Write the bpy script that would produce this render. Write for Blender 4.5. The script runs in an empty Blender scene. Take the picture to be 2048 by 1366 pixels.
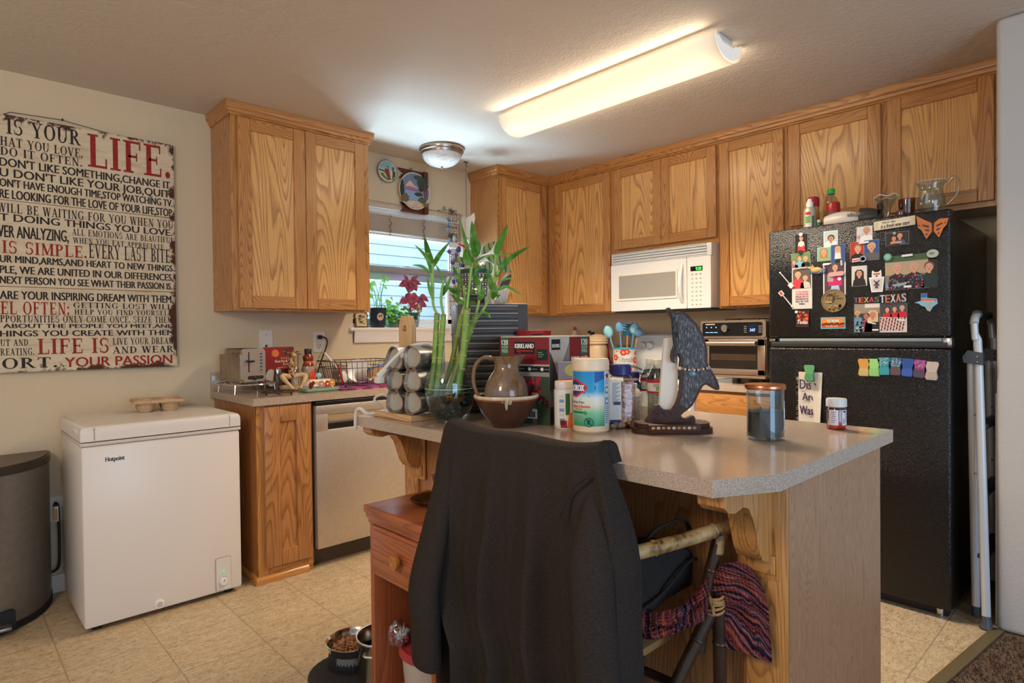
import bpy, bmesh, math, random
from mathutils import Vector, Matrix
S = bpy.context.scene
COL = S.collection
PI = math.pi
R_ = random.Random(7)

# ------------------------------------------------------------------ camera, world, lights, exposure
def srgb(r, g, b):
    f = lambda c: (c/12.92 if c <= .04045 else ((c+.055)/1.055)**2.4)
    return (f(r/255), f(g/255), f(b/255), 1)

def setup_view():
    cam = bpy.data.cameras.new('camera'); co = bpy.data.objects.new('camera', cam); COL.objects.link(co)
    cam.sensor_width = 36; cam.lens = 1216.55*36/2048; cam.clip_start = .05; cam.clip_end = 100
    fw = Vector((.68721959, .72633335, -.01300408)); r = Vector((.72624702, -.6873406, -.01132075)); u = Vector((.01716087, .00166433, .99985136))
    m = Matrix((r, u, -fw)).transposed().to_4x4(); m.translation = (-3.8498, -3.6217, 1.2148)
    co.matrix_world = m
    S.camera = co
    w = bpy.data.worlds.new('sky'); S.world = w; w.use_nodes = True
    bg = w.node_tree.nodes['Background']; bg.inputs[0].default_value = (.78, .86, 1, 1); bg.inputs[1].default_value = .62
    vs = S.view_settings; vs.view_transform = 'Standard'; vs.look = 'None'; vs.gamma = 1; vs.use_curve_mapping = False
    vs.exposure = 0.30
    S.cycles.use_denoising = True
    S.cycles.max_bounces = 10; S.cycles.transparent_max_bounces = 16; S.cycles.transmission_bounces = 10
    S.cycles.caustics_reflective = False; S.cycles.caustics_refractive = False
    S.cycles.sample_clamp_indirect = 4

def area(name, loc, target, sx, sy, power, col, spread=180):
    l = bpy.data.lights.new(name, 'AREA'); l.shape = 'RECTANGLE'; l.size = sx; l.size_y = sy; l.energy = power; l.color = col; l.spread = math.radians(spread)
    o = bpy.data.objects.new(name, l); COL.objects.link(o); o.location = loc
    o.rotation_euler = (Vector(target)-Vector(loc)).to_track_quat('-Z', 'Y').to_euler()
    return o

setup_view()
WARM = (1, .84, .64); COOL = (.62, .82, 1)
# daylight falling through the kitchen window from the gap between the two houses
area('window_daylight', (-1.37, .62, 1.95), (-1.37, -.9, 1.1), .9, 1.0, 26, COOL, 150)
# light thrown up from the pale ground outside, through the window onto the ceiling
area('ground_bounce', (-1.33, .55, .98), (-1.80, -.80, 2.44), .8, .22, 37, COOL, 85)
# sky above the gap, lighting the neighbouring wall
area('gap_skylight', (-1.2, .9, 3.6), (-1.2, 2.3, 1.6), 5, .8, 125, (.68, .86, 1))
# unseen fills added behind the camera: a warm lamp and a cool daylight panel
lamp = bpy.data.lights.new('warm_fill_lamp', 'POINT'); lamp.energy = 56; lamp.color = WARM; lamp.shadow_soft_size = .22
lo = bpy.data.objects.new('warm_fill_lamp', lamp); COL.objects.link(lo); lo.location = (-4.75, -2.75, 1.95)
area('cool_fill_panel', (-3.3, -6.0, 1.15), (-1.0, -3.1, 1.1), 1.8, 2.0, 48, (.46, .70, 1))

# ------------------------------------------------------------------ materials
MATS = {}
class NT:
    def __init__(s, name):
        s.m = bpy.data.materials.new(name); s.m.use_nodes = True; s.t = s.m.node_tree
        s.b = s.t.nodes['Principled BSDF']; s.out = s.t.nodes['Material Output']
    def n(s, typ, **kw):
        nd = s.t.nodes.new('ShaderNode'+typ)
        for k, v in kw.items():
            if k.startswith('_'): setattr(nd, k[1:], v)
            else:
                k2 = k.replace('__', ' ')
                sock = nd.inputs[int(k2[1:])] if (k2[0] == 'i' and k2[1:].isdigit()) else nd.inputs[k2]
                s.put(sock, v)
        return nd
    def put(s, sock, v):
        if isinstance(v, bpy.types.NodeSocket): s.t.links.new(v, sock)
        elif isinstance(v, bpy.types.Node): s.t.links.new(v.outputs[0], sock)
        else: sock.default_value = v
    def math(s, op, a, b=0.0, c=0.0, clamp=False):
        nd = s.n('Math', _operation=op, _use_clamp=clamp, i0=a, i1=b)
        if op in ('SMOOTH_MIN', 'MULTIPLY_ADD', 'COMPARE'): s.put(nd.inputs[2], c)
        return nd.outputs[0]
    def co(s, scale=(1, 1, 1), rnd=0.0, loc=(0, 0, 0), src='Object'):
        tc = s.n('TexCoord'); v = tc.outputs[src]
        if rnd:
            oi = s.n('ObjectInfo'); k = s.n('VectorMath', _operation='SCALE'); s.put(k.inputs[0], (17.3, 9.1, 23.7)); s.put(k.inputs['Scale'], oi.outputs['Random'])
            a = s.n('VectorMath', _operation='ADD'); s.put(a.inputs[0], v); s.put(a.inputs[1], k.outputs[0]); v = a.outputs[0]
        mp = s.n('Mapping'); s.put(mp.inputs[0], v); mp.inputs['Scale'].default_value = scale; mp.inputs['Location'].default_value = loc
        return mp.outputs[0]
    def noise(s, vec, scale=5, detail=3, rough=.55, dist=0):
        nd = s.n('TexNoise', Scale=scale, Detail=detail, Roughness=rough, Distortion=dist); s.put(nd.inputs['Vector'], vec); return nd.outputs['Fac']
    def ramp(s, fac, stops, interp='LINEAR'):
        nd = s.n('ValToRGB'); nd.color_ramp.interpolation = interp; s.put(nd.inputs[0], fac); e = nd.color_ramp.elements
        while len(e) < len(stops): e.new(.5)
        for el, (p, c) in zip(e, stops): el.position = p; el.color = c if len(c) == 4 else (*c, 1)
        return nd.outputs[0]
    def mix(s, fac, a, b, mode='MIX'):
        nd = s.n('Mix', _data_type='RGBA', _blend_type=mode); s.put(nd.inputs[0], fac); s.put(nd.inputs[6], a); s.put(nd.inputs[7], b); return nd.outputs[2]
    def set(s, **kw):
        for k, v in kw.items(): s.put(s.b.inputs[k.replace('__', ' ')], v)
        return s
    def bump(s, h, strength=.3, dist=.002):
        nd = s.n('Bump', Strength=strength, Distance=dist); s.put(nd.inputs['Height'], h); s.put(s.b.inputs['Normal'], nd.outputs[0])

def P(name, rgb, rough=.5, metal=0.0, spec=.5, bump=None, trans=0.0, ior=1.45, emit=0.0, vary=None, coat=0.0, alpha=1.0, sheen=0.0):
    """plain procedural material: colour with a little noise, optional bump"""
    if name in MATS: return MATS[name]
    t = NT(name); c = srgb(*rgb)
    if vary:
        f = t.noise(t.co(), vary[0], 4); lo = tuple(x*(1-vary[1]) for x in c[:3]); hi = tuple(min(1, x*(1+vary[1])) for x in c[:3])
        t.set(Base__Color=t.ramp(f, [(.3, lo), (.7, hi)]))
    else: t.set(Base__Color=c)
    t.set(Roughness=rough, Metallic=metal, IOR=ior)
    t.b.inputs['Specular IOR Level'].default_value = spec
    if trans: t.b.inputs['Transmission Weight'].default_value = trans
    if coat: t.b.inputs['Coat Weight'].default_value = coat; t.b.inputs['Coat Roughness'].default_value = .08
    if sheen: t.b.inputs['Sheen Weight'].default_value = sheen
    if emit: t.b.inputs['Emission Color'].default_value = c; t.b.inputs['Emission Strength'].default_value = emit
    if alpha < 1: t.b.inputs['Alpha'].default_value = alpha
    if bump: t.bump(t.noise(t.co(), bump[0], 3), bump[1], bump[2] if len(bump) > 2 else .002)
    MATS[name] = t.m
    return t.m

def F(r, g, b, rough=.5, spec=.4):
    return P('tone_%d_%d_%d_%d' % (r, g, b, int(rough*100)), (r, g, b), rough, spec=spec)

def oak(name, grain, light, dark, scale=1.0, rough=.34):
    """oak: contours of a stretched noise give the cathedral figure; grain = axis the fibres follow"""
    t = NT(name)
    st = {'z': (9, 9, .85), 'h': (1.1, 1.1, 11), 'y': (9, .8, 9), 'x': (.8, 9, 9)}[grain]
    v = t.co(tuple(a*scale for a in st), rnd=1)
    n = t.noise(v, .55, 2, .45, .25)
    k = t.math('FRACT', t.math('MULTIPLY', n, 52.0))
    line = t.ramp(k, [(0, (0, 0, 0)), (.42, (.05, .05, .05)), (.72, (.6, .6, .6)), (.88, (1, 1, 1)), (1, (.1, .1, .1))])
    ps = {'z': (260, 260, 7), 'h': (7, 7, 260), 'y': (260, 7, 260), 'x': (7, 260, 260)}[grain]
    pore = t.noise(t.co(ps, rnd=1), 1.0, 2, .6)
    pr = t.ramp(pore, [(.36, (1, 1, 1)), (.52, (0, 0, 0))])
    broad = t.noise(t.co((2.5, 2.5, 2.5), rnd=1), 1, 2)
    f = t.math('ADD', t.math('MULTIPLY', line, .68), t.math('MULTIPLY', pr, .34), clamp=True)
    f = t.math('ADD', f, t.math('MULTIPLY', t.math('SUBTRACT', broad, .5), .35), clamp=True)
    t.set(Base__Color=t.mix(f, srgb(*light), srgb(*dark)), Roughness=t.math('ADD', t.math('MULTIPLY', f, .12), rough))
    t.b.inputs['Coat Weight'].default_value = .3; t.b.inputs['Coat Roughness'].default_value = .24
    t.bump(pore, .12, .001)
    MATS[name] = t.m
    return t.m

OAKV = oak('oak_upright', 'z', (200, 140, 76), (140, 86, 40))
OAKH = oak('oak_level', 'h', (196, 136, 72), (136, 83, 38))
OAKP = oak('oak_flat_sawn', 'z', (228, 174, 104), (154, 98, 48), .62, .27)
OAKS = oak('oak_side', 'z', (192, 132, 74), (142, 88, 44), 1.3)
OAKD = oak('oak_aged_base', 'z', (186, 128, 74), (124, 74, 38), .8)
PLYV = oak('oak_ply_end', 'z', (176, 126, 82), (136, 90, 56), 2.2, .42)

def m_paint(name, rgb, sc=170, st=.35):
    t = NT(name); v = t.co()
    t.set(Base__Color=srgb(*rgb), Roughness=.75); t.b.inputs['Specular IOR Level'].default_value = .25
    h = t.math('ADD', t.noise(v, sc, 3, .6), t.math('MULTIPLY', t.noise(v, sc*.35, 2), .8)); t.bump(h, st, .003); MATS[name] = t.m
    return t.m
WALL = m_paint('wall_paint', (214, 195, 164))
CEIL = m_paint('ceiling_paint', (206, 195, 180), 70, 1.0)
WALL_COOL = m_paint('wall_paint_cool_lit', (196, 192, 186))  # same paint as the other walls, greyed to colour in the cool daylight

def m_floor():
    t = NT('vinyl_tile'); v = t.co(); sp = t.n('SeparateXYZ', i0=v)
    def edge(o, off):
        a = t.math('DIVIDE', t.math('ADD', o, off), .3055); fr = t.math('FRACT', a)
        d = t.math('MINIMUM', fr, t.math('SUBTRACT', 1.0, fr)); return t.math('MULTIPLY', d, .3055), t.math('FLOOR', a)
    dx, ix = edge(sp.outputs[0], 2.613+30.55); dy, iy = edge(sp.outputs[1], .893+30.55)
    d = t.math('MINIMUM', dx, dy)
    cmb = t.n('CombineXYZ', i0=ix, i1=iy); wn = t.n('TexWhiteNoise'); t.put(wn.inputs['Vector'], cmb.outputs[0])
    off = t.n('VectorMath', _operation='SCALE'); t.put(off.inputs[0], wn.outputs['Color']); off.inputs['Scale'].default_value = 20
    vv = t.n('VectorMath', _operation='ADD'); t.put(vv.inputs[0], v); t.put(vv.inputs[1], off.outputs[0])
    mp = t.n('Mapping'); t.put(mp.inputs[0], vv.outputs[0]); mp.inputs['Scale'].default_value = (1, 2.2, 1); mp.inputs['Rotation'].default_value = (0, 0, .25)
    a = t.noise(mp.outputs[0], 24, 5, .65, .6); b = t.noise(mp.outputs[0], 70, 4, .75, .5); c = t.noise(mp.outputs[0], 5, 3)
    base = t.ramp(a, [(.28, srgb(160, 136, 104)), (.5, srgb(188, 166, 134)), (.72, srgb(206, 188, 158))])
    fl = t.ramp(b, [(.38, (1, 1, 1)), (.47, (0, 0, 0))])
    base = t.mix(t.math('MULTIPLY', fl, .85), base, srgb(126, 100, 68))
    base = t.mix(t.math('MULTIPLY', t.math('SUBTRACT', c, .35), .6, clamp=True), base, srgb(196, 170, 128))
    g = t.ramp(d, [(.0, (1, 1, 1)), (.0035, (0, 0, 0))])
    t.set(Base__Color=t.mix(t.math('MULTIPLY', g, .75), base, srgb(126, 112, 90)), Roughness=.42); t.b.inputs['Specular IOR Level'].default_value = .35
    t.bump(t.math('SUBTRACT', t.math('MULTIPLY', a, .3), g), .25, .002)
    MATS['vinyl_tile'] = t.m; return t.m
FLOOR = m_floor()

def m_speckle(name, base, dk, lt, sc=420, rough=.22, spec=.5, bump=0.0, amt=.5):
    t = NT(name); v = t.co(); a = t.noise(v, sc, 2, .6); b = t.noise(v, sc*.62, 2, .6)
    c = t.ramp(a, [(.36, srgb(*dk)), (.46, srgb(*base)), (.56, srgb(*base)), (.66, srgb(*lt))])
    c = t.mix(t.math('MULTIPLY', t.math('GREATER_THAN', b, .6), amt), c, srgb(*dk))
    t.set(Base__Color=c, Roughness=rough); t.b.inputs['Specular IOR Level'].default_value = spec
    if bump == .8:
        vo = t.n('TexVoronoi', Scale=sc*1.1); t.put(vo.inputs['Vector'], v); t.bump(vo.outputs['Distance'], .8, .0014)
    elif bump: t.bump(t.noise(v, sc*.7, 2, .6), bump, .002)
    MATS[name] = t.m; return t.m
LAM = m_speckle('worktop_laminate', (184, 162, 142), (136, 116, 100), (206, 188, 170), 520, .14, .55)
BLKTEX = m_speckle('pebbled_black_enamel', (15, 14, 14), (8, 8, 8), (42, 40, 38), 260, .16, .5, .8)
CARPET = m_speckle('carpet_pile', (104, 84, 68), (62, 48, 38), (150, 128, 108), 230, .95, .1, 1.0)
FLEECE = m_speckle('charcoal_fleece', (51, 44, 40), (36, 31, 28), (70, 62, 56), 700, .95, .1, .5)
BLKCLOTH = m_speckle('black_canvas', (42, 38, 36), (28, 26, 24), (58, 54, 50), 500, .9, .15, .5)
CARD = m_speckle('moulded_pulp', (196, 164, 128), (170, 138, 102), (214, 184, 150), 300, .9, .1, .4)

WHITE = P('white_enamel', (222, 212, 202), .3, spec=.5)
WHITEP = P('white_plastic', (226, 220, 210), .4)
STEEL = P('brushed_steel', (200, 188, 174), .42, .65, vary=(60, .05))
CHROME = P('chrome', (210, 208, 204), .12, 1)
NICKEL = P('brushed_nickel', (170, 152, 136), .28, 1)
BLACKP = P('black_plastic', (26, 24, 24), .4)
RUBBER = P('dark_rubber', (22, 21, 21), .7)
DKSTEEL = P('dark_wire', (44, 40, 40), .45, .5)
COPPER = P('copper', (204, 130, 92), .25, 1)
GLASS = P('clear_glass', (245, 250, 248), .02, trans=1, ior=1.45)
def m_thin(name, tint, amt, rough=.05):
    """thin clear sheet: see-through with a glossy skin"""
    t = NT(name); t.t.nodes.remove(t.b)
    tr = t.n('BsdfTransparent', Color=srgb(*tint)); gl = t.n('BsdfGlossy', Roughness=rough); lw = t.n('LayerWeight', Blend=.5)
    k = t.math('ADD', t.math('MULTIPLY', t.math('POWER', lw.outputs['Facing'], 3.0), .5), amt+.03, clamp=True)
    mx = t.n('MixShader'); t.put(mx.inputs[0], k); t.put(mx.inputs[1], tr.outputs[0]); t.put(mx.inputs[2], gl.outputs[0]); t.put(t.out.inputs[0], mx.outputs[0])
    MATS[name] = t.m; return t.m
THIN = m_thin('thin_glass', (240, 246, 246), .02)
PETTHIN = m_thin('clear_bottle_plastic', (226, 229, 228), .035, .10)
PANE = m_thin('window_pane', (238, 246, 250), .01)
WATER = P('still_water', (225, 235, 232), .02, trans=1, ior=1.33)
LEAF = P('leaf_green', (74, 128, 42), .42, vary=(30, .3))
LEAF2 = P('leaf_light_green', (126, 186, 78), .45, vary=(30, .25))
STALK = P('bamboo_stalk_green', (126, 156, 62), .35, vary=(22, .25))
STALKD = P('stalk_node', (176, 160, 104), .5)
SOIL = P('potting_soil', (52, 38, 30), .95, bump=(90, .6))

# ------------------------------------------------------------------ geometry
def thicken(b, th):
    """give a sheet a second skin th behind it, closed at its borders"""
    bmesh.ops.recalc_face_normals(b, faces=b.faces[:]); b.normal_update()
    bd = [(e.verts[0], e.verts[1]) for e in b.edges if e.is_boundary]; fs = [f.verts[:] for f in b.faces]
    m = {v: b.verts.new(v.co-v.normal*th) for v in b.verts[:]}
    for q in fs: b.faces.new([m[v] for v in q[::-1]])
    for a, c in bd: b.faces.new((a, c, m[c], m[a]))
class G:
    def __init__(s): s.bm = bmesh.new(); s.mats = []
    def mi(s, m):
        if m not in s.mats: s.mats.append(m)
        return s.mats.index(m)
    def add(s, vs, fs, m, T=None):
        i = s.mi(m); bv = [s.bm.verts.new(T(*v) if callable(T) else (T @ Vector(v) if T else v)) for v in vs]
        for f in fs:
            if len(set(f)) < 3: continue
            try: fc = s.bm.faces.new([bv[k] for k in f]); fc.material_index = i; fc.smooth = True
            except ValueError: pass
        return bv
    def box(s, x0, x1, y0, y1, z0, z1, m, bev=0.0, T=None, seg=2):
        b = bmesh.new(); bmesh.ops.create_cube(b, size=1)
        for v in b.verts: v.co = ((x0+x1)/2+v.co.x*(x1-x0), (y0+y1)/2+v.co.y*(y1-y0), (z0+z1)/2+v.co.z*(z1-z0))
        if bev > 0:
            bev = min(bev, .49*min(abs(x1-x0), abs(y1-y0), abs(z1-z0)))
            bmesh.ops.bevel(b, geom=b.edges[:], offset=bev, segments=seg, affect='EDGES', profile=.5)
        s.absorb(b, m, T)
    def absorb(s, b, m, T=None):
        b.verts.index_update(); vs = [tuple(v.co) for v in b.verts]; fs = [[v.index for v in f.verts] for f in b.faces]; b.free(); s.add(vs, fs, m, T)
    def lathe(s, prof, m, n=32, T=None, c=(0, 0), a0=0, a1=2*PI):
        full = abs(a1-a0-2*PI) < 1e-6; k = n if full else n+1; vs = []; fs = []
        for r, z in prof:
            for i in range(k):
                a = a0+(a1-a0)*i/n; vs.append((c[0]+r*math.cos(a), c[1]+r*math.sin(a), z))
        for j in range(len(prof)-1):
            for i in range(n):
                i2 = (i+1) % k; fs.append((j*k+i, j*k+i2, (j+1)*k+i2, (j+1)*k+i))
        s.add(vs, fs, m, T)
    def shell(s, prof, th, m, n=32, T=None, c=(0, 0)):
        """open vessel: outer profile from the foot to the rim, wall thickness th"""
        inn = [(max(r-th, .0), max(z, prof[0][1]+th)) for r, z in prof][::-1]
        p = [(0, prof[0][1])]+list(prof)+inn+[(0, prof[0][1]+th)]
        s.lathe(p, m, n, T, c)
    def tube(s, pts, r, m, n=8, T=None, cap=True, flat=1.0):
        pts = [Vector(p) for p in pts]; rs = r if isinstance(r, (list, tuple)) else [r]*len(pts); vs = []; fs = []
        up = Vector((0, 0, 1)); prev = None
        for i, p in enumerate(pts):
            d = (pts[min(i+1, len(pts)-1)]-pts[max(i-1, 0)])
            if d.length < 1e-9: d = Vector((0, 0, 1))
            d.normalize()
            if prev is None:
                a = d.cross(up if abs(d.z) < .95 else Vector((1, 0, 0)))
            else: a = prev-d*prev.dot(d)
            if a.length < 1e-6: a = d.orthogonal()
            a.normalize(); prev = a; b = d.cross(a)
            for k in range(n):
                t = 2*PI*k/n; vs.append(tuple(p+a*(rs[i]*math.cos(t))+b*(rs[i]*flat*math.sin(t))))
        for i in range(len(pts)-1):
            for k in range(n): fs.append((i*n+k, i*n+(k+1) % n, (i+1)*n+(k+1) % n, (i+1)*n+k))
        if cap: fs += [tuple(range(n))[::-1], tuple((len(pts)-1)*n+k for k in range(n))]
        s.add(vs, fs, m, T)
    def prism(s, poly, h0, h1, m, T=None, bev=0.0):
        """outline poly in (u,v) given thickness h0..h1 along w"""
        n = len(poly); b = bmesh.new()
        lo = [b.verts.new((u, v, h0)) for u, v in poly]; hi = [b.verts.new((u, v, h1)) for u, v in poly]
        b.faces.new(lo[::-1]); b.faces.new(hi)
        for i in range(n): b.faces.new((lo[i], lo[(i+1) % n], hi[(i+1) % n], hi[i]))
        if bev: bmesh.ops.bevel(b, geom=[e for e in b.edges if e.verts[0].co.z == e.verts[1].co.z == h1], offset=bev, segments=2, affect='EDGES')
        b.faces.ensure_lookup_table(); bmesh.ops.triangulate(b, faces=[f for f in b.faces if len(f.verts) > 4]); s.absorb(b, m, T)
    def ball(s, c, r, m, n=12, T=None, sc=(1, 1, 1)):
        k = max(4, n//2); prof = []
        vs = []; fs = []
        for j in range(k+1):
            a = -PI/2+PI*j/k
            for i in range(n):
                t = 2*PI*i/n; vs.append((c[0]+r*sc[0]*math.cos(a)*math.cos(t), c[1]+r*sc[1]*math.cos(a)*math.sin(t), c[2]+r*sc[2]*math.sin(a)))
        for j in range(k):
            for i in range(n): fs.append((j*n+i, j*n+(i+1) % n, (j+1)*n+(i+1) % n, (j+1)*n+i))
        s.add(vs, fs, m, T)
    def grid(s, fn, nu, nv, m, th=0.0, T=None, closed=False):
        b = bmesh.new(); V = [[b.verts.new(fn(i/nu, j/nv)) for i in range(nu+1)] for j in range(nv+1)]
        for j in range(nv):
            for i in range(nu): b.faces.new((V[j][i], V[j][i+1], V[j+1][i+1], V[j+1][i]))
        if th:
            thicken(b, th)
        s.absorb(b, m, T)
    def disc(s, poly, m, T=None):
        s.add([(u, v, 0) for u, v in poly], [tuple(range(len(poly)))], m, T)

ROOTM = {}
def link(o, parent=None):
    COL.objects.link(o)
    if parent is not None: o.parent = parent
    return o
def root_of(o):
    while o.parent is not None: o = o.parent
    return o
def tag(o, label=None, cat=None, group=None, kind=None):
    if label: o['label'] = label
    if cat: o['category'] = cat
    if group: o['group'] = group
    if kind: o['kind'] = kind
    return o
def obj(name, g, parent=None, label=None, cat=None, group=None, kind=None, at=None, local=False, sharp=38):
    """one mesh object. Geometry is in world space unless local; `at` sets a top-level object's origin"""
    me = bpy.data.meshes.new(name)
    bmesh.ops.recalc_face_normals(g.bm, faces=g.bm.faces[:])
    M = None
    if parent is not None and not local: M = ROOTM[root_of(parent)].inverted()
    elif at is not None: M = Matrix.Translation(at).inverted()
    if M is not None and not (parent is None and local): bmesh.ops.transform(g.bm, matrix=M, verts=g.bm.verts[:])
    g.bm.to_mesh(me); g.bm.free()
    for m in g.mats: me.materials.append(m)
    me.set_sharp_from_angle(angle=math.radians(sharp))
    o = link(bpy.data.objects.new(name, me), parent)
    if parent is None:
        if at is not None: o.location = at
        ROOTM[o] = Matrix.Translation(at if at is not None else (0, 0, 0))
    return tag(o, label, cat, group, kind)
def thing(name, label, cat, loc=(0, 0, 0), rz=0.0, group=None, rx=0.0, ry=0.0):
    o = bpy.data.objects.new(name, None); o.empty_display_size = .05; link(o); o.location = loc; o.rotation_euler = (rx, ry, rz)
    ROOTM[o] = Matrix.Translation(loc) @ o.rotation_euler.to_matrix().to_4x4()
    return tag(o, label, cat, group)
def dup(root, loc, label, rz=None):
    r = root.copy(); COL.objects.link(r); r.location = loc
    if rz is not None: r.rotation_euler = (0, 0, rz)
    r['label'] = label
    for ch in list(root.children):
        c = ch.copy(); COL.objects.link(c); c.parent = r
        for gch in list(ch.children):
            d = gch.copy(); COL.objects.link(d); d.parent = c
    return r
# face maps: u along the wall, v up, w towards the room
def onY(y): return lambda u, v, w: Vector((u, y-w, v))
def onX(x): return lambda u, v, w: Vector((x-w, u, v))
def onZ(z): return lambda u, v, w: Vector((u, v, z+w))
def TR(loc, rz=0.0, rx=0.0, ry=0.0, sc=1.0):
    from mathutils import Euler
    return Matrix.Translation(loc) @ Euler((rx, ry, rz)).to_matrix().to_4x4() @ Matrix.Scale(sc, 4)
def sweep(g, path, prof, m):
    """run a moulding profile (outward, height) along a flat path with mitred corners"""
    n = len(path); vs = []; fs = []; k = len(prof)
    for i in range(n):
        p = Vector(path[i]); ns = []
        for a, b in ((i-1, i), (i, i+1)):
            if a >= 0 and b < n:
                d = (Vector(path[b])-Vector(path[a])).normalized(); ns.append(Vector((d.y, -d.x)))
        nn = ns[0] if len(ns) == 1 else (ns[0]+ns[1]).normalized()/max(.2, math.cos(ns[0].angle(ns[1])/2))
        for o, z in prof: vs.append((p.x+nn.x*o, p.y+nn.y*o, z))
    for i in range(n-1):
        for j in range(k): fs.append((i*k+j, i*k+(j+1) % k, (i+1)*k+(j+1) % k, (i+1)*k+j))
    fs += [tuple(range(k)), tuple((n-1)*k+j for j in range(k))]
    g.add(vs, fs, m)
def circ(cx, cy, rx, ry=None, n=24, a0=0.0, a1=2*PI):
    ry = rx if ry is None else ry
    full = abs(a1-a0-2*PI) < 1e-6
    return [(cx+rx*math.cos(a0+(a1-a0)*i/(n if full else n-1)), cy+ry*math.sin(a0+(a1-a0)*i/(n if full else n-1))) for i in range(n)]
def rrect(u0, u1, v0, v1, r, n=5):
    p = []
    for cx, cy, a in ((u1-r, v1-r, 0), (u0+r, v1-r, PI/2), (u0+r, v0+r, PI), (u1-r, v0+r, 3*PI/2)):
        p += [(cx+r*math.cos(a+PI/2*i/n), cy+r*math.sin(a+PI/2*i/n)) for i in range(n+1)]
    return p
def spline(pts, n=8):
    """Catmull-Rom through pts"""
    P_ = [Vector(p) for p in pts]; out = []
    for i in range(len(P_)-1):
        p0, p1, p2, p3 = P_[max(i-1, 0)], P_[i], P_[i+1], P_[min(i+2, len(P_)-1)]
        for k in range(n):
            t = k/n; out.append(.5*((2*p1)+(p2-p0)*t+(2*p0-5*p1+4*p2-p3)*t*t+(3*p1-p0-3*p2+p3)*t*t*t))
    out.append(P_[-1]); return out

# ------------------------------------------------------------------ lettering
_TX = {}
def _glyphs(s):
    if s in _TX: return _TX[s]
    cu = bpy.data.curves.new('lettering', 'FONT'); cu.body = s; cu.resolution_u = 3
    o = bpy.data.objects.new('lettering', cu); COL.objects.link(o); bpy.context.view_layer.update()
    me = bpy.data.meshes.new_from_object(o.evaluated_get(bpy.context.evaluated_depsgraph_get()))
    vs = [(v.co.x, v.co.y) for v in me.vertices]; fs = [tuple(p.vertices) for p in me.polygons]
    bpy.data.objects.remove(o); bpy.data.curves.remove(cu); bpy.data.meshes.remove(me)
    _TX[s] = (vs, fs); return _TX[s]
def text(g, s, u0, u1, v0, v1, m, T, w=.0006, bold=0.0, flip=False, slant=0.0):
    """sans lettering fitted into a box; thickened by offset copies when bold"""
    vs, fs = _glyphs(s)
    if not vs: return
    a, b = min(v[0] for v in vs), max(v[0] for v in vs)
    lo, hi = (0, .73) if not any(c in 'gjpqy,;' for c in s) or s.upper() == s else (-.2, .73)
    if s.upper() == s: lo, hi = 0, .72
    sx = (u1-u0)/(b-a); sy = (v1-v0)/(hi-lo)
    offs = [(0, 0)]+([(-bold, 0), (bold, 0)] if bold else [])
    for k, (dx, dy) in enumerate(offs):
        pts = []
        for x, y in vs:
            yy = v0+(y-lo)*sy; xx = u0+(x-a)*sx+dx+slant*(yy-v0)
            if flip: xx = u0+u1-xx
            pts.append((xx, yy, w+k*.00012))
        g.add(pts, fs, m, T)
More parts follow.
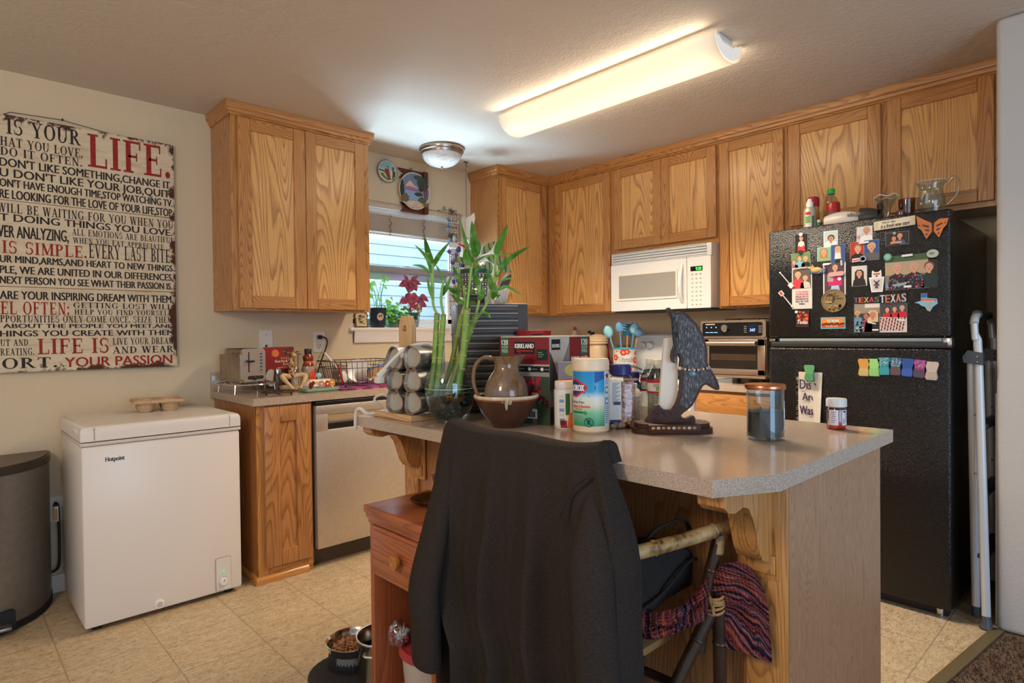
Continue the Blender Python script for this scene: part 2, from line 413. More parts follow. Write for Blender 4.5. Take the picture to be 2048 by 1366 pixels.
# a small cut-letter roman: strokes (line / bowl / bar) plus slab serifs
TK, TN, SH = .20, .075, .06
def _sg(ch):
    q = []
    def ln(x0, y0, x1, y1, w): q.append([(x0-w/2, y0), (x0+w/2, y0), (x1+w/2, y1), (x1-w/2, y1)])
    def hb(x0, x1, y, h=TN): q.append([(x0, y), (x1, y), (x1, y+h), (x0, y+h)])
    def sf(x, top, w=.40): hb(x-w/2, x+w/2, 1-SH if top else 0, SH)
    def stem(x, w=TK, b=True, t=True):
        ln(x, 0, x, 1, w)
        if b: sf(x, 0, w+.2)
        if t: sf(x, 1, w+.2)
    def bowl(cx, cy, rx, ry, a0, a1, n=14, T=TK, t=TN):
        for i in range(n):
            A, B = [math.radians(a0+(a1-a0)*(i+k)/n) for k in (0, 1)]
            f = lambda a: ((cx+rx*math.cos(a), cy+ry*math.sin(a)), (cx+(rx-t-(T-t)*abs(math.cos(a)))*math.cos(a), cy+(ry-t)*math.sin(a)))
            o0, i0 = f(A); o1, i1 = f(B); q.append([o0, o1, i1, i0])
    W = .8
    if ch == 'I': stem(.2); W = .4
    elif ch == 'L': stem(.22); hb(.22, .74, 0); ln(.71, 0, .71, .3, .06); W = .78
    elif ch in 'EF':
        stem(.22); hb(.22, .70, 1-TN); ln(.68, .74, .68, 1, .06); hb(.22, .56, .48); ln(.55, .38, .55, .64, .05); W = .74
        if ch == 'E': hb(.22, .74, 0); ln(.71, 0, .71, .28, .06); W = .78
    elif ch == 'T': stem(.42, t=False); hb(.05, .79, 1-TN); ln(.07, .74, .07, 1, .06); ln(.77, .74, .77, 1, .06); W = .84
    elif ch == 'H': stem(.2); stem(.72); hb(.2, .72, .48); W = .92
    elif ch == 'N': stem(.2, .08); stem(.76, .08); ln(.74, 0, .2, 1, TK); W = .94
    elif ch == 'M': stem(.18, .08); stem(.94); ln(.56, .05, .2, 1, TK); ln(.52, .05, .9, 1, .08); W = 1.12
    elif ch == 'U': ln(.2, .35, .2, 1, TK); sf(.2, 1); ln(.74, .35, .74, 1, .09); sf(.74, 1, .3); bowl(.44, .36, .34, .38, 180, 360, T=.16); W = .92
    elif ch == 'V': ln(.44, 0, .14, 1, TK); ln(.44, 0, .74, 1, .08); sf(.14, 1); sf(.74, 1, .3); W = .86
    elif ch == 'W': ln(.36, 0, .12, 1, TK); ln(.36, 0, .58, 1, .08); ln(.82, 0, .58, 1, TK); ln(.82, 0, 1.04, 1, .08); sf(.12, 1); sf(.58, 1, .3); sf(1.04, 1, .3); W = 1.16
    elif ch == 'A': ln(.14, 0, .44, 1, .08); ln(.74, 0, .44, 1, TK); hb(.24, .64, .3); sf(.14, 0, .3); sf(.74, 0); W = .88
    elif ch == 'Y': ln(.44, .42, .12, 1, TK); ln(.44, .42, .74, 1, .08); ln(.44, 0, .44, .46, TK); sf(.44, 0); sf(.12, 1); sf(.74, 1, .3); W = .86
    elif ch == 'X': ln(.72, 0, .16, 1, TK); ln(.14, 0, .72, 1, .08); sf(.72, 0); sf(.14, 0, .3); sf(.16, 1); sf(.72, 1, .3); W = .88
    elif ch == 'Z': ln(.16, 0, .66, 1, TK); hb(.08, .76, 0); hb(.1, .74, 1-TN); W = .84
    elif ch == 'K': stem(.2); ln(.26, .42, .7, 1, .08); ln(.76, 0, .4, .6, TK); sf(.76, 0, .34); sf(.7, 1, .3); W = .92
    elif ch in 'OQ': bowl(.46, .5, .44, .52, 0, 360, 26); W = .92
    elif ch in 'CG':
        bowl(.46, .5, .44, .52, 45, 315, 20); ln(.76, .68, .76, 1, .06); W = .84
        if ch == 'G': ln(.72, 0.06, .72, .42, TK-.04); hb(.56, .84, .40, SH); W = .92
        else: ln(.78, .04, .78, .26, .05)
    elif ch == 'D': stem(.2); bowl(.3, .5, .54, .5, -90, 90); W = .88
    elif ch in 'PRB':
        stem(.2); bowl(.34, .74, .36, .26, -90, 90); hb(.2, .36, 1-TN); hb(.2, .36, .48); W = .74
        if ch == 'R': ln(.78, 0, .42, .5, TK); sf(.80, 0, .26); W = .90
        if ch == 'B': bowl(.34, .27, .42, .27, -90, 90); hb(.2, .36, 0); W = .80
    elif ch == 'S':
        bowl(.36, .73, .30, .29, 40, 250, T=.14, t=.09); bowl(.36, .28, .32, .30, -140, 80, T=.14, t=.09); ln(.62, .7, .62, .98, .05); ln(.1, .03, .1, .3, .05); W = .74
    elif ch == 'J': ln(.4, .2, .4, 1, TK); sf(.4, 1); bowl(.2, .16, .3, .2, 180, 360, T=.14); W = .62
    elif ch == '.': q.append(circ(.14, .1, .11, n=10)); W = .3
    elif ch in ',;':
        q.append(circ(.14, .1, .11, n=10)); ln(.06, -.18, .17, .08, .08); W = .3
        if ch == ';': q.append(circ(.14, .6, .11, n=10))
    elif ch == "'": ln(.12, .72, .14, 1, .12); W = .26
    else: W = .42
    return q, W
def roman(g, s, u0, u1, v0, v1, m, T, w=.0006):
    x = 0; items = []
    for ch in s:
        q, W = _sg(ch)
        for p in q: items.append([(a+x, b) for a, b in p])
        x += W+.09
    x -= .09; sx = (u1-u0)/x; sy = v1-v0
    for i, p in enumerate(items): g.add([(u0+a*sx, v0+b*sy, w+(i % 5)*.00004) for a, b in p], [tuple(range(len(p)))], m, T)

# ================================================================== the room
LX0, LX1 = -2.7194, -1.909
def structure(name, g, label=None): return obj(name, g, kind='structure', label=label)
g = G(); g.add([(-6.6, .14, 0), (.14, .14, 0), (.14, -3.26, 0), (-.765, -3.19, 0), (-3.85, -2.79, 0), (-6.6, -2.43, 0)], [(0, 1, 2, 3, 4, 5)], FLOOR); structure('floor', g)
g = G(); g.box(-6.6, .14, -6.6, 0.0, -.05, -.004, CARPET); structure('floor_carpet', g)
def carpet_pile():
    g = G(); r = random.Random(3)
    def ok(x, y): return y < -3.215-(x+.79)*.13
    vs = []; fs = []
    for _ in range(5200):
        x = r.uniform(-1.75, -.77); y = r.uniform(-3.62, -3.08)
        if not ok(x, y) or (x > -.78): continue
        h = r.uniform(.006, .013); a = r.uniform(0, PI); d = .0035; k = len(vs)
        ox, oy = r.uniform(-.006, .006), r.uniform(-.006, .006)
        vs += [(x-d*math.cos(a), y-d*math.sin(a), -.004), (x+d*math.cos(a), y+d*math.sin(a), -.004), (x+ox, y+oy, h)]; fs.append((k, k+1, k+2))
    g.add(vs, fs, CARPET); tag(obj('carpet_pile', g), 'brown speckled carpet tufts beside the fridge end wall', 'carpet', kind='stuff')
carpet_pile()
g = G(); sweep(g, [(-.765, -3.19), (-3.85, -2.79), (-6.6, -2.43)], [(-.022, -.002), (-.020, .004), (0, .007), (.020, .004), (.022, -.002)], P('threshold_strip', (112, 96, 66), .5, .3)); structure('trim_1', g, 'worn dull brass strip between the tiles and the carpet')
g = G(); g.box(-6.6, .14, -6.6, .14, 2.446, 2.55, CEIL); structure('ceiling', g)
WX0, WX1, WZ0, WZ1 = -1.86, -.925, 1.255, 2.125
g = G()
g.box(-6.6, WX0, 0, .14, 0, 2.446, WALL); g.box(WX1, .14, 0, .14, 0, 2.446, WALL); g.box(WX0, WX1, 0, .14, 0, WZ0-.012, WALL); g.box(WX0, WX1, 0, .14, WZ1, 2.446, WALL)
structure('wall_back', g)
g = G(); g.box(0, .14, -3.3, 0, 0, 2.446, WALL); structure('wall_right', g)
g = G(); g.box(-.765, .14, -6.6, -3.184, -.004, 2.446, WALL_COOL, .022, seg=4); structure('wall_end', g, 'pale wall end with a rounded corner beside the fridge')
g = G(); g.box(-6.6, -2.74, -.014, 0, 0, .085, WHITEP, .003); structure('baseboard_back', g)
# neighbouring house across the gap
g = G(); SID = P('lap_siding', (206, 222, 232), .7)
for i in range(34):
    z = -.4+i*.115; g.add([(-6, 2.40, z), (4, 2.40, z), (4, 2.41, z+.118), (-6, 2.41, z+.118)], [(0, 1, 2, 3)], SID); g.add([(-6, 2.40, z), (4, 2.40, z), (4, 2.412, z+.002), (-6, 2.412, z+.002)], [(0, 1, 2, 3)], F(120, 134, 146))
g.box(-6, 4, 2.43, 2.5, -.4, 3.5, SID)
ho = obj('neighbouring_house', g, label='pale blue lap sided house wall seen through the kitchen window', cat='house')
g = G(); g.box(.02, .14, 2.34, 2.42, 1.42, 1.52, F(214, 224, 232), .01); g.tube([(.0, 2.36, 1.47), (-.09, 2.30, 1.44)], [.045, .055], F(205, 216, 226), 14); obj('outdoor_fitting', g, label='small white outdoor wall fitting on the neighbouring siding', cat='wall fitting', at=(.05, 2.4, 1.42))  # exterior light fixture on the siding, simplified
# window: frame, sashes, glass, sill and apron
VIN = P('white_vinyl', (222, 226, 228), .35)
wf = thing('window_1', 'white vinyl kitchen window above the sink', 'window', ((WX0+WX1)/2, .1, WZ0)); wf['kind'] = 'structure'
g = G(); a, b, c, d = WX0, WX1, WZ0, WZ1
for q in ((a, a+.045, c, d), (b-.045, b, c, d), (a, b, c, c+.04), (a, b, d-.04, d)): g.box(q[0], q[1], .085, .135, q[2], q[3], VIN, .004)
obj('window_frame', g, wf)
g = G()
for z0, z1, y in ((1.655, 1.70, .09), (1.60, 1.655, .108)): g.box(a+.04, b-.04, y, y+.03, z0, z1, P('sash_rail', (150, 142, 136), .5) if y < .1 else VIN, .003)
for x in (a+.045, b-.085): g.box(x, x+.04, .092, .12, c+.035, 1.66, VIN, .003)
g.box(a+.04, b-.04, .092, .12, c+.035, c+.075, VIN, .003); obj('sash', g, wf)
g = G(); g.box(a+.08, b-.08, .104, .107, c+.07, 1.66, PANE); g.box(a+.045, b-.045, .118, .121, 1.65, d-.04, PANE); obj('window_pane', g, wf)
g = G(); g.box(-1.40, -1.36, .078, .09, 1.69, 1.715, VIN, .004); g.box(-1.43, -1.33, .074, .084, 1.703, 1.709, VIN, .002); obj('sash_lock', g, wf)
g = G(); g.box(WX0-.03, WX1+.03, -.028, .09, 1.243, 1.266, P('sill_paint', (228, 218, 208), .4), .005); g.box(WX0, WX1, -.018, .002, 1.165, 1.243, P('sill_paint', (228, 218, 208)), .004)
sweep(g, [(WX0, -.0), (WX1, -.0)], [(-.0, 1.166), (.016, 1.166), (.022, 1.225), (.028, 1.243), (0, 1.243)], P('sill_paint', (228, 218, 208))); structure('trim_2', g, 'white window sill with a moulded apron')
# raised mini blind
bl = thing('window_blind', 'cream slatted blind pulled up to the top of the kitchen window', 'blind', (-1.39, .05, 2.03))
CRM = P('blind_cream', (206, 188, 166), .55)
g = G(); g.box(WX0+.01, WX1-.01, .03, .075, 2.052, 2.085, P('headrail_white', (226, 230, 232), .4), .003); obj('headrail', g, bl)
g = G(); g.box(WX0+.01, WX1-.01, .018, .026, 2.088, 2.122, P('valance', (206, 190, 166), .6), .002); obj('valance', g, bl)
g = G()
for i in range(22):
    z = 1.925+i*.0056; g.box(WX0+.012, WX1-.012, .028+.003*(i % 2), .078, z, z+.0036, CRM)
obj('slats', g, bl)
g = G(); g.box(WX0+.012, WX1-.012, .03, .076, 1.900, 1.918, P('headrail_white', (226, 230, 232)), .004); obj('bottom_rail', g, bl)
for i, x in enumerate((-1.55, -1.27)):
    g = G(); pts = [(x+.012*math.sin(k*2.1), .022+.004*math.cos(k*3), 2.05-.145*k/9) for k in range(10)]; g.tube(pts, .0016, F(70, 64, 58), 5)
    for k in range(5): g.tube([(x+.01*math.sin(k*1.7), .020, 2.0-.02*k), (x+.014*math.cos(k*2.3), .018, 1.985-.02*k)], .0014, F(80, 72, 64), 4)
    obj('ladder_cord', g, bl)

# ================================================================== cabinets
def door(parent, T, u0, u1, v0, v1, st=.062, th=.019, raised=False, name='door'):
    g = G(); w = .0
    g.box(u0, u0+st, v0, v1, w, w+th, OAKV, .0025, T=T, seg=1); g.box(u1-st, u1, v0, v1, w, w+th, OAKV, .0025, T=T, seg=1)
    g.box(u0+st, u1-st, v0, v0+st, w, w+th-.0006, OAKH, .0025, T=T, seg=1); g.box(u0+st, u1-st, v1-st, v1, w, w+th-.0006, OAKH, .0025, T=T, seg=1)
    d = obj(name, g, parent)
    g = G(); g.box(u0+st-.003, u1-st+.003, v0+st-.003, v1-st+.003, w+.002, w+.009, OAKP, T=T)
    obj('door_panel', g, d); return d
def cab_box(parent, x0, x1, y0, y1, z0, z1, name='carcass'):
    g = G(); g.box(x0, x1, y0, y1, z0, z1, OAKS, .001, seg=1); return obj(name, g, parent)
def frame(parent, T, u0, u1, v0, v1, opens, th=.006):
    """face frame around the door openings"""
    g = G(); us = sorted(opens)
    g.box(u0, u1, v0, v0+.035, 0, th, OAKH, T=T); g.box(u0, u1, v1-.05, v1, 0, th, OAKH, T=T)
    edges = [u0]+[q for o in us for q in o]+[u1]
    for i in range(0, len(edges), 2):
        a_, b_ = edges[i], edges[i+1]
        if b_-a_ > .002: g.box(a_-(.012 if i else 0), b_+(.012 if i < len(edges)-2 else 0), v0, v1, 0, th+.0003, OAKV, T=T)
    return obj('face_frame', g, parent)
CROWN = [(0, 2.378), (.006, 2.378), (.006, 2.386), (.014, 2.392), (.016, 2.406), (.024, 2.412), (.028, 2.436), (.028, 2.4455), (0, 2.4455)]
c1 = thing('wall_cabinet', 'two-door oak wall cabinet on the left, beside the window', 'cabinet', (-2.314, 0, 1.355))
cab_box(c1, LX0, LX1, -.299, -.001, 1.355, 2.40)
frame(c1, onY(-.299), LX0, LX1, 1.355, 2.40, [(-2.672, -1.952)])
door(c1, onY(-.306), -2.689, -2.3205, 1.366, 2.372, .066); door(c1, onY(-.306), -2.318, -1.947, 1.366, 2.372, .062)
g = G(); sweep(g, [(LX0, -.001), (LX0, -.306), (LX1, -.306), (LX1, -.001)], CROWN, OAKH); obj('crown_moulding', g, c1)
c2 = thing('wall_cabinet', 'single-door oak wall cabinet in the corner, right of the window', 'cabinet', (-.5, 0, 1.355))
cab_box(c2, -.847, -.002, -.299, -.001, 1.355, 2.40); frame(c2, onY(-.299), -.847, -.312, 1.355, 2.40, [(-.82, -.36)]); door(c2, onY(-.306), -.831, -.345, 1.366, 2.371)
c3 = thing('wall_cabinet', 'single-door oak wall cabinet left of the microwave', 'cabinet', (0, -.66, 1.355))
cab_box(c3, -.299, -.001, -.955, -.3005, 1.355, 2.40); frame(c3, onX(-.299), -.955, -.312, 1.355, 2.40, [(-.92, -.41)]); door(c3, onX(-.306), -.930, -.402, 1.366, 2.371)
c4 = thing('wall_cabinet', 'short two-door oak wall cabinet above the white microwave', 'cabinet', (0, -1.36, 1.765))
cab_box(c4, -.299, -.001, -1.758, -.957, 1.766, 2.40); frame(c4, onX(-.299), -1.758, -.957, 1.766, 2.40, [(-1.73, -.985)]); door(c4, onX(-.306), -1.353, -.968, 1.802, 2.37); door(c4, onX(-.306), -1.749, -1.355, 1.802, 2.37)
c5 = thing('wall_cabinet', 'tall single-door oak wall cabinet between the microwave and fridge', 'cabinet', (0, -1.97, 1.355))
cab_box(c5, -.299, -.001, -2.178, -1.760, 1.355, 2.40); frame(c5, onX(-.299), -2.178, -1.760, 1.355, 2.40, [(-2.15, -1.79)]); door(c5, onX(-.306), -2.162, -1.772, 1.367, 2.37)
c6 = thing('wall_cabinet', 'wide two-door oak wall cabinet above the black fridge', 'cabinet', (0, -2.68, 1.78))
cab_box(c6, -.299, -.001, -3.183, -2.180, 1.778, 2.40); frame(c6, onX(-.299), -3.183, -2.180, 1.778, 2.40, [(-2.65, -2.20), (-3.10, -2.69)]); door(c6, onX(-.306), -2.657, -2.193, 1.803, 2.372); door(c6, onX(-.306), -3.116, -2.684, 1.803, 2.376)
g = G(); sweep(g, [(-.847, -.001), (-.847, -.306), (-.306, -.306), (-.306, -3.183)], CROWN, OAKH)
obj('crown_moulding', g, label='long oak crown moulding along the tops of the right-hand cabinets', cat='moulding', at=(-.3, -1.5, 2.378))

# base cabinets, worktops
b1 = thing('base_cabinet', 'narrow oak base cabinet between the chest freezer and dishwasher', 'cabinet', (-2.58, -.3, 0))
g = G(); g.box(-2.7245, -2.44, -.604, -.001, .001, .876, OAKD, .001, seg=1); obj('carcass', g, b1)
frame(b1, onY(-.604), -2.7245, -2.44, .03, .876, [(-2.67, -2.462)])
def rdoor(parent, T, u0, u1, v0, v1, st=.055, wood=None):
    g = G(); th = .019; OAKV, OAKH, OAKP = (wood, wood, wood) if wood else (globals()['OAKV'], globals()['OAKH'], globals()['OAKP'])
    g.box(u0, u0+st, v0, v1, 0, th, OAKV, .004, T=T); g.box(u1-st, u1, v0, v1, 0, th, OAKV, .004, T=T)
    g.box(u0+st, u1-st, v0, v0+st, 0, th, OAKH, .004, T=T); g.box(u0+st, u1-st, v1-st, v1, 0, th, OAKH, .004, T=T); d = obj('door', g, parent)
    g = G(); g.box(u0+st-.004, u1-st+.004, v0+st-.004, v1-st+.004, .002, .008, OAKP, T=T); obj('door_panel', g, d)
rdoor(b1, onY(-.611), -2.692, -2.452, .072, .866, .078, OAKD)
g = G(); sweep(g, [(-2.7245, -.001), (-2.7245, -.611), (-2.47, -.611)], [(0, .001), (.016, .001), (.016, .02), (.006, .034), (0, .036)], OAKH); obj('shoe_moulding', g, b1)
b2 = thing('base_cabinet', 'oak sink base cabinet to the right of the dishwasher', 'cabinet', (-1.2, -.3, 0))
cab_box(b2, -1.832, -.612, -.604, -.001, .09, .876); rdoor(b2, onY(-.606), -1.80, -1.25, .11, .86); rdoor(b2, onY(-.606), -1.24, -.70, .11, .86)
g = G(); g.box(-1.832, -.612, -.54, -.01, .001, .09, OAKD); obj('plinth', g, b2)
b3 = thing('base_cabinet', 'oak base cabinet left of the white range', 'cabinet', (-.3, -.8, 0))
cab_box(b3, -.604, -.002, -.994, -.606, .09, .876); rdoor(b3, onX(-.606), -.98, -.64, .11, .86); g = G(); g.box(-.54, -.01, -.994, -.61, .001, .09, OAKD); obj('plinth', g, b3)
b4 = thing('base_cabinet', 'oak drawer base cabinet between the range and the fridge', 'cabinet', (-.3, -2.0, 0))
cab_box(b4, -.604, -.002, -2.285, -1.760, .09, .876)
def drawer(parent, T, u0, u1, v0, v1):
    g = G(); g.box(u0, u1, v0, v1, 0, .019, OAKH, .004, T=T); return obj('drawer', g, parent)
drawer(b4, onX(-.606), -2.27, -1.775, .735, .862); rdoor(b4, onX(-.606), -2.27, -1.775, .11, .722); g = G(); g.box(-.54, -.01, -2.285, -1.76, .001, .09, OAKD); obj('plinth', g, b4)
def worktop(poly, name, label, z0=.877, z1=.914, bev=.011, splash=None):
    g = G(); g.prism(poly, z0, z1, LAM, bev=bev)
    for s_ in (splash or []): g.box(*s_, LAM, .004)
    return obj(name, g, label=label, cat='worktop', at=(sum(p[0] for p in poly)/len(poly), sum(p[1] for p in poly)/len(poly), z0))
worktop([(-2.745, -.001), (-2.745, -.635), (-.635, -.635), (-.635, -.995), (-.001, -.995), (-.001, -.001)], 'kitchen_worktop', 'speckled beige laminate worktop running along under the window', splash=[(-2.745, -.02, -.021, -.001, .913, 1.016), (-.021, -.001, -.995, -.001, .913, 1.016)])
worktop([(-.635, -1.759), (-.635, -2.287), (-.001, -2.287), (-.001, -1.759)], 'kitchen_worktop', 'short laminate worktop under the toaster oven', splash=[(-.021, -.001, -2.287, -1.759, .913, 1.016)])

# island
isl = thing('kitchen_island', 'oak kitchen island base with carved corbels under its overhang', 'island', (-2.1, -2.28, 0))
g = G(); g.box(-2.445, -1.79, -3.043, -1.512, .001, .8765, PLYV); obj('carcass', g, isl)
g = G(); PAN = oak('island_back_ply', 'z', (176, 118, 70), (128, 78, 42), .8, .4)
g.box(-2.452, -2.444, -3.05, -1.51, .001, .876, PAN); obj('back_panel', g, isl)
g = G(); T = onX(-2.452)
g.box(-3.052, -2.955, .001, .876, 0, .012, OAKV, .002, T=T); obj('corner_stile', g, isl); g = G(); g.box(-1.60, -1.508, .001, .876, 0, .012, OAKV, .002, T=T); obj('corner_stile', g, isl)
g = G(); g.box(-2.452, -1.786, -3.052, -3.042, .001, .876, oak('island_end_ply', 'z', (178, 132, 94), (146, 100, 66), 2.6, .42)); obj('end_panel', g, isl)
def corbel(y):
    t = .06
    o = [(0, .876), (.225, .876), (.222, .852), (.205, .838), (.175, .832), (.14, .838), (.115, .83), (.092, .80), (.078, .76), (.066, .725), (.05, .70), (.03, .692), (.015, .69), (0, .69)]
    g = G(); g.prism(o, y-t/2, y+t/2, OAKV, T=lambda u, v, w: Vector((-2.464-u, w, v)))
    c = obj('corbel', g, isl)
    g = G(); g.box(y-.05, y+.05, .64, .876, .012, .022, OAKV, .004, T=onX(-2.444)); g.box(y-.04, y+.04, .655, .70, .022, .03, OAKV, .004, T=onX(-2.444)); obj('corbel_plate', g, c)
corbel(-2.988); corbel(-1.60)
IT = [(-2.716, -1.575), (-2.716, -3.008), (-2.571, -3.083), (-1.772, -3.083), (-1.772, -1.495), (-2.571, -1.495)]
worktop(IT, 'island_worktop', 'large speckled beige laminate island worktop with a clipped corner', .8775, .914, .010)

# ================================================================== appliances
dw = thing('dishwasher', 'stainless dishwasher with a pocket handle under the worktop', 'dishwasher', (-2.14, -.3, 0))
g = G(); g.box(-2.436, -1.838, -.60, -.02, .10, .872, F(60, 56, 54)); obj('tub', g, dw)
g = G(); T = onY(-.60); g.box(-2.432, -1.842, .105, .722, 0, .045, STEEL, .006, T=T); g.box(-2.432, -1.842, .80, .852, 0, .045, STEEL, .006, T=T); g.box(-2.432, -2.366, .715, .81, 0, .045, STEEL, .004, T=T); g.box(-1.91, -1.842, .715, .81, 0, .045, STEEL, .004, T=T); g.box(-2.37, -1.9, .71, .81, 0, .016, STEEL, T=T); d_ = obj('door', g, dw)
g = G(); g.box(-2.364, -1.912, .724, .75, .012, .03, BLACKP, T=T); g.add([(-2.366, .752, .018), (-1.91, .752, .018), (-1.91, .80, .043), (-2.366, .80, .043)], [(0, 1, 2, 3)], STEEL, T); obj('pocket_handle', g, d_)
g = G(); g.box(-2.434, -1.84, .855, .872, 0, .046, BLACKP, .003, T=T); obj('control_strip', g, dw)
g = G(); g.box(-2.436, -1.838, -.55, -.50, .001, .10, F(96, 84, 72)); obj('kick_plate', g, dw)

fz = thing('chest_freezer', 'small white chest freezer standing against the wall under the sign', 'freezer', (-3.118, -.36, 0))
X0, X1, Y0, Y1 = -3.4315, -2.807, -.6253, -.10
g = G(); g.box(X0, X1, Y0, Y1, .022, .772, WHITE, .012); obj('body', g, fz)
g = G(); g.box(X0-.003, X1+.003, Y0-.004, Y1, .772, .786, P('gasket_cream', (204, 192, 180), .5), .003); obj('gasket', g, fz)
g = G(); b = bmesh.new(); bmesh.ops.create_cube(b, size=1)
for v in b.verts: v.co = ((X0+X1)/2+v.co.x*(X1-X0+.004), (Y0+Y1)/2+v.co.y*(Y1-Y0+.006), .822+v.co.z*.062)
bmesh.ops.bevel(b, geom=[e for e in b.edges if e.verts[0].co.z > .83 and e.verts[1].co.z > .83], offset=.030, segments=5, affect='EDGES', profile=.62)
g.absorb(b, WHITE); lid = obj('lid', g, fz)
g = G(); g.box(X0+.045, X0+.0475, Y0-.0045, Y0+.3, .795, .846, F(150, 140, 132)) ; g.box(X1-.0475, X1-.045, Y0-.0045, Y0+.02, .795, .846, F(180, 170, 160)); g.box(X0-.0035, X0+.01, Y0+.06, Y0+.17, .812, .838, F(236, 228, 216), .006); obj('lid_end_cap', g, lid)
g = G(); T = onY(Y0); g.prism(rrect(-2.9262, -2.8588, .0328, .1842, .006), 0, .0018, F(120, 112, 106), T=T); g.prism(rrect(-2.925, -2.860, .034, .183, .006), 0, .004, P('panel_white', (214, 205, 196), .4), T=T, bev=.001); cp = obj('control_panel', g, fz)
g = G(); g.ball((-2.8925, Y0-.004, .118), .006, P('green_led', (20, 200, 120), .3, emit=.8)); obj('indicator_light', g, cp)
g = G(); g.tube([(-2.8925, Y0-.004, .071), (-2.8925, Y0-.014, .071)], [.017, .015], WHITEP, 20); g.box(-2.8945, -2.8905, .071, .085, .014, .0155, F(170, 160, 150), T=T); dl = obj('thermostat_dial', g, cp)
g = G()
for i in range(14):
    a = math.radians(-40+i*20)
    if i in (3,): continue
    g.box(-.0012, .0012, .0215, .0235 if i < 8 else .0225, .0042, .0048, F(60, 56, 54), T=lambda u, v, w, a=a: T(-2.8925+u*math.cos(a)-v*math.sin(a), .071+u*math.sin(a)+v*math.cos(a), w))
obj('dial_scale', g, cp)
g = G(); g.tube([(-3.159, Y0+.002, .047), (-3.159, Y0-.007, .047)], [.0205, .018], WHITEP, 20); g.tube([(-3.159, Y0-.006, .047), (-3.159, Y0-.009, .047)], [.0125, .011], F(186, 176, 166), 16); obj('drain_plug', g, fz)
g = G(); text(g, 'Hotpoint', -3.348, -3.280, .696, .721, F(44, 42, 46), T, .0008, .0007); obj('lettering', g, fz)
for x in (X0+.05, X1-.05):
    for y in (Y0+.05, Y1-.05): g = G(); g.tube([(x, y, .001), (x, y, .024)], .018, BLACKP, 12); obj('foot', g, fz)

# fridge
FX = -.827; FY0, FY1 = -2.296, -3.0468
fr = thing('refrigerator', 'black top-freezer refrigerator covered in magnets and photographs', 'refrigerator', (-.4, -2.67, 0))
g = G(); g.box(-.765, -.035, FY1+.004, FY0-.004, .03, 1.688, BLKTEX, .008); obj('body', g, fr)
g = G(); g.box(FX, -.769, FY1, FY0, 1.180, 1.708, BLKTEX, .010, seg=3); d1 = obj('freezer_door', g, fr)
g = G(); g.box(FX, -.769, FY1, FY0, .046, 1.133, BLKTEX, .010, seg=3); d2 = obj('fridge_door', g, fr)
g = G(); g.box(FX+.004, FX+.03, FY1+.03, FY0-.05, 1.160, 1.176, P('handle_trim_grey', (132, 142, 144), .4), .003); obj('handle_trim', g, d1)
g = G(); g.box(FX-.002, FX+.04, FY1+.01, FY0-.01, 1.134, 1.159, P('grip_black', (44, 40, 38), .5), .005); obj('grip', g, d2)
g = G(); g.box(FX+.0, FX+.05, FY1-.004, FY1+.03, 1.136, 1.178, CHROME, .004); g.box(FX+.002, FX+.04, FY0-.03, FY0, 1.160, 1.175, CHROME, .004); obj('middle_hinge', g, fr)
g = G(); g.box(-.80, -.72, FY1+.004, FY1+.06, 1.6885, 1.712, BLACKP, .006); obj('top_hinge_cover', g, fr)
g = G(); g.box(-.78, -.74, FY1+.02, FY0-.02, .004, .045, BLACKP); obj('kick_grille', g, fr)
for y in (FY1+.05, FY0-.05): g = G(); g.tube([(-.77, y, .001), (-.77, y, .03)], .018, CHROME if y < -2.8 else BLACKP, 10); obj('foot', g, fr)

# microwave
MX = -.404; M0, M1 = -.998, -1.755
mw = thing('microwave_oven', 'white over-the-range microwave with a green clock', 'microwave', (-.2, -1.376, 1.359))
MWW = P('microwave_white', (226, 222, 216), .28)
g = G(); g.box(MX+.03, -.002, M1, M0, 1.362, 1.765, P('microwave_case', (196, 184, 172), .45), .004); obj('case', g, mw)
T = onX(MX+.03)
g = G(); g.box(M1, M0, 1.684, 1.762, 0, .022, MWW, .004, T=T)
for i in range(4): g.box(M1+.03, M0-.01, 1.694+.017*i, 1.702+.017*i, .022, .030, MWW, .002, T=T); g.box(M1+.03, M0-.01, 1.703+.017*i, 1.707+.017*i, .0215, .0235, F(120, 128, 130), T=T)
obj('vent_grille', g, mw)
g = G(); g.prism(rrect(-1.590, M0, 1.361, 1.681, .008), 0, .03, MWW, T=T, bev=.005); md = obj('door', g, mw)
g = G(); g.prism(rrect(-1.525, -1.055, 1.432, 1.618, .01), .03, .036, P('door_bezel', (230, 222, 210), .3), T=T, bev=.004); g.prism(rrect(-1.514, -1.071, 1.446, 1.602, .006), .036, .0375, m_speckle('oven_window_mesh', (158, 152, 142), (140, 134, 126), (172, 166, 156), 600, .18), T=T); obj('door_window', g, md)
g = G(); pts = [T(-1.558, 1.40+.24*k/10, .028+.032*math.sin(PI*k/10)) for k in range(11)]; g.tube(pts, [.010+.004*math.sin(PI*k/10) for k in range(11)], MWW, 10); obj('handle', g, md)
g = G(); g.prism(rrect(M1, -1.594, 1.361, 1.681, .006), 0, .03, MWW, T=T, bev=.004); cp = obj('control_panel', g, mw)
g = G(); g.box(-1.70, -1.618, 1.592, 1.622, .030, .0312, P('display_black', (16, 20, 16), .2), T=T); sc_ = obj('clock_display', g, cp)
g = G(); text(g, '9:20', -1.693, -1.655, 1.597, 1.617, P('led_green', (60, 255, 60), .4, emit=1.6), T, .0316, .0008, flip=True); obj('lettering', g, sc_)
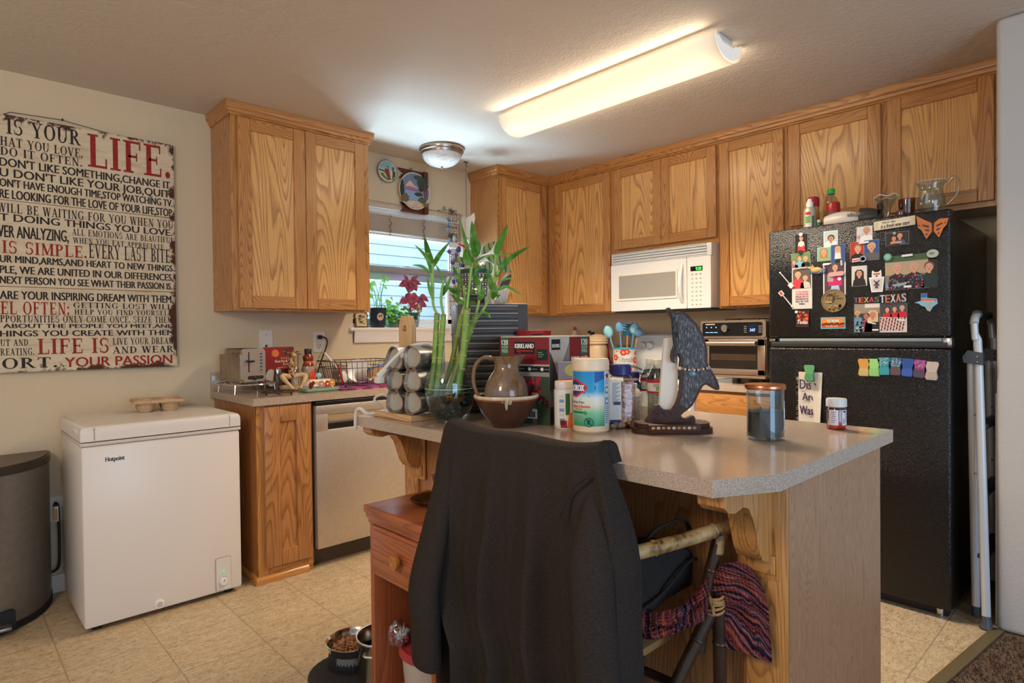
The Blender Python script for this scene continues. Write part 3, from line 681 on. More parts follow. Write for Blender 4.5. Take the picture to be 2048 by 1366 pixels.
for r0 in range(8):
    for c0 in range(3):
        y = -1.630-.028*c0; z = 1.572-.027*r0
        if r0 in (0,): nm = (.010, .005)
        else: nm = (.007, .0045)
        g = G(); g.prism(circ(y, z, *nm, n=12), .0295, .0312, F(186, 176, 166), T=T); g.box(y-.003, y+.003, z-.001, z+.001, .0312, .0316, F(96, 90, 88), T=T); obj('button', g, cp)
g = G(); g.box(MX+.03, -.05, M1+.01, M0-.01, 1.352, 1.363, F(60, 56, 52)); obj('underside_plate', g, mw)

# range
rg = thing('cooking_range', 'white electric range below the microwave', 'range', (-.33, -1.376, 0))
RW = P('range_white', (224, 222, 220), .25)
g = G(); g.box(-.655, -.02, -1.752, -1.0, .03, .895, RW, .006); obj('body', g, rg)
g = G(); g.box(-.665, -.02, -1.754, -.998, .895, .918, RW, .006); obj('cooktop', g, rg)
g = G(); g.prism([(-.13, .918), (-.14, 1.0), (-.10, 1.19), (-.08, 1.205), (-.022, 1.205), (-.022, .918)], -1.752, -1.0, RW, T=lambda u, v, w: Vector((u, w, v))); bg_ = obj('backguard', g, rg)
for y in (-1.075, -1.135, -1.62, -1.68):
    g = G(); g.tube([(-.122, y, 1.125), (-.145, y, 1.118)], [.024, .021], F(206, 204, 200), 18); g.box(-.149, -.142, y-.004, y+.004, 1.10, 1.138, F(190, 188, 184)); obj('knob', g, bg_)
g = G(); g.prism(rrect(-1.50, -1.25, 1.07, 1.165, .01), 0, .002, F(70, 74, 84), T=lambda u, v, w: Vector((-.123+(v-1.118)*.2-w, u, v))); obj('clock_panel', g, bg_)
for x, y, r in ((-.22, -1.19, .075), (-.22, -1.56, .095), (-.50, -1.19, .095), (-.50, -1.56, .075)):
    g = G(); g.tube([(x+(.012+(r-.012)*k/60)*math.cos(k*.5), y+(.012+(r-.012)*k/60)*math.sin(k*.5), .925) for k in range(61)], .005, F(46, 44, 44), 6); g.lathe([(r+.008, .918), (r+.008, .9205), (r, .919)], CHROME, 28, c=(x, y)); obj('coil_burner', g, rg)
g = G(); g.box(-.685, -.655, -1.74, -1.012, .22, .80, RW, .008); od = obj('oven_door', g, rg)
g = G(); g.tube([(-.72, -1.70, .76), (-.72, -1.05, .76)], .012, RW, 10); g.tube([(-.72, -1.70, .76), (-.684, -1.70, .76)], .010, RW, 8); g.tube([(-.72, -1.05, .76), (-.684, -1.05, .76)], .010, RW, 8); obj('handle', g, od)
g = G(); g.box(-.675, -.655, -1.745, -1.007, .04, .20, RW, .006); obj('drawer', g, rg)
pan = thing('frying_pan', 'dark frying pan on the range with its handle to the left', 'pan', (-.50, -1.50, .9305))
g = G(); g.shell([(.10, 0), (.125, .01), (.14, .045)], .004, F(32, 32, 36, .3), 28); obj('bowl', g, pan, local=True)
g = G(); g.tube([(-.06, .125, .038), (-.09, .18, .062), (-.12, .24, .072)], [.009, .012, .011], F(34, 34, 40, .3), 8, flat=.6); obj('handle', g, pan, local=True)

# toaster oven
to = thing('toaster_oven', 'stainless toaster oven with a black control panel beside the fridge', 'toaster oven', (-.35, -1.88, .914))
TX = -.55; t0, t1 = -1.768, -2.158
STO = P('toaster_steel', (192, 172, 152), .3, .85, vary=(50, .05))
g = G(); g.box(TX+.02, -.14, t1+.004, t0-.004, .955, 1.27, STO, .008); obj('body', g, to)
T = onX(TX+.02)
g = G(); g.prism(rrect(t1, t0, 1.176, 1.276, .014), 0, .022, STO, T=T, bev=.003); g.prism(rrect(t1+.018, t0-.012, 1.186, 1.264, .012), .022, .0235, P('panel_gloss_black', (20, 20, 22), .12), T=T); cp = obj('control_panel', g, to)
g = G(); g.lathe([(.021, 0), (.021, .014), (.017, .018), (0, .018)], CHROME, 24, T=Matrix.Translation((TX-.003, -1.924, 1.232)) @ Matrix.Rotation(-PI/2, 4, 'Y')); obj('knob', g, cp)
g = G(); g.box(-2.105, -2.06, 1.205, 1.25, .0235, .0242, F(26, 34, 60, .2), T=T); text(g, '347', -2.10, -2.07, 1.212, 1.228, P('led_blue', (120, 170, 255), .4, emit=1.5), T, .0246, .0006, flip=True)
for k in range(4): g.box(-2.05, -2.035, 1.206+.011*k, 1.209+.011*k, .0236, .0242, F(160, 160, 160), T=T); g.box(-2.138, -2.118, 1.206+.011*k, 1.209+.011*k, .0236, .0242, F(160, 160, 160), T=T)
for k in range(3): g.box(-1.80-.027*k, -1.822-.027*k, 1.206, 1.209, .0236, .0242, P('led_blue', (120, 170, 255)), T=T); g.box(-1.81-.03*k, -1.804-.03*k, 1.234, 1.24, .0236, .0242, P('led_blue', (120, 170, 255)), T=T)
g.box(-1.86, -1.80, 1.252, 1.258, .0236, .0242, F(180, 176, 170), T=T); obj('display', g, cp)
g = G(); T2 = onX(TX+.018)
for q in ((t1+.006, t0-.006, 1.13, 1.17), (t1+.006, t0-.006, .966, .998), (t1+.006, t1+.05, .966, 1.17), (t0-.05, t0-.006, .966, 1.17)): g.box(*q, 0, .016, STO, .003, T=T2)
tdr = obj('door', g, to)
g = G(); g.box(t1+.05, t0-.05, .998, 1.13, .004, .008, P('oven_glass_dark', (38, 30, 26), .06, spec=.6), T=T2); obj('door_window', g, tdr)
g = G(); g.tube([T2(t1+.05, 1.146, .04), T2(t0-.04, 1.146, .04)], .0095, STO, 10); g.tube([T2(t1+.045, 1.146, .01), T2(t1+.045, 1.146, .042)], .011, BLACKP, 8); g.tube([T2(t0-.045, 1.146, .01), T2(t0-.045, 1.146, .042)], .011, BLACKP, 8); obj('handle', g, tdr)
g = G()
for k in range(6): g.box(t1+.06, t0-.06, 1.05+.006*k, 1.0515+.006*k, .009, .0095, F(120, 96, 70), T=T2)
obj('oven_rack', g, tdr)
for x in (TX+.05, -.18):
    for y in (t1+.05, t0-.05): g = G(); g.tube([(x, y, .9145), (x, y, .957)], .012, BLACKP, 10); obj('foot', g, to)
g = G(); g.box(TX-.005, TX+.05, t1+.004, t0-.004, .948, .962, STO, .003); obj('crumb_tray', g, to)
rk = thing('cooling_rack', 'small dark wire rack lying on the toaster oven', 'rack', (-.4, -2.0, 1.271))
g = G()
for k in range(7): g.tube([(-.10+.03*k, -.10, .016), (-.10+.03*k, .10, .016)], .002, F(70, 44, 30), 5)
g.tube([(-.11, -.10, .013), (.09, -.10, .013)], .0025, F(70, 44, 30), 5); g.tube([(-.11, .10, .013), (.09, .10, .013)], .0025, F(70, 44, 30), 5); obj('grid', g, rk, local=True)
for x in (-.1, .08):
    for y in (-.1, .1): g = G(); g.tube([(x, y, 0), (x, y, .015)], .004, F(60, 30, 24), 6); obj('foot', g, rk, local=True)

# ceiling lights
fl = thing('ceiling_light', 'long curved fluorescent ceiling light with a cream diffuser', 'ceiling light', (-1.43, -1.77, 2.446))
FYA, FYB = -2.40, -1.10; fxc = -1.43; hw = .118
g = G(); g.box(fxc-.06, fxc+.06, FYA+.012, FYB-.012, 2.412, 2.4455, P('fixture_pan_white', (230, 226, 220), .4), .004); obj('pan', g, fl)
DIF = NT('acrylic_diffuser'); v = DIF.co((6, .12, 6)); nz = DIF.noise(v, 2, 2)
DIF.set(Base__Color=srgb(236, 230, 222), Roughness=.35); DIF.b.inputs['Emission Color'].default_value = srgb(255, 240, 224)
DIF.put(DIF.b.inputs['Emission Strength'], DIF.math('ADD', DIF.math('MULTIPLY', nz, .10), .04)); DIF = DIF.m
g = G(); prof = [(fxc+hw*math.cos(a), 2.422+(-.085)*math.sin(a)) for a in [PI*k/18 for k in range(19)]]
rim = [(fxc-hw+.022, 2.432), (fxc-hw+.004, 2.436)]; 
vs = []; fs = []; prof2 = [(fxc+hw-.026, 2.428), (fxc+hw-.012, 2.437), (fxc+hw-.001, 2.432)]+prof+[(fxc-hw+.001, 2.432), (fxc-hw+.012, 2.437), (fxc-hw+.026, 2.428)]
for y in (FYA, FYB):
    for x, z in prof2: vs.append((x, y, z))
n_ = len(prof2)
for i in range(n_-1): fs.append((i, i+1, n_+i+1, n_+i))
g.add(vs, fs, DIF); bmesh.ops.solidify(g.bm, geom=g.bm.faces[:], thickness=.004); df = obj('diffuser', g, fl)
for y, s_ in ((FYA+.004, -1), (FYB-.004, 1)):
    g = G(); g.prism([(fxc+(hw-.012)*math.cos(PI*k/16), 2.424-.075*math.sin(PI*k/16)) for k in range(17)]+[(fxc-.07, 2.424), (fxc-.045, 2.408), (fxc+.045, 2.408), (fxc+.07, 2.424)], y, y+.003, P('end_cap_clear', (236, 232, 224), .25, emit=.35), T=lambda u, v, w: Vector((u, w, v))); obj('end_cap', g, fl)

for x in (fxc-.05, fxc+.05): g = G(); g.tube([(x, FYA+.04, 2.395), (x, FYB-.04, 2.395)], .013, P('fluorescent_tube', (255, 236, 205), .4, emit=6), 10); obj('tube', g, fl)
area('fluorescent_glow', (fxc, -1.75, 2.328), (fxc, -1.7501, 0), .22, 1.2, 34, WARM, 132)
for s_ in (-1, 1): area('fluorescent_side_glow', (fxc+s_*.135, -1.75, 2.40), (fxc+s_*.6, -1.75, 2.44), 1.25, .03, 2.0, WARM)
dm = thing('ceiling_light', 'round frosted dome ceiling light with a nickel ring near the window', 'ceiling light', (-1.395, -.37, 2.446))
g = G(); g.lathe([(.148, 0), (.150, -.012), (.143, -.028), (.138, -.030), (.134, -.044), (.128, -.044), (.128, 0)], NICKEL, 40); obj('rim', g, dm, local=True)
t = NT('alabaster_glass'); n1 = t.noise(t.co((1, 1, 1)), 9, 3, .5, 1.5); t.set(Base__Color=t.ramp(n1, [(.35, srgb(208, 206, 202)), (.52, srgb(236, 234, 230)), (.56, srgb(206, 204, 200))]), Roughness=.25); t.b.inputs['Subsurface Weight'].default_value = .2
g = G(); g.lathe([(.129, -.042), (.126, -.058), (.112, -.082), (.086, -.103), (.05, -.116), (.012, -.120), (0, -.120)], t.m, 40); obj('dome', g, dm, local=True)
g = G(); g.lathe([(.006, -.118), (.008, -.124), (.006, -.132), (0, -.136)], NICKEL, 14); obj('finial', g, dm, local=True)

# ================================================================== left wall: sign, freezer top, bin, sockets
def m_sign():
    t = NT('distressed_boards'); v = t.co(); n1 = t.noise(t.co((7, 7, 30)), 1, 5, .7); n2 = t.noise(v, 9, 5, .7); sp = t.n('SeparateXYZ', i0=v)
    # worn brown border: distance to the board's edges (object space, board centred)
    ex = t.math('SUBTRACT', .51, t.math('ABSOLUTE', sp.outputs[0])); ez = t.math('SUBTRACT', .588, t.math('ABSOLUTE', sp.outputs[2])); e = t.math('MINIMUM', ex, ez)
    wv = t.math('ADD', t.math('MULTIPLY', e, 14.0), t.math('MULTIPLY', t.math('SUBTRACT', n2, .5), 3.4))
    worn = t.ramp(wv, [(.0, (1, 1, 1)), (.09, (.7, .7, .7)), (.24, (0, 0, 0))])
    base = t.ramp(n1, [(.30, srgb(196, 172, 138)), (.48, srgb(214, 196, 166)), (.7, srgb(224, 207, 178))])
    spot = t.ramp(t.noise(v, 34, 4, .75), [(.30, (1, 1, 1)), (.38, (0, 0, 0))])
    base = t.mix(t.math('MULTIPLY', spot, .35), base, srgb(150, 104, 66))
    t.set(Base__Color=t.mix(worn, base, srgb(84, 50, 34)), Roughness=.7); t.b.inputs['Specular IOR Level'].default_value = .2; return t.m
SGX0, SGX1, SGZ0, SGZ1 = -3.94, -2.916, 1.062, 2.238
sgn = thing('wall_sign', 'tall distressed plank sign covered in black and red sayings', 'sign', ((SGX0+SGX1)/2, -.015, (SGZ0+SGZ1)/2))
SB = m_sign(); g = G()
for z0, z1 in ((SGZ0, 1.4545), (1.457, 1.8475), (1.850, SGZ1)): g.box(SGX0, SGX1, -.029, -.012, z0, z1, SB, .0012, seg=1)
g.box(SGX0+.05, SGX0+.10, -.012, -.002, SGZ0+.05, SGZ1-.05, F(150, 110, 70)); g.box(SGX1-.10, SGX1-.05, -.012, -.002, SGZ0+.05, SGZ1-.05, F(150, 110, 70))
obj('boards', g, sgn)
g = G(); g.box(SGX0+.01, SGX1-.004, -.024, -.013, 1.4535, 1.458, F(120, 74, 40)); g.box(SGX0+.01, SGX1-.004, -.024, -.013, 1.8465, 1.851, F(120, 74, 40)); obj('board_joint', g, sgn)
INK = P('black_lettering', (44, 38, 36), .8, vary=(60, .3)); RED = P('red_lettering', (150, 38, 36), .8, vary=(60, .25))
ROWS = [
("LIFE.",'R',-3.2984,-2.9281,2.0571,2.2190),
("IS YOUR",'S',-3.6038,-3.3244,2.1515,2.2236),
("HAT YOU LOVE,",'S',-3.6260,-3.3157,2.0943,2.1356),
("DO IT OFTEN.",'S',-3.6267,-3.3182,2.0509,2.0892),
("DON'T LIKE SOMETHING,CHANGE IT.",'B',-3.6285,-2.9280,2.0019,2.0414),
("U DON'T LIKE YOUR JOB,QUIT.",'B',-3.6292,-2.9288,1.9546,1.9940),
("ON'T HAVE ENOUGH TIME,STOP WATCHING TV.",'B',-3.6299,-2.9256,1.9091,1.9463),
("RE LOOKING FOR THE LOVE OF YOUR LIFE,STOP,",'B',-3.6306,-2.9233,1.8563,1.8981),
("WILL BE WAITING FOR YOU WHEN YOU",'S',-3.6404,-2.9244,1.7920,1.8338),
("T DOING THINGS YOU LOVE.",'B',-3.6322,-2.9282,1.7534,1.7884),
("VER ANALYZING,",'B',-3.6396,-3.3798,1.6794,1.7364),
("ALL EMOTIONS ARE BEAUTIFUL",'S',-3.3654,-2.9228,1.7144,1.7460),
("WHEN YOU EAT APPRECIATE",'S',-3.3617,-2.9699,1.6766,1.7046),
("IS SIMPLE.",'R',-3.6276,-3.3065,1.6070,1.6640),
("EVERY LAST BITE.",'S',-3.2999,-2.9300,1.6098,1.6797),
("UR MIND,ARMS,AND HEART TO NEW THINGS",'B',-3.6349,-2.9314,1.5650,1.5989),
("PLE, WE ARE UNITED IN OUR DIFFERENCES,",'B',-3.6356,-2.9291,1.5155,1.5516),
("NEXT PERSON YOU SEE WHAT THEIR PASSION IS.",'B',-3.6363,-2.9350,1.4690,1.5040),
("ARE YOUR INSPIRING DREAM WITH THEM,",'B',-3.6373,-2.9310,1.3981,1.4376),
("EL OFTEN;",'R',-3.6378,-3.3815,1.3290,1.3872),
("GETTING LOST WILL",'S',-3.3666,-2.9369,1.3630,1.3901),
("HELP YOU FIND YOURSELF.",'S',-3.3629,-2.9293,1.3304,1.3563),
("PPORTUNITIES ONLY COME ONCE, SEIZE THEM.",'S',-3.6389,-2.9278,1.2920,1.3247),
("ABOUT THE PEOPLE YOU MEET,AND",'B',-3.6284,-2.9305,1.2660,1.2863),
("HINGS YOU CREATE WITH THEM",'B',-3.6399,-2.9310,1.2275,1.2558),
("UT AND",'S',-3.6407,-3.5403,1.1843,1.2139),
("REATING.",'S',-3.6413,-3.5184,1.1413,1.1730),
("LIFE IS",'R',-3.5074,-3.2218,1.1424,1.2156),
("LIVE YOUR DREAM,",'S',-3.2082,-2.9245,1.1811,1.2150),
("AND WEAR",'S',-3.2089,-2.9334,1.1372,1.1710),
("ORT.",'S',-3.6383,-3.4313,1.0800,1.1285),
("YOUR PASSION",'Q',-3.4040,-2.9413,1.0776,1.1261),
]
LEAD = {"IS YOUR": "THIS ", "HAT YOU LOVE,": "DO W", "DO IT OFTEN.": "AND ", "DON'T LIKE SOMETHING,CHANGE IT.": "IF YOU ", "U DON'T LIKE YOUR JOB,QUIT.": "IF YO", "ON'T HAVE ENOUGH TIME,STOP WATCHING TV.": "IF YOU D", "RE LOOKING FOR THE LOVE OF YOUR LIFE,STOP,": "IF YOU A", "T DOING THINGS YOU LOVE.": "STAR", "VER ANALYZING,": "STOP O", "UR MIND,ARMS,AND HEART TO NEW THINGS": "OPEN YO", "PLE, WE ARE UNITED IN OUR DIFFERENCES,": "AND PEO", "NEXT PERSON YOU SEE WHAT THEIR PASSION IS.": "ASK THE ", "ARE YOUR INSPIRING DREAM WITH THEM,": "AND SH", "EL OFTEN;": "TRAV", "PPORTUNITIES ONLY COME ONCE, SEIZE THEM.": "SOME O", "HINGS YOU CREATE WITH THEM": "AND T", "UT AND": "SO GO O", "REATING.": "START C", "ORT.": "SH", "IS SIMPLE.": "LIFE ", "ABOUT THE PEOPLE YOU MEET,AND": "LIFE IS ", "WILL BE WAITING FOR YOU WHEN YOU": "THEY "}
gk, gr = G(), G(); TS = onY(-.029)
for s_, st, x0, x1, z0, z1 in ROWS:
    gg = gr if st in 'RQ' else gk; fn = roman if st in 'RS' else text; m_ = RED if st in 'RQ' else INK
    lead = LEAD.get(s_, '')
    if lead:
        if fn is roman: wd = lambda q: sum(_sg(c)[1]+.09 for c in q)
        else: wd = lambda q: max(v[0] for v in _glyphs(q)[0])-min(v[0] for v in _glyphs(q)[0])
        k = (x1-x0)/wd(s_); x0 = max(SGX0+.02, x1-k*wd(lead+s_)); s_ = lead+s_
    if fn is text: text(gg, s_, x0, x1, z0, z1, m_, TS, .0006, .0013)
    else: roman(gg, s_, x0, x1, z0, z1, m_, TS)
obj('black_lettering', gk, sgn); obj('red_lettering', gr, sgn)
g = G(); g.tube([(-3.62, -.012, 2.236), (-3.585, -.006, 2.258), (-3.398, -.008, 2.266), (-3.16, -.012, 2.238)], .0014, F(60, 52, 46), 6); obj('hanging_wire', g, sgn)
g = G(); g.tube([(-3.392, .0, 2.266), (-3.392, -.014, 2.268)], .003, F(40, 36, 34), 8); g.ball((-3.392, -.014, 2.268), .0045, F(40, 36, 34), 8); obj('wall_nail', g, label='small dark nail holding the wire of the plank sign', cat='nail', at=(-3.392, 0, 2.266))

# moulded pulp drink carrier on the freezer
cc = thing('cup_carrier', 'moulded cardboard four-cup carrier lying upside down on the white freezer', 'cup carrier', (-3.055, -.20, .853), math.radians(-8))
g = G()
def cf(u, v):
    x = (u-.5)*.215; y = (v-.5)*.20; q = 0
    for cx in (-.052, .052):
        for cy in (-.048, .048):
            d = math.hypot(x-cx, y-cy); q = max(q, 1-min(1, max(0, (d-.027)/.018)))
    q = q*q*(3-2*q); e = max(abs(x)/.1075, abs(y)/.10); lip = .004*math.sin(40*x)*math.sin(35*y) - (.010 if e > .97 else 0)
    return (x, y, .058-.0555*q+lip)
g.grid(cf, 44, 40, CARD, th=.004)
obj('tray', g, cc, local=True)
g = G(); g.prism(rrect(-.1095, .1095, -.102, .102, .02), .046, .050, CARD); 
for q in (1,): pass
g2 = G(); g2.tube([(p[0], p[1], .049) for p in rrect(-.1085, .1085, -.101, .101, .02)]+[(.1085-.0, .081, .049)], .006, CARD, 6); obj('rim', g2, cc, local=True); g.bm.free()

# half round step bin
tc = thing('trash_can', 'half-round stainless step bin with a black lid at the far left', 'trash can', (-3.74, -.03, 0))
def dsh(k, n=40):
    p = [(.265*k*math.cos(a)*1.0, -.35*k*math.sin(a)-.0) for a in [PI*i/n for i in range(n+1)]]
    return p
BIN = P('bin_steel', (142, 136, 128), .40, .85, vary=(40, .08))
g = G(); g.prism(dsh(1.0), .03, .655, BIN); obj('body', g, tc, local=True)
g = G(); g.prism(dsh(1.012), .004, .032, RUBBER); obj('base_ring', g, tc, local=True)
g = G(); g.prism(dsh(1.018), .652, .685, P('bin_lid_black', (52, 42, 34), .35), bev=.004); g.prism(dsh(.985), .6845, .690, P('bin_lid_top', (86, 68, 52), .4), bev=.003); obj('lid', g, tc, local=True)
g = G(); g.prism([(-.05, .02), (.05, .02), (.05, .085), (.042, .095), (-.042, .095), (-.05, .085)], .330, .352, RUBBER, T=lambda u, v, w: Vector((u+.06, -w, v))); obj('pedal_housing', g, tc, local=True)
g = G(); g.box(.025, .095, -.40, -.34, .03, .045, P('bin_pedal', (150, 140, 130), .35, .8), .005); obj('pedal', g, tc, local=True)
# socket behind the freezer with plug, cord and tag
o = thing('wall_outlet', 'white wall outlet low down between the bin and freezer', 'outlet', (-3.437, -.001, .40))
g = G(); g.prism(rrect(-.036, .036, -.06, .06, .006), 0, .005, WHITEP, T=lambda u, v, w: Vector((u, -w, v)), bev=.002); obj('cover_plate', g, o, local=True)
g = G(); g.box(-.016, .016, -.030, -.004, .005, .035, BLACKP, .005); g.tube(spline([(-.004, -.03, .02), (-.022, -.05, .028), (-.035, -.045, .012)]), .005, BLACKP, 8); obj('power_plug', g, label='black plug in the low outlet behind the bin', cat='plug', at=(-3.437, -.001, .40), local=False) if False else None
cd = thing('power_cord', 'black power cord with a paper tag hanging behind the freezer', 'cord', (-3.44, -.05, .38))
g = G(); g.tube(spline([(-3.455, -.012, .42), (-3.452, -.04, .435), (-3.446, -.055, .425), (-3.444, -.06, .38), (-3.443, -.06, .25), (-3.446, -.06, .15), (-3.462, -.055, .12), (-3.50, -.05, .115)], 6), .006, BLACKP, 8); obj('cable', g, cd)
g = G(); g.box(-3.462, -3.446, -.072, -.068, .355, .425, WHITEP); g.box(-3.46, -3.449, -.0732, -.072, .36, .415, F(214, 140, 40)); obj('tag', g, cd)
def plate(name, label, x, z, w=.074, h=.118, kind='outlet'):
    o = thing(name, label, kind, (x, -.001, z)); g = G(); g.prism(rrect(-w/2, w/2, -h/2, h/2, .006), 0, .005, WHITEP, T=lambda u, v, w_: Vector((u, -w_, v)), bev=.0025); obj('cover_plate', g, o, local=True); return o
pj_ = plate('phone_jack', 'white phone jack plate on the wall behind the toaster', -2.432, 1.187, .078, .128, 'wall jack')
g = G(); g.box(-.006, .006, -.0068, -.004, -.035, -.022, F(36, 32, 30)); g.box(-.003, .003, -.0062, -.004, .036, .040, F(90, 84, 80)); obj('jack', g, pj_, local=True)
po = plate('wall_outlet', 'white wall outlet beside the window with a black plug in it', -2.101, 1.176, .078, .128)
g = G()
for z in (-.026,): 
    for x in (-.008, .006): g.box(x, x+.003, -.0064, -.004, z, z+.011, F(50, 44, 40))
    g.box(-.003, .003, -.0064, -.004, z-.014, z-.008, F(50, 44, 40))
g.prism(rrect(-.019, .019, -.046, .046, .012), .005, .006, F(214, 206, 196), T=lambda u, v, w_: Vector((u, -w_, v))); obj('receptacle', g, po, local=True)
g = G(); g.box(-2.113, -2.088, -.032, -.007, 1.195, 1.218, BLACKP, .004); g.tube(spline([(-2.095, -.02, 1.206), (-2.068, -.03, 1.20), (-2.062, -.035, 1.16), (-2.10, -.04, 1.07), (-2.135, -.05, .98), (-2.15, -.07, .9205)], 6), .0045, BLACKP, 8); obj('plug_cord', g, label='black plug and cord hanging from the wall outlet to the worktop', cat='cord', at=(-2.1, -.02, 1.206))

# ================================================================== things on the worktop under the window
WT = .9142
ra = thing('toaster_rack', 'low chrome wire stand under the toaster', 'rack', (-2.64, -.26, WT))
g = G(); pts = [(.145*math.cos(a)-.0, .165*math.sin(a)) for a in [2*PI*k/32 for k in range(33)]]
g.tube([(x, y, .050) for x, y in pts], .004, CHROME, 8, cap=False); obj('top_hoop', g, ra, local=True)
for x, y in ((-.1, -.12), (.1, -.12), (-.1, .12), (.1, .12)): g = G(); g.tube([(x, y, .05), (x*1.05, y*1.05, .002)], .0035, CHROME, 6); obj('leg', g, ra, local=True)
g = G()
for k in range(7): x = -.108+.036*k; g.tube([(x, -math.sqrt(1-(x/.145)**2)*.165, .050), (x, math.sqrt(1-(x/.145)**2)*.165, .050)], .0025, CHROME, 6)
obj('wire_deck', g, ra, local=True)
tt = thing('toaster', 'dull stainless two-slice toaster on a chrome stand', 'toaster', (-2.65, -.24, WT+.054), math.radians(6))
TST = P('toaster_shell', (164, 148, 132), .26, .95, vary=(30, .2))
g = G(); b = bmesh.new(); bmesh.ops.create_cube(b, size=1)
for v in b.verts: v.co = (v.co.x*.135, .012+v.co.y*.235, .094+v.co.z*.176)
bmesh.ops.bevel(b, geom=[e for e in b.edges if e.verts[0].co.z > .1 and e.verts[1].co.z > .1 and abs(e.verts[0].co.y-e.verts[1].co.y) > .1], offset=.03, segments=5, affect='EDGES'); g.absorb(b, TST); obj('body', g, tt, local=True)
g = G(); g.prism(rrect(-.062, .062, .010, .182, .014), .1055, .125, P('toaster_end_steel', (206, 188, 170), .3, .8), T=lambda u, v, w: Vector((u, -w, v)), bev=.005); ep = obj('end_panel', g, tt, local=True)
TE = lambda u, v, w: Vector((u, -.125-w, v))
g = G(); g.box(-.032, -.026, .06, .165, 0, .0008, BLACKP, T=TE); obj('lever_slot', g, ep, local=True)
g = G(); g.box(-.046, -.006, .112, .124, .002, .022, BLACKP, .004, T=TE); obj('lever', g, ep, local=True)
for i in range(6):
    g = G(); g.prism(circ(.036, .155-.017*i, .010, .007, 14), 0, .004, CHROME, T=TE); g.prism(circ(.036, .155-.017*i, .006, .004, 12), .004, .0046, F(60, 52, 48), T=TE); obj('button', g, ep, local=True)
g = G(); g.prism(rrect(-.036, .050, .022, .040, .008), 0, .0015, F(40, 36, 34), T=TE); g.box(-.008, .008, .018, .034, .0015, .010, BLACKP, .003, T=TE); obj('dial', g, ep, local=True)
g = G()
for x in (-.028, .028): g.box(x-.014, x+.014, -.08, .10, .180, .1835, F(30, 26, 24), .001)
obj('bread_slots', g, tt, local=True)
for x in (-.045, .045):
    for y in (-.08, .09): g = G(); g.tube([(x, y, .0), (x, y, .008)], .009, BLACKP, 8); obj('foot', g, tt, local=True)
# cast trivet
tv = thing('trivet', 'round brown cast-iron trivet in front of the toaster', 'trivet', (-2.575, -.515, WT))
IRON = P('cast_iron', (70, 52, 42), .6, .4, bump=(60, .4))
g = G(); g.lathe([(.085, .012), (.087, .016), (.085, .020), (.076, .020), (.076, .012)], IRON, 32); g.lathe([(.03, .013), (.03, .019), (.022, .019), (.022, .013)], IRON, 20)
for k in range(8): a = k*PI/4; g.tube([(.028*math.cos(a), .028*math.sin(a), .016), (.05*math.cos(a+.25), .05*math.sin(a+.25), .016), (.08*math.cos(a), .08*math.sin(a), .016)], .0045, IRON, 6)
obj('plate', g, tv, local=True)
for k in range(3): a = k*2*PI/3-.8; g = G(); g.tube([(.07*math.cos(a), .07*math.sin(a), 0), (.07*math.cos(a), .07*math.sin(a), .014)], .005, BLACKP, 8); obj('foot', g, tv, local=True)
# recipe book leaning by the wall
bk = thing('recipe_book', 'red and dark recipe book standing behind the toaster', 'book', (-2.40, -.140, WT+.0025), math.radians(6), rx=math.radians(-6))
g = G(); g.box(-.095, .085, -.004, .02, 0, .235, F(232, 222, 206), .001); obj('pages', g, bk, local=True)
g = G(); TB = lambda u, v, w: Vector((u, -.006-w, v)); g.box(-.098, .088, 0, .236, -.001, .002, F(40, 30, 28), T=TB); g.box(-.098, .088, .105, .236, .002, .0025, F(150, 30, 36), T=TB)
g.prism(circ(.0+.012-.04, .200, .022, n=20), .0025, .0029, F(226, 120, 60), T=TB); g.prism(circ(.04, .205, .018, n=16), .0025, .0029, F(60, 56, 56), T=TB)
CR = F(240, 214, 180); text(g, 'Tried & True', .0, .075, .166, .176, CR, TB, .003); text(g, 'Sheet Pan & Skillet', -.035, .085, .146, .162, CR, TB, .003, .0006); text(g, 'Recipes', .015, .07, .128, .141, CR, TB, .003, .0006)
g.box(-.02, .07, .117, .119, .0025, .003, CR, T=TB)
r = random.Random(5)
for _ in range(26): x, y = r.uniform(-.09, .07), r.uniform(.01, .09); g.prism(circ(x, y, r.uniform(.006, .014), n=10), .002, .0024+r.uniform(0, .0004), [F(120, 36, 24), F(170, 70, 30), F(90, 60, 40)][r.randrange(3)], T=TB)
g.prism(circ(-.062, .06, .034, .05, 20), .0026, .0031, F(206, 196, 184), T=TB); obj('cover', g, bk, local=True)
# giraffe caddy with shakers
gi = thing('shaker_caddy', 'wooden giraffe figure squatting as a salt and pepper caddy', 'figurine', (-2.425, -.335, WT))
t = NT('giraffe_coat'); vo = t.n('TexVoronoi', _feature='DISTANCE_TO_EDGE', Scale=46.0); t.put(vo.inputs['Vector'], t.co()); t.set(Base__Color=t.ramp(vo.outputs['Distance'], [(.05, srgb(206, 164, 112)), (.14, srgb(96, 56, 28))]), Roughness=.5); GIR = t.m
PALE = P('pale_wood', (206, 172, 124), .5, vary=(40, .1))
g = G(); g.tube(spline([(0, 0, .075), (0, -.004, .12), (0, -.002, .17), (0, -.008, .192)], 6), [.019]*6+[.015]*6+[.012]*6+[.012], GIR, 12); g.ball((0, -.02, .202), .019, GIR, 12, sc=(.85, 1.25, .9)); g.ball((0, -.042, .195), .012, PALE, 10, sc=(1, 1.1, .8)); gb = obj('body', g, gi, local=True)
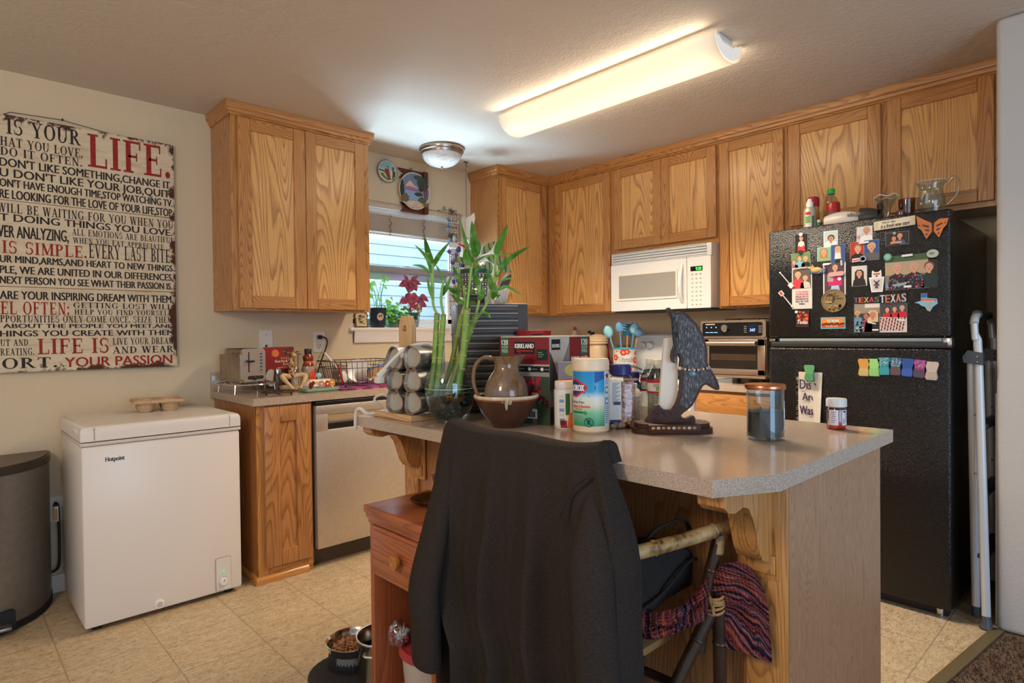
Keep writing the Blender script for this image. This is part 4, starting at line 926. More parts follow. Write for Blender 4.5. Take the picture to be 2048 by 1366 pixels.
for s_ in (-1, 1):
    g = G(); g.tube([(.012*s_, -.01, .205), (.032*s_, -.008, .214), (.048*s_, -.006, .219)], [.006, .008, .002], GIR, 8, flat=.5); obj('ear', g, gi, local=True)
    g = G(); g.tube([(.007*s_, -.012, .216), (.008*s_, -.010, .232)], .0025, F(70, 40, 24), 6); g.ball((.008*s_, -.010, .233), .004, F(50, 30, 20), 8); obj('horn', g, gi, local=True)
    g = G(); g.tube(spline([(.012*s_, -.005, .075), (.05*s_, -.02, .085), (.066*s_, -.035, .078), (.045*s_, -.055, .045), (.022*s_, -.07, .012)], 5), [.014]*6+[.013]*8+[.010]*7, PALE, 10); obj('leg', g, gi, local=True)
g = G(); g.shell([(.045, 0), (.06, .008), (.066, .026)], .005, PALE, 24); obj('base_dish', g, gi, local=True)
g = G(); g.tube([(.055, .035, .0), (.055, .035, .20)], .002, F(60, 50, 44), 6); g.tube([(.04, .035, .199), (.072, .035, .199)], .0025, F(60, 44, 36), 6); obj('wire_hook', g, gi, local=True)
def shaker(x, y, m, label):
    s_ = thing('shaker', label, 'shaker', (x, y, WT)); g = G()
    g.lathe([(0, 0), (.021, 0), (.023, .01), (.0235, .07), (.020, .088), (.017, .094)], m, 10); obj('glass_body', g, s_, local=True)
    g = G(); g.lathe([(.019, .092), (.020, .112), (.016, .121), (0, .125)], CHROME, 16); obj('cap', g, s_, local=True)
    return s_
shaker(-2.475, -.268, P('pepper_glass', (98, 84, 72), .15), 'pepper shaker of dark glass left of the giraffe')
shaker(-2.375, -.268, P('salt_glass', (206, 196, 184), .15), 'salt shaker of pale glass right of the giraffe')
# syrup bottle
sy = thing('syrup_bottle', 'amber syrup bottle with an orange label and a black cap', 'bottle', (-2.285, -.245, WT))
AMB = P('amber_syrup', (128, 58, 22), .12, coat=.5)
g = G(); g.lathe([(0, 0), (.034, 0), (.037, .01), (.037, .045), (.034, .08), (.037, .11), (.031, .135), (.024, .15), (.030, .165), (.030, .18), (.020, .195), (.018, .20)], AMB, 24); obj('bottle', g, sy, local=True)
g = G(); g.lathe([(.0375, .046), (.0348, .08), (.0376, .11), (.034, .125)], P('bottle_sheen', (166, 150, 136), .15), 24); obj('sheen_band', g, sy, local=True)  # pale band around the bottle paints its sheen as colour
g = G(); g.lathe([(.0275, .139), (.0258, .157)], F(232, 100, 60), 24); obj('neck_label', g, sy, local=True)
g = G(); g.prism([(-.012, .02), (.026, .02), (.03, .06), (.022, .10), (.008, .105), (-.008, .085)], .036, .0385, F(236, 92, 56), T=lambda u, v, w: Vector((u, -w, v))); obj('front_label', g, sy, local=True)
g = G(); g.lathe([(.0205, .196), (.021, .222), (.018, .226), (0, .226)], BLACKP, 20); obj('cap', g, sy, local=True)
# butter dish
bd = thing('butter_dish', 'floral butter dish on a pale green tray at the worktop edge', 'butter dish', (-2.345, -.50, WT), math.radians(2))
g = G(); b = bmesh.new(); bmesh.ops.create_cube(b, size=1)
for v in b.verts:
    k = 1 if v.co.z > 0 else .90; v.co = (v.co.x*.205*k, v.co.y*.115*k, .010+v.co.z*.018)
bmesh.ops.bevel(b, geom=b.edges[:], offset=.006, segments=2, affect='EDGES'); g.absorb(b, P('celadon_glaze', (146, 176, 152), .25)); obj('tray', g, bd, local=True)
g = G(); b = bmesh.new(); bmesh.ops.create_cube(b, size=1)
for v in b.verts:
    k = .84 if v.co.z > 0 else 1; v.co = (v.co.x*.168*k, v.co.y*.085*k, .042+v.co.z*.046)
bmesh.ops.bevel(b, geom=b.edges[:], offset=.012, segments=3, affect='EDGES'); GLZ = P('cream_glaze', (232, 216, 194), .2); g.absorb(b, GLZ)
r = random.Random(2); FY = lambda u, v, w: Vector((u, -.0435+(v-.02)*.15-w, v))
for x, z, rad, c_ in ((-.065, .040, .014, (150, 30, 34)), (-.052, .050, .010, (176, 40, 40)), (-.006, .042, .017, (190, 140, 150)), (.030, .040, .016, (196, 44, 40)), (.056, .046, .017, (222, 160, 70)), (-.07, .028, .01, (70, 50, 60)), (-.03, .05, .008, (206, 190, 120))):
    for k in range(6): a = k*PI/3; g.prism(circ(x+.55*rad*math.cos(a), z+.55*rad*math.sin(a), rad*.55, n=10), 0, .0012, F(*c_), T=FY)
    g.prism(circ(x, z, rad*.38, n=10), .0012, .0018, F(240, 200, 150) if c_[0] > 180 else F(60, 40, 40), T=FY)
for _ in range(18): x, z = r.uniform(-.065, .065), r.uniform(.024, .056); g.prism(circ(x, z, .006, .0025, 8), 0, .001, F(80, 120, 70), T=FY)
cv = obj('cover', g, bd, local=True)
g = G(); g.tube([(0, 0, .064), (0, 0, .076)], .006, CHROME, 10); g.ball((0, 0, .086), .0145, P('blue_glass_knob', (150, 190, 200), .08, coat=.6), 16, sc=(1.2, .8, .95)); obj('knob', g, cv, local=True)
# drying mat and dish basket
t = NT('plum_mat'); w1 = t.noise(t.co((1, 1, 1)), 26, 3, .6); t.set(Base__Color=t.ramp(w1, [(.36, srgb(70, 18, 34)), (.5, srgb(120, 36, 64)), (.62, srgb(196, 90, 170))]), Roughness=.8); MATP = t.m
g = G(); g.prism(rrect(-2.245, -1.80, -.585, -.16, .03), 0, .007, MATP, T=onZ(WT), bev=.002); obj('drying_mat', g, label='plum patterned drying mat under the dish basket', cat='mat', at=(-2.02, -.37, WT))
ba = thing('dish_basket', 'black wire dish basket standing on the plum mat', 'basket', (-2.02, -.36, WT+.0072))
bx, by = .205, .165
def ring(z, k): return [(p[0], p[1], z) for p in rrect(-bx*k, bx*k, -by*k, by*k, .04)]+[(bx*k, by*k-.04, z)]
g = G(); g.tube(ring(.145, 1), .003, DKSTEEL, 6, cap=False); g.tube(ring(.108, .965), .0022, DKSTEEL, 6, cap=False); obj('rim', g, ba, local=True)
g = G(); n_ = 34; top = ring(.145, 1); 
per = []
for k in range(44):
    a = 2*PI*k/44; x = max(-1, min(1, 1.25*math.cos(a)))*bx; y = max(-1, min(1, 1.25*math.sin(a)))*by; per.append((x, y))
for x, y in per: g.tube([(x, y, .145), (x*.86, y*.86, .012)], .0017, DKSTEEL, 5)
obj('side_wires', g, ba, local=True)
g = G()
for k in range(9): x = -.16+.04*k; g.tube([(x, -by*.86, .012), (x, by*.86, .012)], .0017, DKSTEEL, 5)
obj('floor_wires', g, ba, local=True)
for x, y in ((-.16, -.13), (.16, -.13), (-.16, .13), (.16, .13)): g = G(); g.tube([(x, y, 0), (x, y, .013)], .005, BLACKP, 8); obj('foot', g, ba, local=True)
bz = WT+.0072+.0145
def dish(name, label, cat, loc, rot, fn):
    o = thing(name, label, cat, loc, rot[2], rx=rot[0], ry=rot[1]); fn(o); return o
def f_mug(o, m=WHITE):
    g = G(); g.shell([(.030, 0), (.036, .004), (.040, .085)], .004, m, 24); obj('body', g, o, local=True)
    g = G(); g.tube(spline([(.038, 0, .07), (.062, 0, .065), (.064, 0, .03), (.037, 0, .02)], 5), .005, m, 8); obj('handle', g, o, local=True)
dish('mug', 'white mug tipped on its side in the dish basket', 'mug', (-2.055, -.40, bz+.040), (math.radians(80), 0, .5), f_mug)
def f_plate(o):
    g = G(); g.lathe([(0, 0), (.045, 0), (.075, .010), (.074, .013), (.044, .004), (0, .004)], P('blue_grey_ware', (196, 190, 190), .25), 32); obj('plate_body', g, o, local=True)
dish('plate', 'small pale plate leaning in the dish basket', 'plate', (-1.99, -.30, bz+.06), (math.radians(70), 0, math.radians(-18)), f_plate)
def f_cup2(o):
    g = G(); g.shell([(.028, 0), (.040, .02), (.045, .06)], .004, P('cream_ware', (222, 206, 184), .3), 24); obj('bowl', g, o, local=True)
dish('bowl', 'little cream bowl on its side in the dish basket', 'bowl', (-1.935, -.40, bz+.045), (math.radians(100), 0, .9), f_cup2)
def f_board(o):
    g = G(); g.box(-.10, .10, -.006, .006, -.05, .05, P('striped_board', (206, 168, 116), .5), .003); g.box(-.10, .10, -.0066, .0066, .045, .051, F(70, 120, 190), .001); obj('board', g, o, local=True)
dish('chopping_board', 'small tan board with a blue edge slanting in the dish basket', 'board', (-1.905, -.455, bz+.066), (math.radians(20), math.radians(-16), 0), f_board)
def f_spat(o):
    g = G(); g.tube([(0, 0, 0), (0, 0, .17)], .006, F(230, 224, 216), 8); g.box(-.022, .022, -.003, .003, -.05, .01, F(230, 224, 216), .003); obj('spatula_body', g, o, local=True)
dish('spatula', 'white spatula sticking out of the dish basket', 'utensil', (-2.105, -.31, bz+.05), (0, math.radians(-40), 0), f_spat)
def f_tong(o):
    g = G(); g.tube([(0, 0, .0), (0, .0, .11)], .006, F(200, 40, 40), 8); obj('handle_body', g, o, local=True)
dish('spoon', 'red-handled utensil standing at the left of the dish basket', 'utensil', (-2.150, -.40, bz+.004), (0, math.radians(-14), 0), f_tong)
def f_tum(o):
    g = G(); g.shell([(.028, 0), (.036, .12)], .003, P('smoke_tumbler', (140, 124, 108), .1, coat=.4), 20); obj('tumbler', g, o, local=True)
dish('tumbler', 'brown smoky tumbler lying in the dish basket', 'tumbler', (-2.115, -.27, bz+.042), (math.radians(75), 0, 2.6), f_tum)

# ================================================================== window sill and wall above it
SZ = 1.2665
pl = thing('decor_plaque', 'small bread-slice shaped plaque on the window sill', 'plaque', (-1.80+.0, -.002, SZ), 0, rx=math.radians(-6))
g = G(); po_ = [(-.045, 0), (.045, 0), (.045, .06), (.052, .075), (.045, .098), (.02, .104), (-.02, .104), (-.045, .098), (-.052, .075), (-.045, .06)]
g.prism(po_, 0, .014, F(110, 62, 30), T=lambda u, v, w: Vector((u, .007-w, v)), bev=.003); g.prism([(a*.84, .008+b*.84) for a, b in po_], .014, .0155, F(216, 190, 146), T=lambda u, v, w: Vector((u, .007-w, v)))
r = random.Random(4)
for _ in range(22): g.prism(circ(r.uniform(-.022, .022), r.uniform(.025, .08), .009, .004, 8), .0155, .0165, [F(74, 92, 54), F(110, 116, 70), F(150, 140, 96)][r.randrange(3)], T=lambda u, v, w: Vector((u, .007-w, v)))
obj('slice', g, pl, local=True)
def pot(name, label, loc, prof, m, th=.003):
    o = thing(name, label, 'potted plant', loc); g = G(); g.shell(prof, th, m, 28); p_ = obj('pot', g, o, local=True)
    r0, h0 = prof[-1]; g = G(); g.lathe([(0, h0-.018), (r0-th-.002, h0-.018)], SOIL, 20); obj('soil', g, o, local=True)
    return o, p_
def leafblade(g, p0, d, n, L, W, m, curl=.25, seg=6, fold=.12, heart=False):
    """a leaf from p0 along d, its face turned to n"""
    d = Vector(d).normalized(); s_ = d.cross(Vector(n))
    if s_.length < 1e-4: s_ = d.orthogonal()
    s_.normalize(); n = s_.cross(d); vs = []; fs = []
    for i in range(seg+1):
        t = i/seg; w = W*math.sin(PI*min(1, (t*.92+.06)**(.62 if heart else .85)))*(1 if i < seg else .05)
        c = Vector(p0)+d*(L*t)-n*(curl*L*t*t)
        vs += [c-s_*w+n*(fold*w), c, c+s_*w+n*(fold*w)]
    for i in range(seg):
        a = i*3; fs += [(a, a+1, a+4, a+3), (a+1, a+2, a+5, a+4)]
    g.add(vs, fs, m)
op, pp = pot('potted_plant', 'dark blue pot with a round leaf sticker and bright leaves', (-1.665, .015, SZ), [(.043, 0), (.05, .012), (.058, .125), (.061, .133)], P('navy_pot', (34, 46, 64), .45))
g = G(); g.prism(circ(0, .072, .026, n=24), 0, .0012, F(206, 178, 150), T=lambda u, v, w: Vector((u*.98-.012, -.0535-w-(v-.072)*.08+0*u, v))); TT = lambda u, v, w: Vector((u*.98-.012, -.0550-w-(v-.072)*.08, v))
g.prism([(-.016, .072), (-.008, .082), (.0, .078), (-.006, .070)], 0, .0006, F(50, 56, 56), T=TT); g.prism([(.016, .076), (.006, .086), (-.002, .078), (.006, .072)], 0, .0006, F(50, 56, 56), T=TT); obj('sticker', g, pp, local=True)
g = G(); r = random.Random(8)
for k in range(12):
    a = r.uniform(0, 2*PI); p0 = Vector((r.uniform(-.03, .03), r.uniform(-.02, .03), .12)); p1 = p0+Vector((math.cos(a)*.05, math.sin(a)*.03, r.uniform(.04, .22))); g.tube([p0, (p0+p1)/2+Vector((0, 0, .01)), p1], .0015, LEAF, 5)
    leafblade(g, p1, (math.cos(a), math.sin(a)*.5, .1), (0, -.8, .6), .045, .024, LEAF2, heart=True)
obj('foliage', g, op, local=True)
ot, _ = pot('potted_plant', 'small pot of round-leaved green creeper trailing over the sill', (-1.52, .035, SZ), [(.035, 0), (.045, .06)], F(96, 110, 96))
g = G(); r = random.Random(11)
for k in range(130):
    a = r.uniform(-PI, PI); R0 = r.uniform(.02, .15); x = R0*math.cos(a)*1.0; y = -.012+.03*math.sin(a); z = max(.012, r.uniform(.01, .13)*(1.2-R0*5.2)+.03+r.uniform(-.015, .03))
    p1 = Vector((x, y, z))
    if k % 3 == 0: g.tube([(0, 0, .05), (x*.5, y*.6, z*.7+.045), p1], .0011, LEAF, 4)
    leafblade(g, p1, (math.cos(a)+r.uniform(-.6, .6), -.3, r.uniform(-.3, .4)), (r.uniform(-.4, .4), -.75, .6), r.uniform(.026, .038), r.uniform(.013, .020), LEAF2 if r.random() < .6 else LEAF, heart=True, seg=4)
obj('foliage', g, ot, local=True)
oc, _ = pot('potted_plant', 'red-leaved coleus in a green pot standing in a clear tub', (-1.385, .02, SZ), [(.040, .055), (.048, .105)], P('green_plastic_pot', (22, 84, 62), .4))
g = G(); g.shell([(.045, 0), (.047, .004), (.056, .072)], .0025, PETTHIN, 28); obj('clear_tub', g, oc, local=True)
t = NT('coleus_leaf'); t.set(Base__Color=t.ramp(t.noise(t.co(), 40, 4), [(.35, srgb(104, 32, 52)), (.55, srgb(150, 58, 82)), (.72, srgb(186, 110, 120))]), Roughness=.45); COL_R = t.m
COL_G = P('coleus_pale', (170, 168, 112), .45, vary=(40, .2))
g = G(); r = random.Random(6)
stemp = [(0, 0, .09), (-.012, .0, .17), (-.02, -.005, .27), (-.022, -.008, .33)]
g.tube(spline(stemp, 5), .0035, F(110, 70, 70), 7); g.tube(spline([(.01, 0, .09), (.045, 0, .16), (.07, -.005, .23)], 5), .0025, F(110, 70, 70), 6); g.tube(spline([(-.004, 0, .1), (-.055, -.01, .2)], 4), .002, F(110, 70, 70), 6)
for x, y, z, dx, dz, L, W in ((-.022, -.02, .335, -.25, -.9, .10, .042), (-.02, -.02, .335, .5, -.8, .09, .036), (-.03, 0, .32, -1, -.35, .09, .022), (.0, -.0, .33, 1, -.2, .085, .018), (-.022, -.03, .24, -.1, -1, .10, .045), (-.02, -.02, .23, .7, -.6, .08, .03), (-.05, -.01, .20, -1, -.5, .075, .022), (.07, -.01, .23, .8, -.5, .08, .02), (.06, -.01, .22, -.2, -1, .07, .026), (.05, -.02, .18, .9, -.4, .07, .024), (.03, -.02, .17, .5, -.8, .065, .026), (.0, -.02, .17, -.3, -.9, .06, .024), (-.03, 0, .33, -.5, .5, .06, .014), (.0, 0, .335, .7, .5, .07, .012)):
    leafblade(g, (x, y, z), (dx, -.25, dz), (0, -1, .35), L, W*1.3, COL_R, heart=True, curl=.15)
for _ in range(14): leafblade(g, (r.uniform(-.03, .06), -.02, r.uniform(.11, .17)), (r.uniform(-1, 1), -.3, r.uniform(-1, .2)), (0, -1, .4), .045, .016, COL_G if r.random() < .5 else COL_R, heart=True)
obj('foliage', g, oc, local=True)

# plates on the wall above the window
wp = thing('wall_plate', 'small round wall plate painted with a bird', 'plate', (-1.594, -.004, 2.334))
g = G(); TP = lambda u, v, w: Vector((u, -w, v)); g.lathe([(0, 0), (.045, 0), (.075, .014), (.072, .017), (.05, .008), (0, .008)], P('plate_glaze', (206, 214, 212), .2), 36, T=Matrix.Rotation(PI/2, 4, 'X')); g.lathe([(.072, .0165), (.077, .0145), (.074, .008)], F(150, 104, 66), 36, T=Matrix.Rotation(PI/2, 4, 'X')); pb = obj('plate_body', g, wp, local=True)
t = NT('plate_sky'); sp = t.n('SeparateXYZ', i0=t.co()); t.set(Base__Color=t.ramp(t.math('ADD', t.math('MULTIPLY', sp.outputs[2], 6.5), t.math('ADD', .42, t.math('MULTIPLY', t.noise(t.co(), 30, 3), .2))), [(.30, srgb(214, 206, 186)), (.52, srgb(206, 204, 186)), (.7, srgb(150, 188, 196))]), Roughness=.2)
g = G(); g.prism(circ(0, 0, .069, n=32), .0095, .0165, t.m, T=TP); g.prism([(-.066, .006), (-.03, .0), (-.005, -.008), (-.002, -.014), (-.03, -.008), (-.066, -.002)], .0165, .0172, F(40, 46, 42), T=TP)
g.prism([(-.02, .012), (-.01, .026), (.004, .024), (.012, .004), (.02, -.03), (.026, -.058), (.008, -.06), (-.006, -.035), (-.022, -.01)], .0165, .0176, F(140, 70, 34), T=TP); g.prism([(-.014, .016), (-.006, .034), (.006, .032), (.006, .012), (.0, .004)], .0176, .0182, F(40, 30, 28), T=TP); g.prism(circ(-.006, .02, .006, .009, 10), .0182, .0186, F(226, 216, 204), T=TP)
g.prism([(.036, .03), (.05, .034), (.052, .0), (.05, -.04), (.036, -.042), (.04, -.01)], .0165, .0174, F(120, 74, 40), T=TP); g.prism([(.048, .0), (.064, .004), (.058, -.034), (.048, -.04)], .0166, .0172, F(34, 48, 40), T=TP)
for x, z in ((-.034, -.036), (-.02, -.046), (.0, -.056), (-.042, -.026), (.044, -.05)): g.prism(circ(x, z, .015, .008, 10), .0165, .0171, F(92, 142, 76), T=TP)
obj('painting', g, pb, local=True)
wl = thing('wall_plate', 'large landscape plate held in a dark wooden bracket', 'plate', (-1.388, -.004, 2.225))
MAH = oak('mahogany', 'z', (104, 46, 28), (62, 24, 16), 2, .35)
g = G(); g.prism([(.085, .150), (.118, .150), (.118, -.150), (.085, -.150)], 0, .035, MAH, T=TP); g.prism([(-.118, .150), (.09, .150), (.09, .10), (-.03, .10), (-.09, .128)], 0, .016, MAH, T=TP, bev=.002); g.prism([(-.085, .112), (-.05, .10), (-.06, .085), (-.11, .082)], 0, .016, MAH, T=TP); g.prism([(-.10, -.150), (.09, -.150), (.09, -.10), (-.02, -.10), (-.06, -.118), (-.105, -.085), (-.075, -.118)], 0, .016, MAH, T=TP); obj('bracket', g, wl, local=True)
g = G(); g.tube([(-.01+.008*math.cos(a), -.01, .155+.008*math.sin(a)) for a in [2*PI*k/14 for k in range(15)]], .002, F(40, 34, 30), 6); obj('hanging_ring', g, wl, local=True)
g = G(); RX = Matrix.Translation((0, -.017, 0)) @ Matrix.Rotation(PI/2, 4, 'X'); g.lathe([(0, 0), (.09, 0), (.128, .018), (.130, .021), (.125, .021), (.10, .010), (0, .010)], P('plate_rim_gilt', (222, 206, 176), .2), 44, T=RX); pb = obj('plate_body', g, wl, local=True)
g = G(); TQ = lambda u, v, w: Vector((u, -.0375-w, v)); g.prism(circ(0, 0, .122, n=44), -.008, 0, F(120, 134, 158, .25), T=TQ)
def blob(g, cx, cz, rx, rz, m, w0, T, n=40, seed=0):
    r = random.Random(seed); g.prism([(cx+rx*math.cos(a)*(1+.25*r.uniform(-1, 1)), cz+rz*math.sin(a)*(1+.25*r.uniform(-1, 1))) for a in [2*PI*k/n for k in range(n)]], w0, w0+.0005, m, T=T)
g.prism([(-.075, .03), (-.045, .065), (-.035, .068), (.0, .038), (.06, .01), (-.06, .01)], 0, .0004, F(222, 178, 152), T=TQ); g.prism([(-.09, .018), (-.04, .03), (.02, .02), (.09, .022), (.10, -.01), (-.09, -.005)], .0004, .0007, F(146, 116, 146), T=TQ)
g.prism([(-.085, .0), (.06, -.004), (.085, -.05), (.04, -.08), (-.05, -.078), (-.095, -.04)], .0007, .001, F(140, 162, 186), T=TQ)
g.prism([(-.09, -.078), (.0, -.07), (.085, -.074), (.06, -.105), (.0, -.121), (-.05, -.11)], .001, .0013, F(214, 180, 150), T=TQ)
g.prism([(-.03, -.115), (.01, -.078), (.03, -.078), (.02, -.118)], .0013, .0016, F(190, 170, 158), T=TQ)
for i, (x, z, a_, b_, c_) in enumerate(((-.105, .0, .016, .06, (44, 56, 42)), (-.08, -.055, .03, .028, (110, 96, 70)), (.03, -.02, .03, .014, (58, 66, 50)), (.07, .06, .045, .05, (60, 76, 60)), (.04, .095, .04, .018, (70, 86, 70)), (.06, -.06, .03, .02, (92, 96, 70)), (.09, -.09, .02, .012, (120, 104, 80)))): blob(g, x, z, a_, b_, F(*c_), .0016+.0003*i, TQ, seed=i)
g.prism([(.078, .06), (.085, .06), (.092, -.085), (.082, -.085)], .004, .0045, F(120, 74, 44), T=TQ); g.prism([(.098, .05), (.103, .05), (.106, -.05), (.099, -.05)], .004, .0045, F(110, 66, 40), T=TQ)
obj('painting', g, pb, local=True)

# hanging things by the right side of the window
ch = thing('hanging_ornament', 'white butterfly ornament hanging from the ceiling on a chain', 'ornament', (-1.08, -.235, 2.446))
g = G(); g.tube([(-.018, 0, -.003), (.018, 0, -.003)], .004, F(40, 38, 38), 8); g.tube(spline([(0, 0, -.004), (.0, 0, -.02), (.008, 0, -.028), (.0, 0, -.036)], 4), .003, F(40, 38, 38), 7); obj('ceiling_hook', g, ch, local=True)
g = G()
for k in range(22): 
    z = -.036-.017*k; pts = [(.0045*math.cos(a)*(1 if k % 2 else 0), .0045*math.cos(a)*(0 if k % 2 else 1), z-.0105+.011*math.sin(a)) for a in [2*PI*i/10 for i in range(11)]]; g.tube(pts, .0015, F(120, 114, 108), 5, cap=False)
obj('chain', g, ch, local=True)
MILK = P('white_bisque', (224, 216, 204), .5)
for s_ in (-1, 1):
    g = G(); g.prism([(0, -.40), (.03*s_, -.385), (.062*s_, -.36), (.068*s_, -.40), (.05*s_, -.47), (.035*s_, -.53), (.016*s_, -.58), (0, -.545)] if s_ > 0 else [(0, -.40), (.03*s_, -.392), (.07*s_, -.40), (.075*s_, -.43), (.05*s_, -.48), (.03*s_, -.535), (.012*s_, -.58), (0, -.545)], -.004, .004, MILK, T=lambda u, v, w, s_=s_: Vector((u*.85, w-abs(u)*.35, v)), bev=.002); obj('wing', g, ch, local=True)
g = G(); g.tube([(0, -.004, -.41), (0, -.008, -.56)], [.007, .004], MILK, 8); obj('ornament_body', g, ch, local=True)
g = G()
for k in range(7): g.ball((.022*math.sin(k*1.3), -.01, -.545-.012*k), .0065, [F(150, 190, 210, .1), F(220, 226, 230, .1)][k % 2], 8)
obj('glass_beads', g, ch, local=True)
vi = thing('bird_charm', 'blue glass bird hanging in the corner of the window', 'ornament', (-1.11, -.06, 2.02))
g = G(); BLU = P('blue_glass', (40, 120, 190), .1, coat=.6); g.tube(spline([(0, 0, .04), (.012, 0, .02), (.008, 0, -.01), (-.008, 0, -.035)], 5), [.002]+[.010]*8+[.012]*6+[.004], BLU, 8); g.tube([(0, 0, .04), (-.018, 0, .045)], [.006, .001], BLU, 6); obj('bird', g, vi, local=True)
g = G(); g.tube([(0, 0, .04), (0, .03, .125)], .0008, F(90, 90, 90), 4); g.ball((0, .045, .125), .016, PETTHIN, 10, sc=(1, .4, 1)); obj('thread', g, vi, local=True)
la = thing('woven_strip', 'narrow hanging strip of woven brown and white lattice by the window', 'wall hanging', (-1.155, -.17, 1.78))
WK = F(110, 76, 50); WK2 = F(200, 192, 182)
g = G(); Z0, Z1 = -.435, .32
for k in range(5): g.tube([(-.032+.016*k, 0, Z0), (-.032+.016*k, 0, Z1)], .0032, WK if k % 2 == 0 else F(150, 120, 92), 6)
for k in range(47): z = Z0+.008+.016*k; g.tube([(-.036, -.004, z), (-.016, .004, z), (0, -.004, z), (.016, .004, z), (.036, -.004, z)], .0028, WK2 if (k % 3) else WK, 5)
obj('lattice', g, la, local=True)
g = G()
for z in (.07, -.20): g.box(-.042, .042, -.010, .010, z-.02, z+.02, F(222, 220, 216), .005)
obj('white_tie', g, la, local=True)
g = G(); r = random.Random(9)
for z, n_ in ((.31, 26), (.13, 60)):
    for _ in range(n_): a = r.uniform(0, 2*PI); p0 = Vector((-.02 if z < .2 else -.02, -.008, z)); p1 = p0+Vector((math.cos(a)*r.uniform(.015, .05), r.uniform(-.02, .005), math.sin(a)*r.uniform(.01, .04))); g.tube([p0, p1], [.002, .0012], [F(96, 84, 74), F(70, 66, 58), F(60, 92, 60)][r.randrange(3)], 4)
g.ball((-.01, -.025, .115), .018, F(200, 210, 220), 10, sc=(.7, .6, 1.3)); g.box(-.052, -.035, -.02, -.016, .09, .105, F(120, 160, 210)); obj('dried_flowers', g, la, local=True)
g = G(); g.tube(spline([(.036, 0, .30), (.055, -.005, .1), (.05, 0, -.1), (.06, 0, -.3)], 5), .0022, F(120, 96, 76), 5); obj('hanging_vine', g, la, local=True)
g = G(); g.tube([(0, -.004, .32), (0, .16, .345)], .0016, F(90, 80, 70), 5); g.ball((0, .168, .345), .006, F(90, 80, 70), 8); obj('wall_hook', g, la, local=True)

# ================================================================== things on the island
IZ = .9143
VX, VY = Vector((.726, -.687, 0)), Vector((.687, .726, 0))      # across the view and away from it, for things turned to the seating side
GLZ_GREY = P('celadon_grey_glaze', (168, 160, 148), .3, vary=(30, .12)); 
t = NT('brown_iron_glaze'); n1 = t.noise(t.co((1, 1, 1)), 24, 4, .65, .5); t.set(Base__Color=t.ramp(n1, [(.36, srgb(58, 46, 38)), (.50, srgb(112, 104, 96)), (.66, srgb(162, 158, 150))]), Roughness=.3); IRONGL = t.m
WOODP = oak('pale_board', 'z', (214, 176, 128), (178, 134, 86), .8, .6); WOODPY = oak('pale_board_level', 'y', (212, 172, 124), (176, 132, 84), .8, .6)
ms = thing('mug_stand', 'pale wooden mug stand with an upright paddle with a hole', 'stand', (-2.612, -1.748, IZ))
g = G(); g.box(-.062, .085, -.122, .118, 0, .022, WOODPY, .002, seg=1); obj('base_board', g, ms, local=True)
g = G(); hole = circ(0, .325, .012, n=16)
out = [(-.040, .02), (.040, .02), (.040, .332), (.024, .372), (-.024, .372), (-.040, .332)]
# paddle made as two halves around its hole
TPD = lambda u, v, w: Vector((.070-w, u+.072, v))
L_ = [(-.040, .02), (0, .02)]+[(h[0], h[1]) for h in circ(0, .325, .012, n=9, a0=-PI/2, a1=-3*PI/2)]+[(0, .372), (-.024, .372), (-.040, .332)]
Rr = [(0, .02), (.040, .02), (.040, .332), (.024, .372), (0, .372)]+[(h[0], h[1]) for h in circ(0, .325, .012, n=9, a0=PI/2, a1=-PI/2)]
g.prism(L_, 0, .024, WOODP, T=TPD); g.prism(Rr, 0, .024, WOODP, T=TPD); obj('paddle', g, ms, local=True)
def tri(s, r=.35, n=8):
    """rounded-triangle section"""
    p = []
    for k in range(3):
        a = PI/2+k*2*PI/3; cx, cy = s*(1-r)*math.cos(a), s*(1-r)*math.sin(a)
        for i in range(n+1): b_ = a-PI/3+2*PI/3*i/n; p.append((cx+s*r*math.cos(b_), cy+s*r*math.sin(b_)))
    return p
def cup(loc, rz, roll, label):
    o = thing('pottery_cup', label, 'cup', loc, rz, group='pottery cups on the wooden stand'); g = G(); n = 27
    vs = []; fs = []
    levels = [(-.058, .0455, 0), (-.062, .043, 0), (-.058, .0405, 0), (-.02, .036, 0)]
    cr, sr = math.cos(roll), math.sin(roll)
    def ringv(x, s): return [(x, a*cr-b*sr, a*sr+b*cr) for a, b in tri(s, .62)]
    seq = [(-.052, .038), (-.057, .041), (-.062, .044), (-.060, .0475), (-.03, .047), (.02, .043), (.052, .037), (.056, .031)]
    for x, s in seq: vs += ringv(x, s)
    for i in range(len(seq)-1):
        for k in range(n): fs.append((i*n+k, i*n+(k+1) % n, (i+1)*n+(k+1) % n, (i+1)*n+k))
    fs.append(tuple((len(seq)-1)*n+k for k in range(n)))
    g.add(vs, fs, IRONGL); obj('cup_wall', g, o, local=True)
    g = G(); v2 = ringv(-.0515, .039); g.add(v2+ringv(-.0505, .02), [(k, (k+1) % n, n+(k+1) % n, n+k) for k in range(n)]+[tuple(n+k for k in range(n))], GLZ_GREY); obj('foot_face', g, o, local=True)
    g = G(); g.tube([Vector(p) for p in ringv(-.0605, .0455)]+[Vector(ringv(-.0605, .0455)[0])], .0022, F(136, 112, 86, .3), 6, cap=False); obj('rim', g, o, local=True)
WHO = {0: 'bottom', 1: 'middle', 2: 'top'}
for k in range(3):
    cup((-2.616, -1.760, IZ+.0225+.043+.074*k), .16, PI/2+(.25, -.2, .5)[k], '%s pottery cup in the column left of the paddle' % WHO[k])
    cup((-2.604, -1.858, IZ+.0225+.044+.077*k), .12, PI/2+(.1, .35, -.1)[k], '%s pottery cup in the column beside the glass vase' % WHO[k])
cd = thing('power_cord', 'white power cord with a plug draped over the pottery cups', 'cord', (-2.62, -1.75, 1.15))
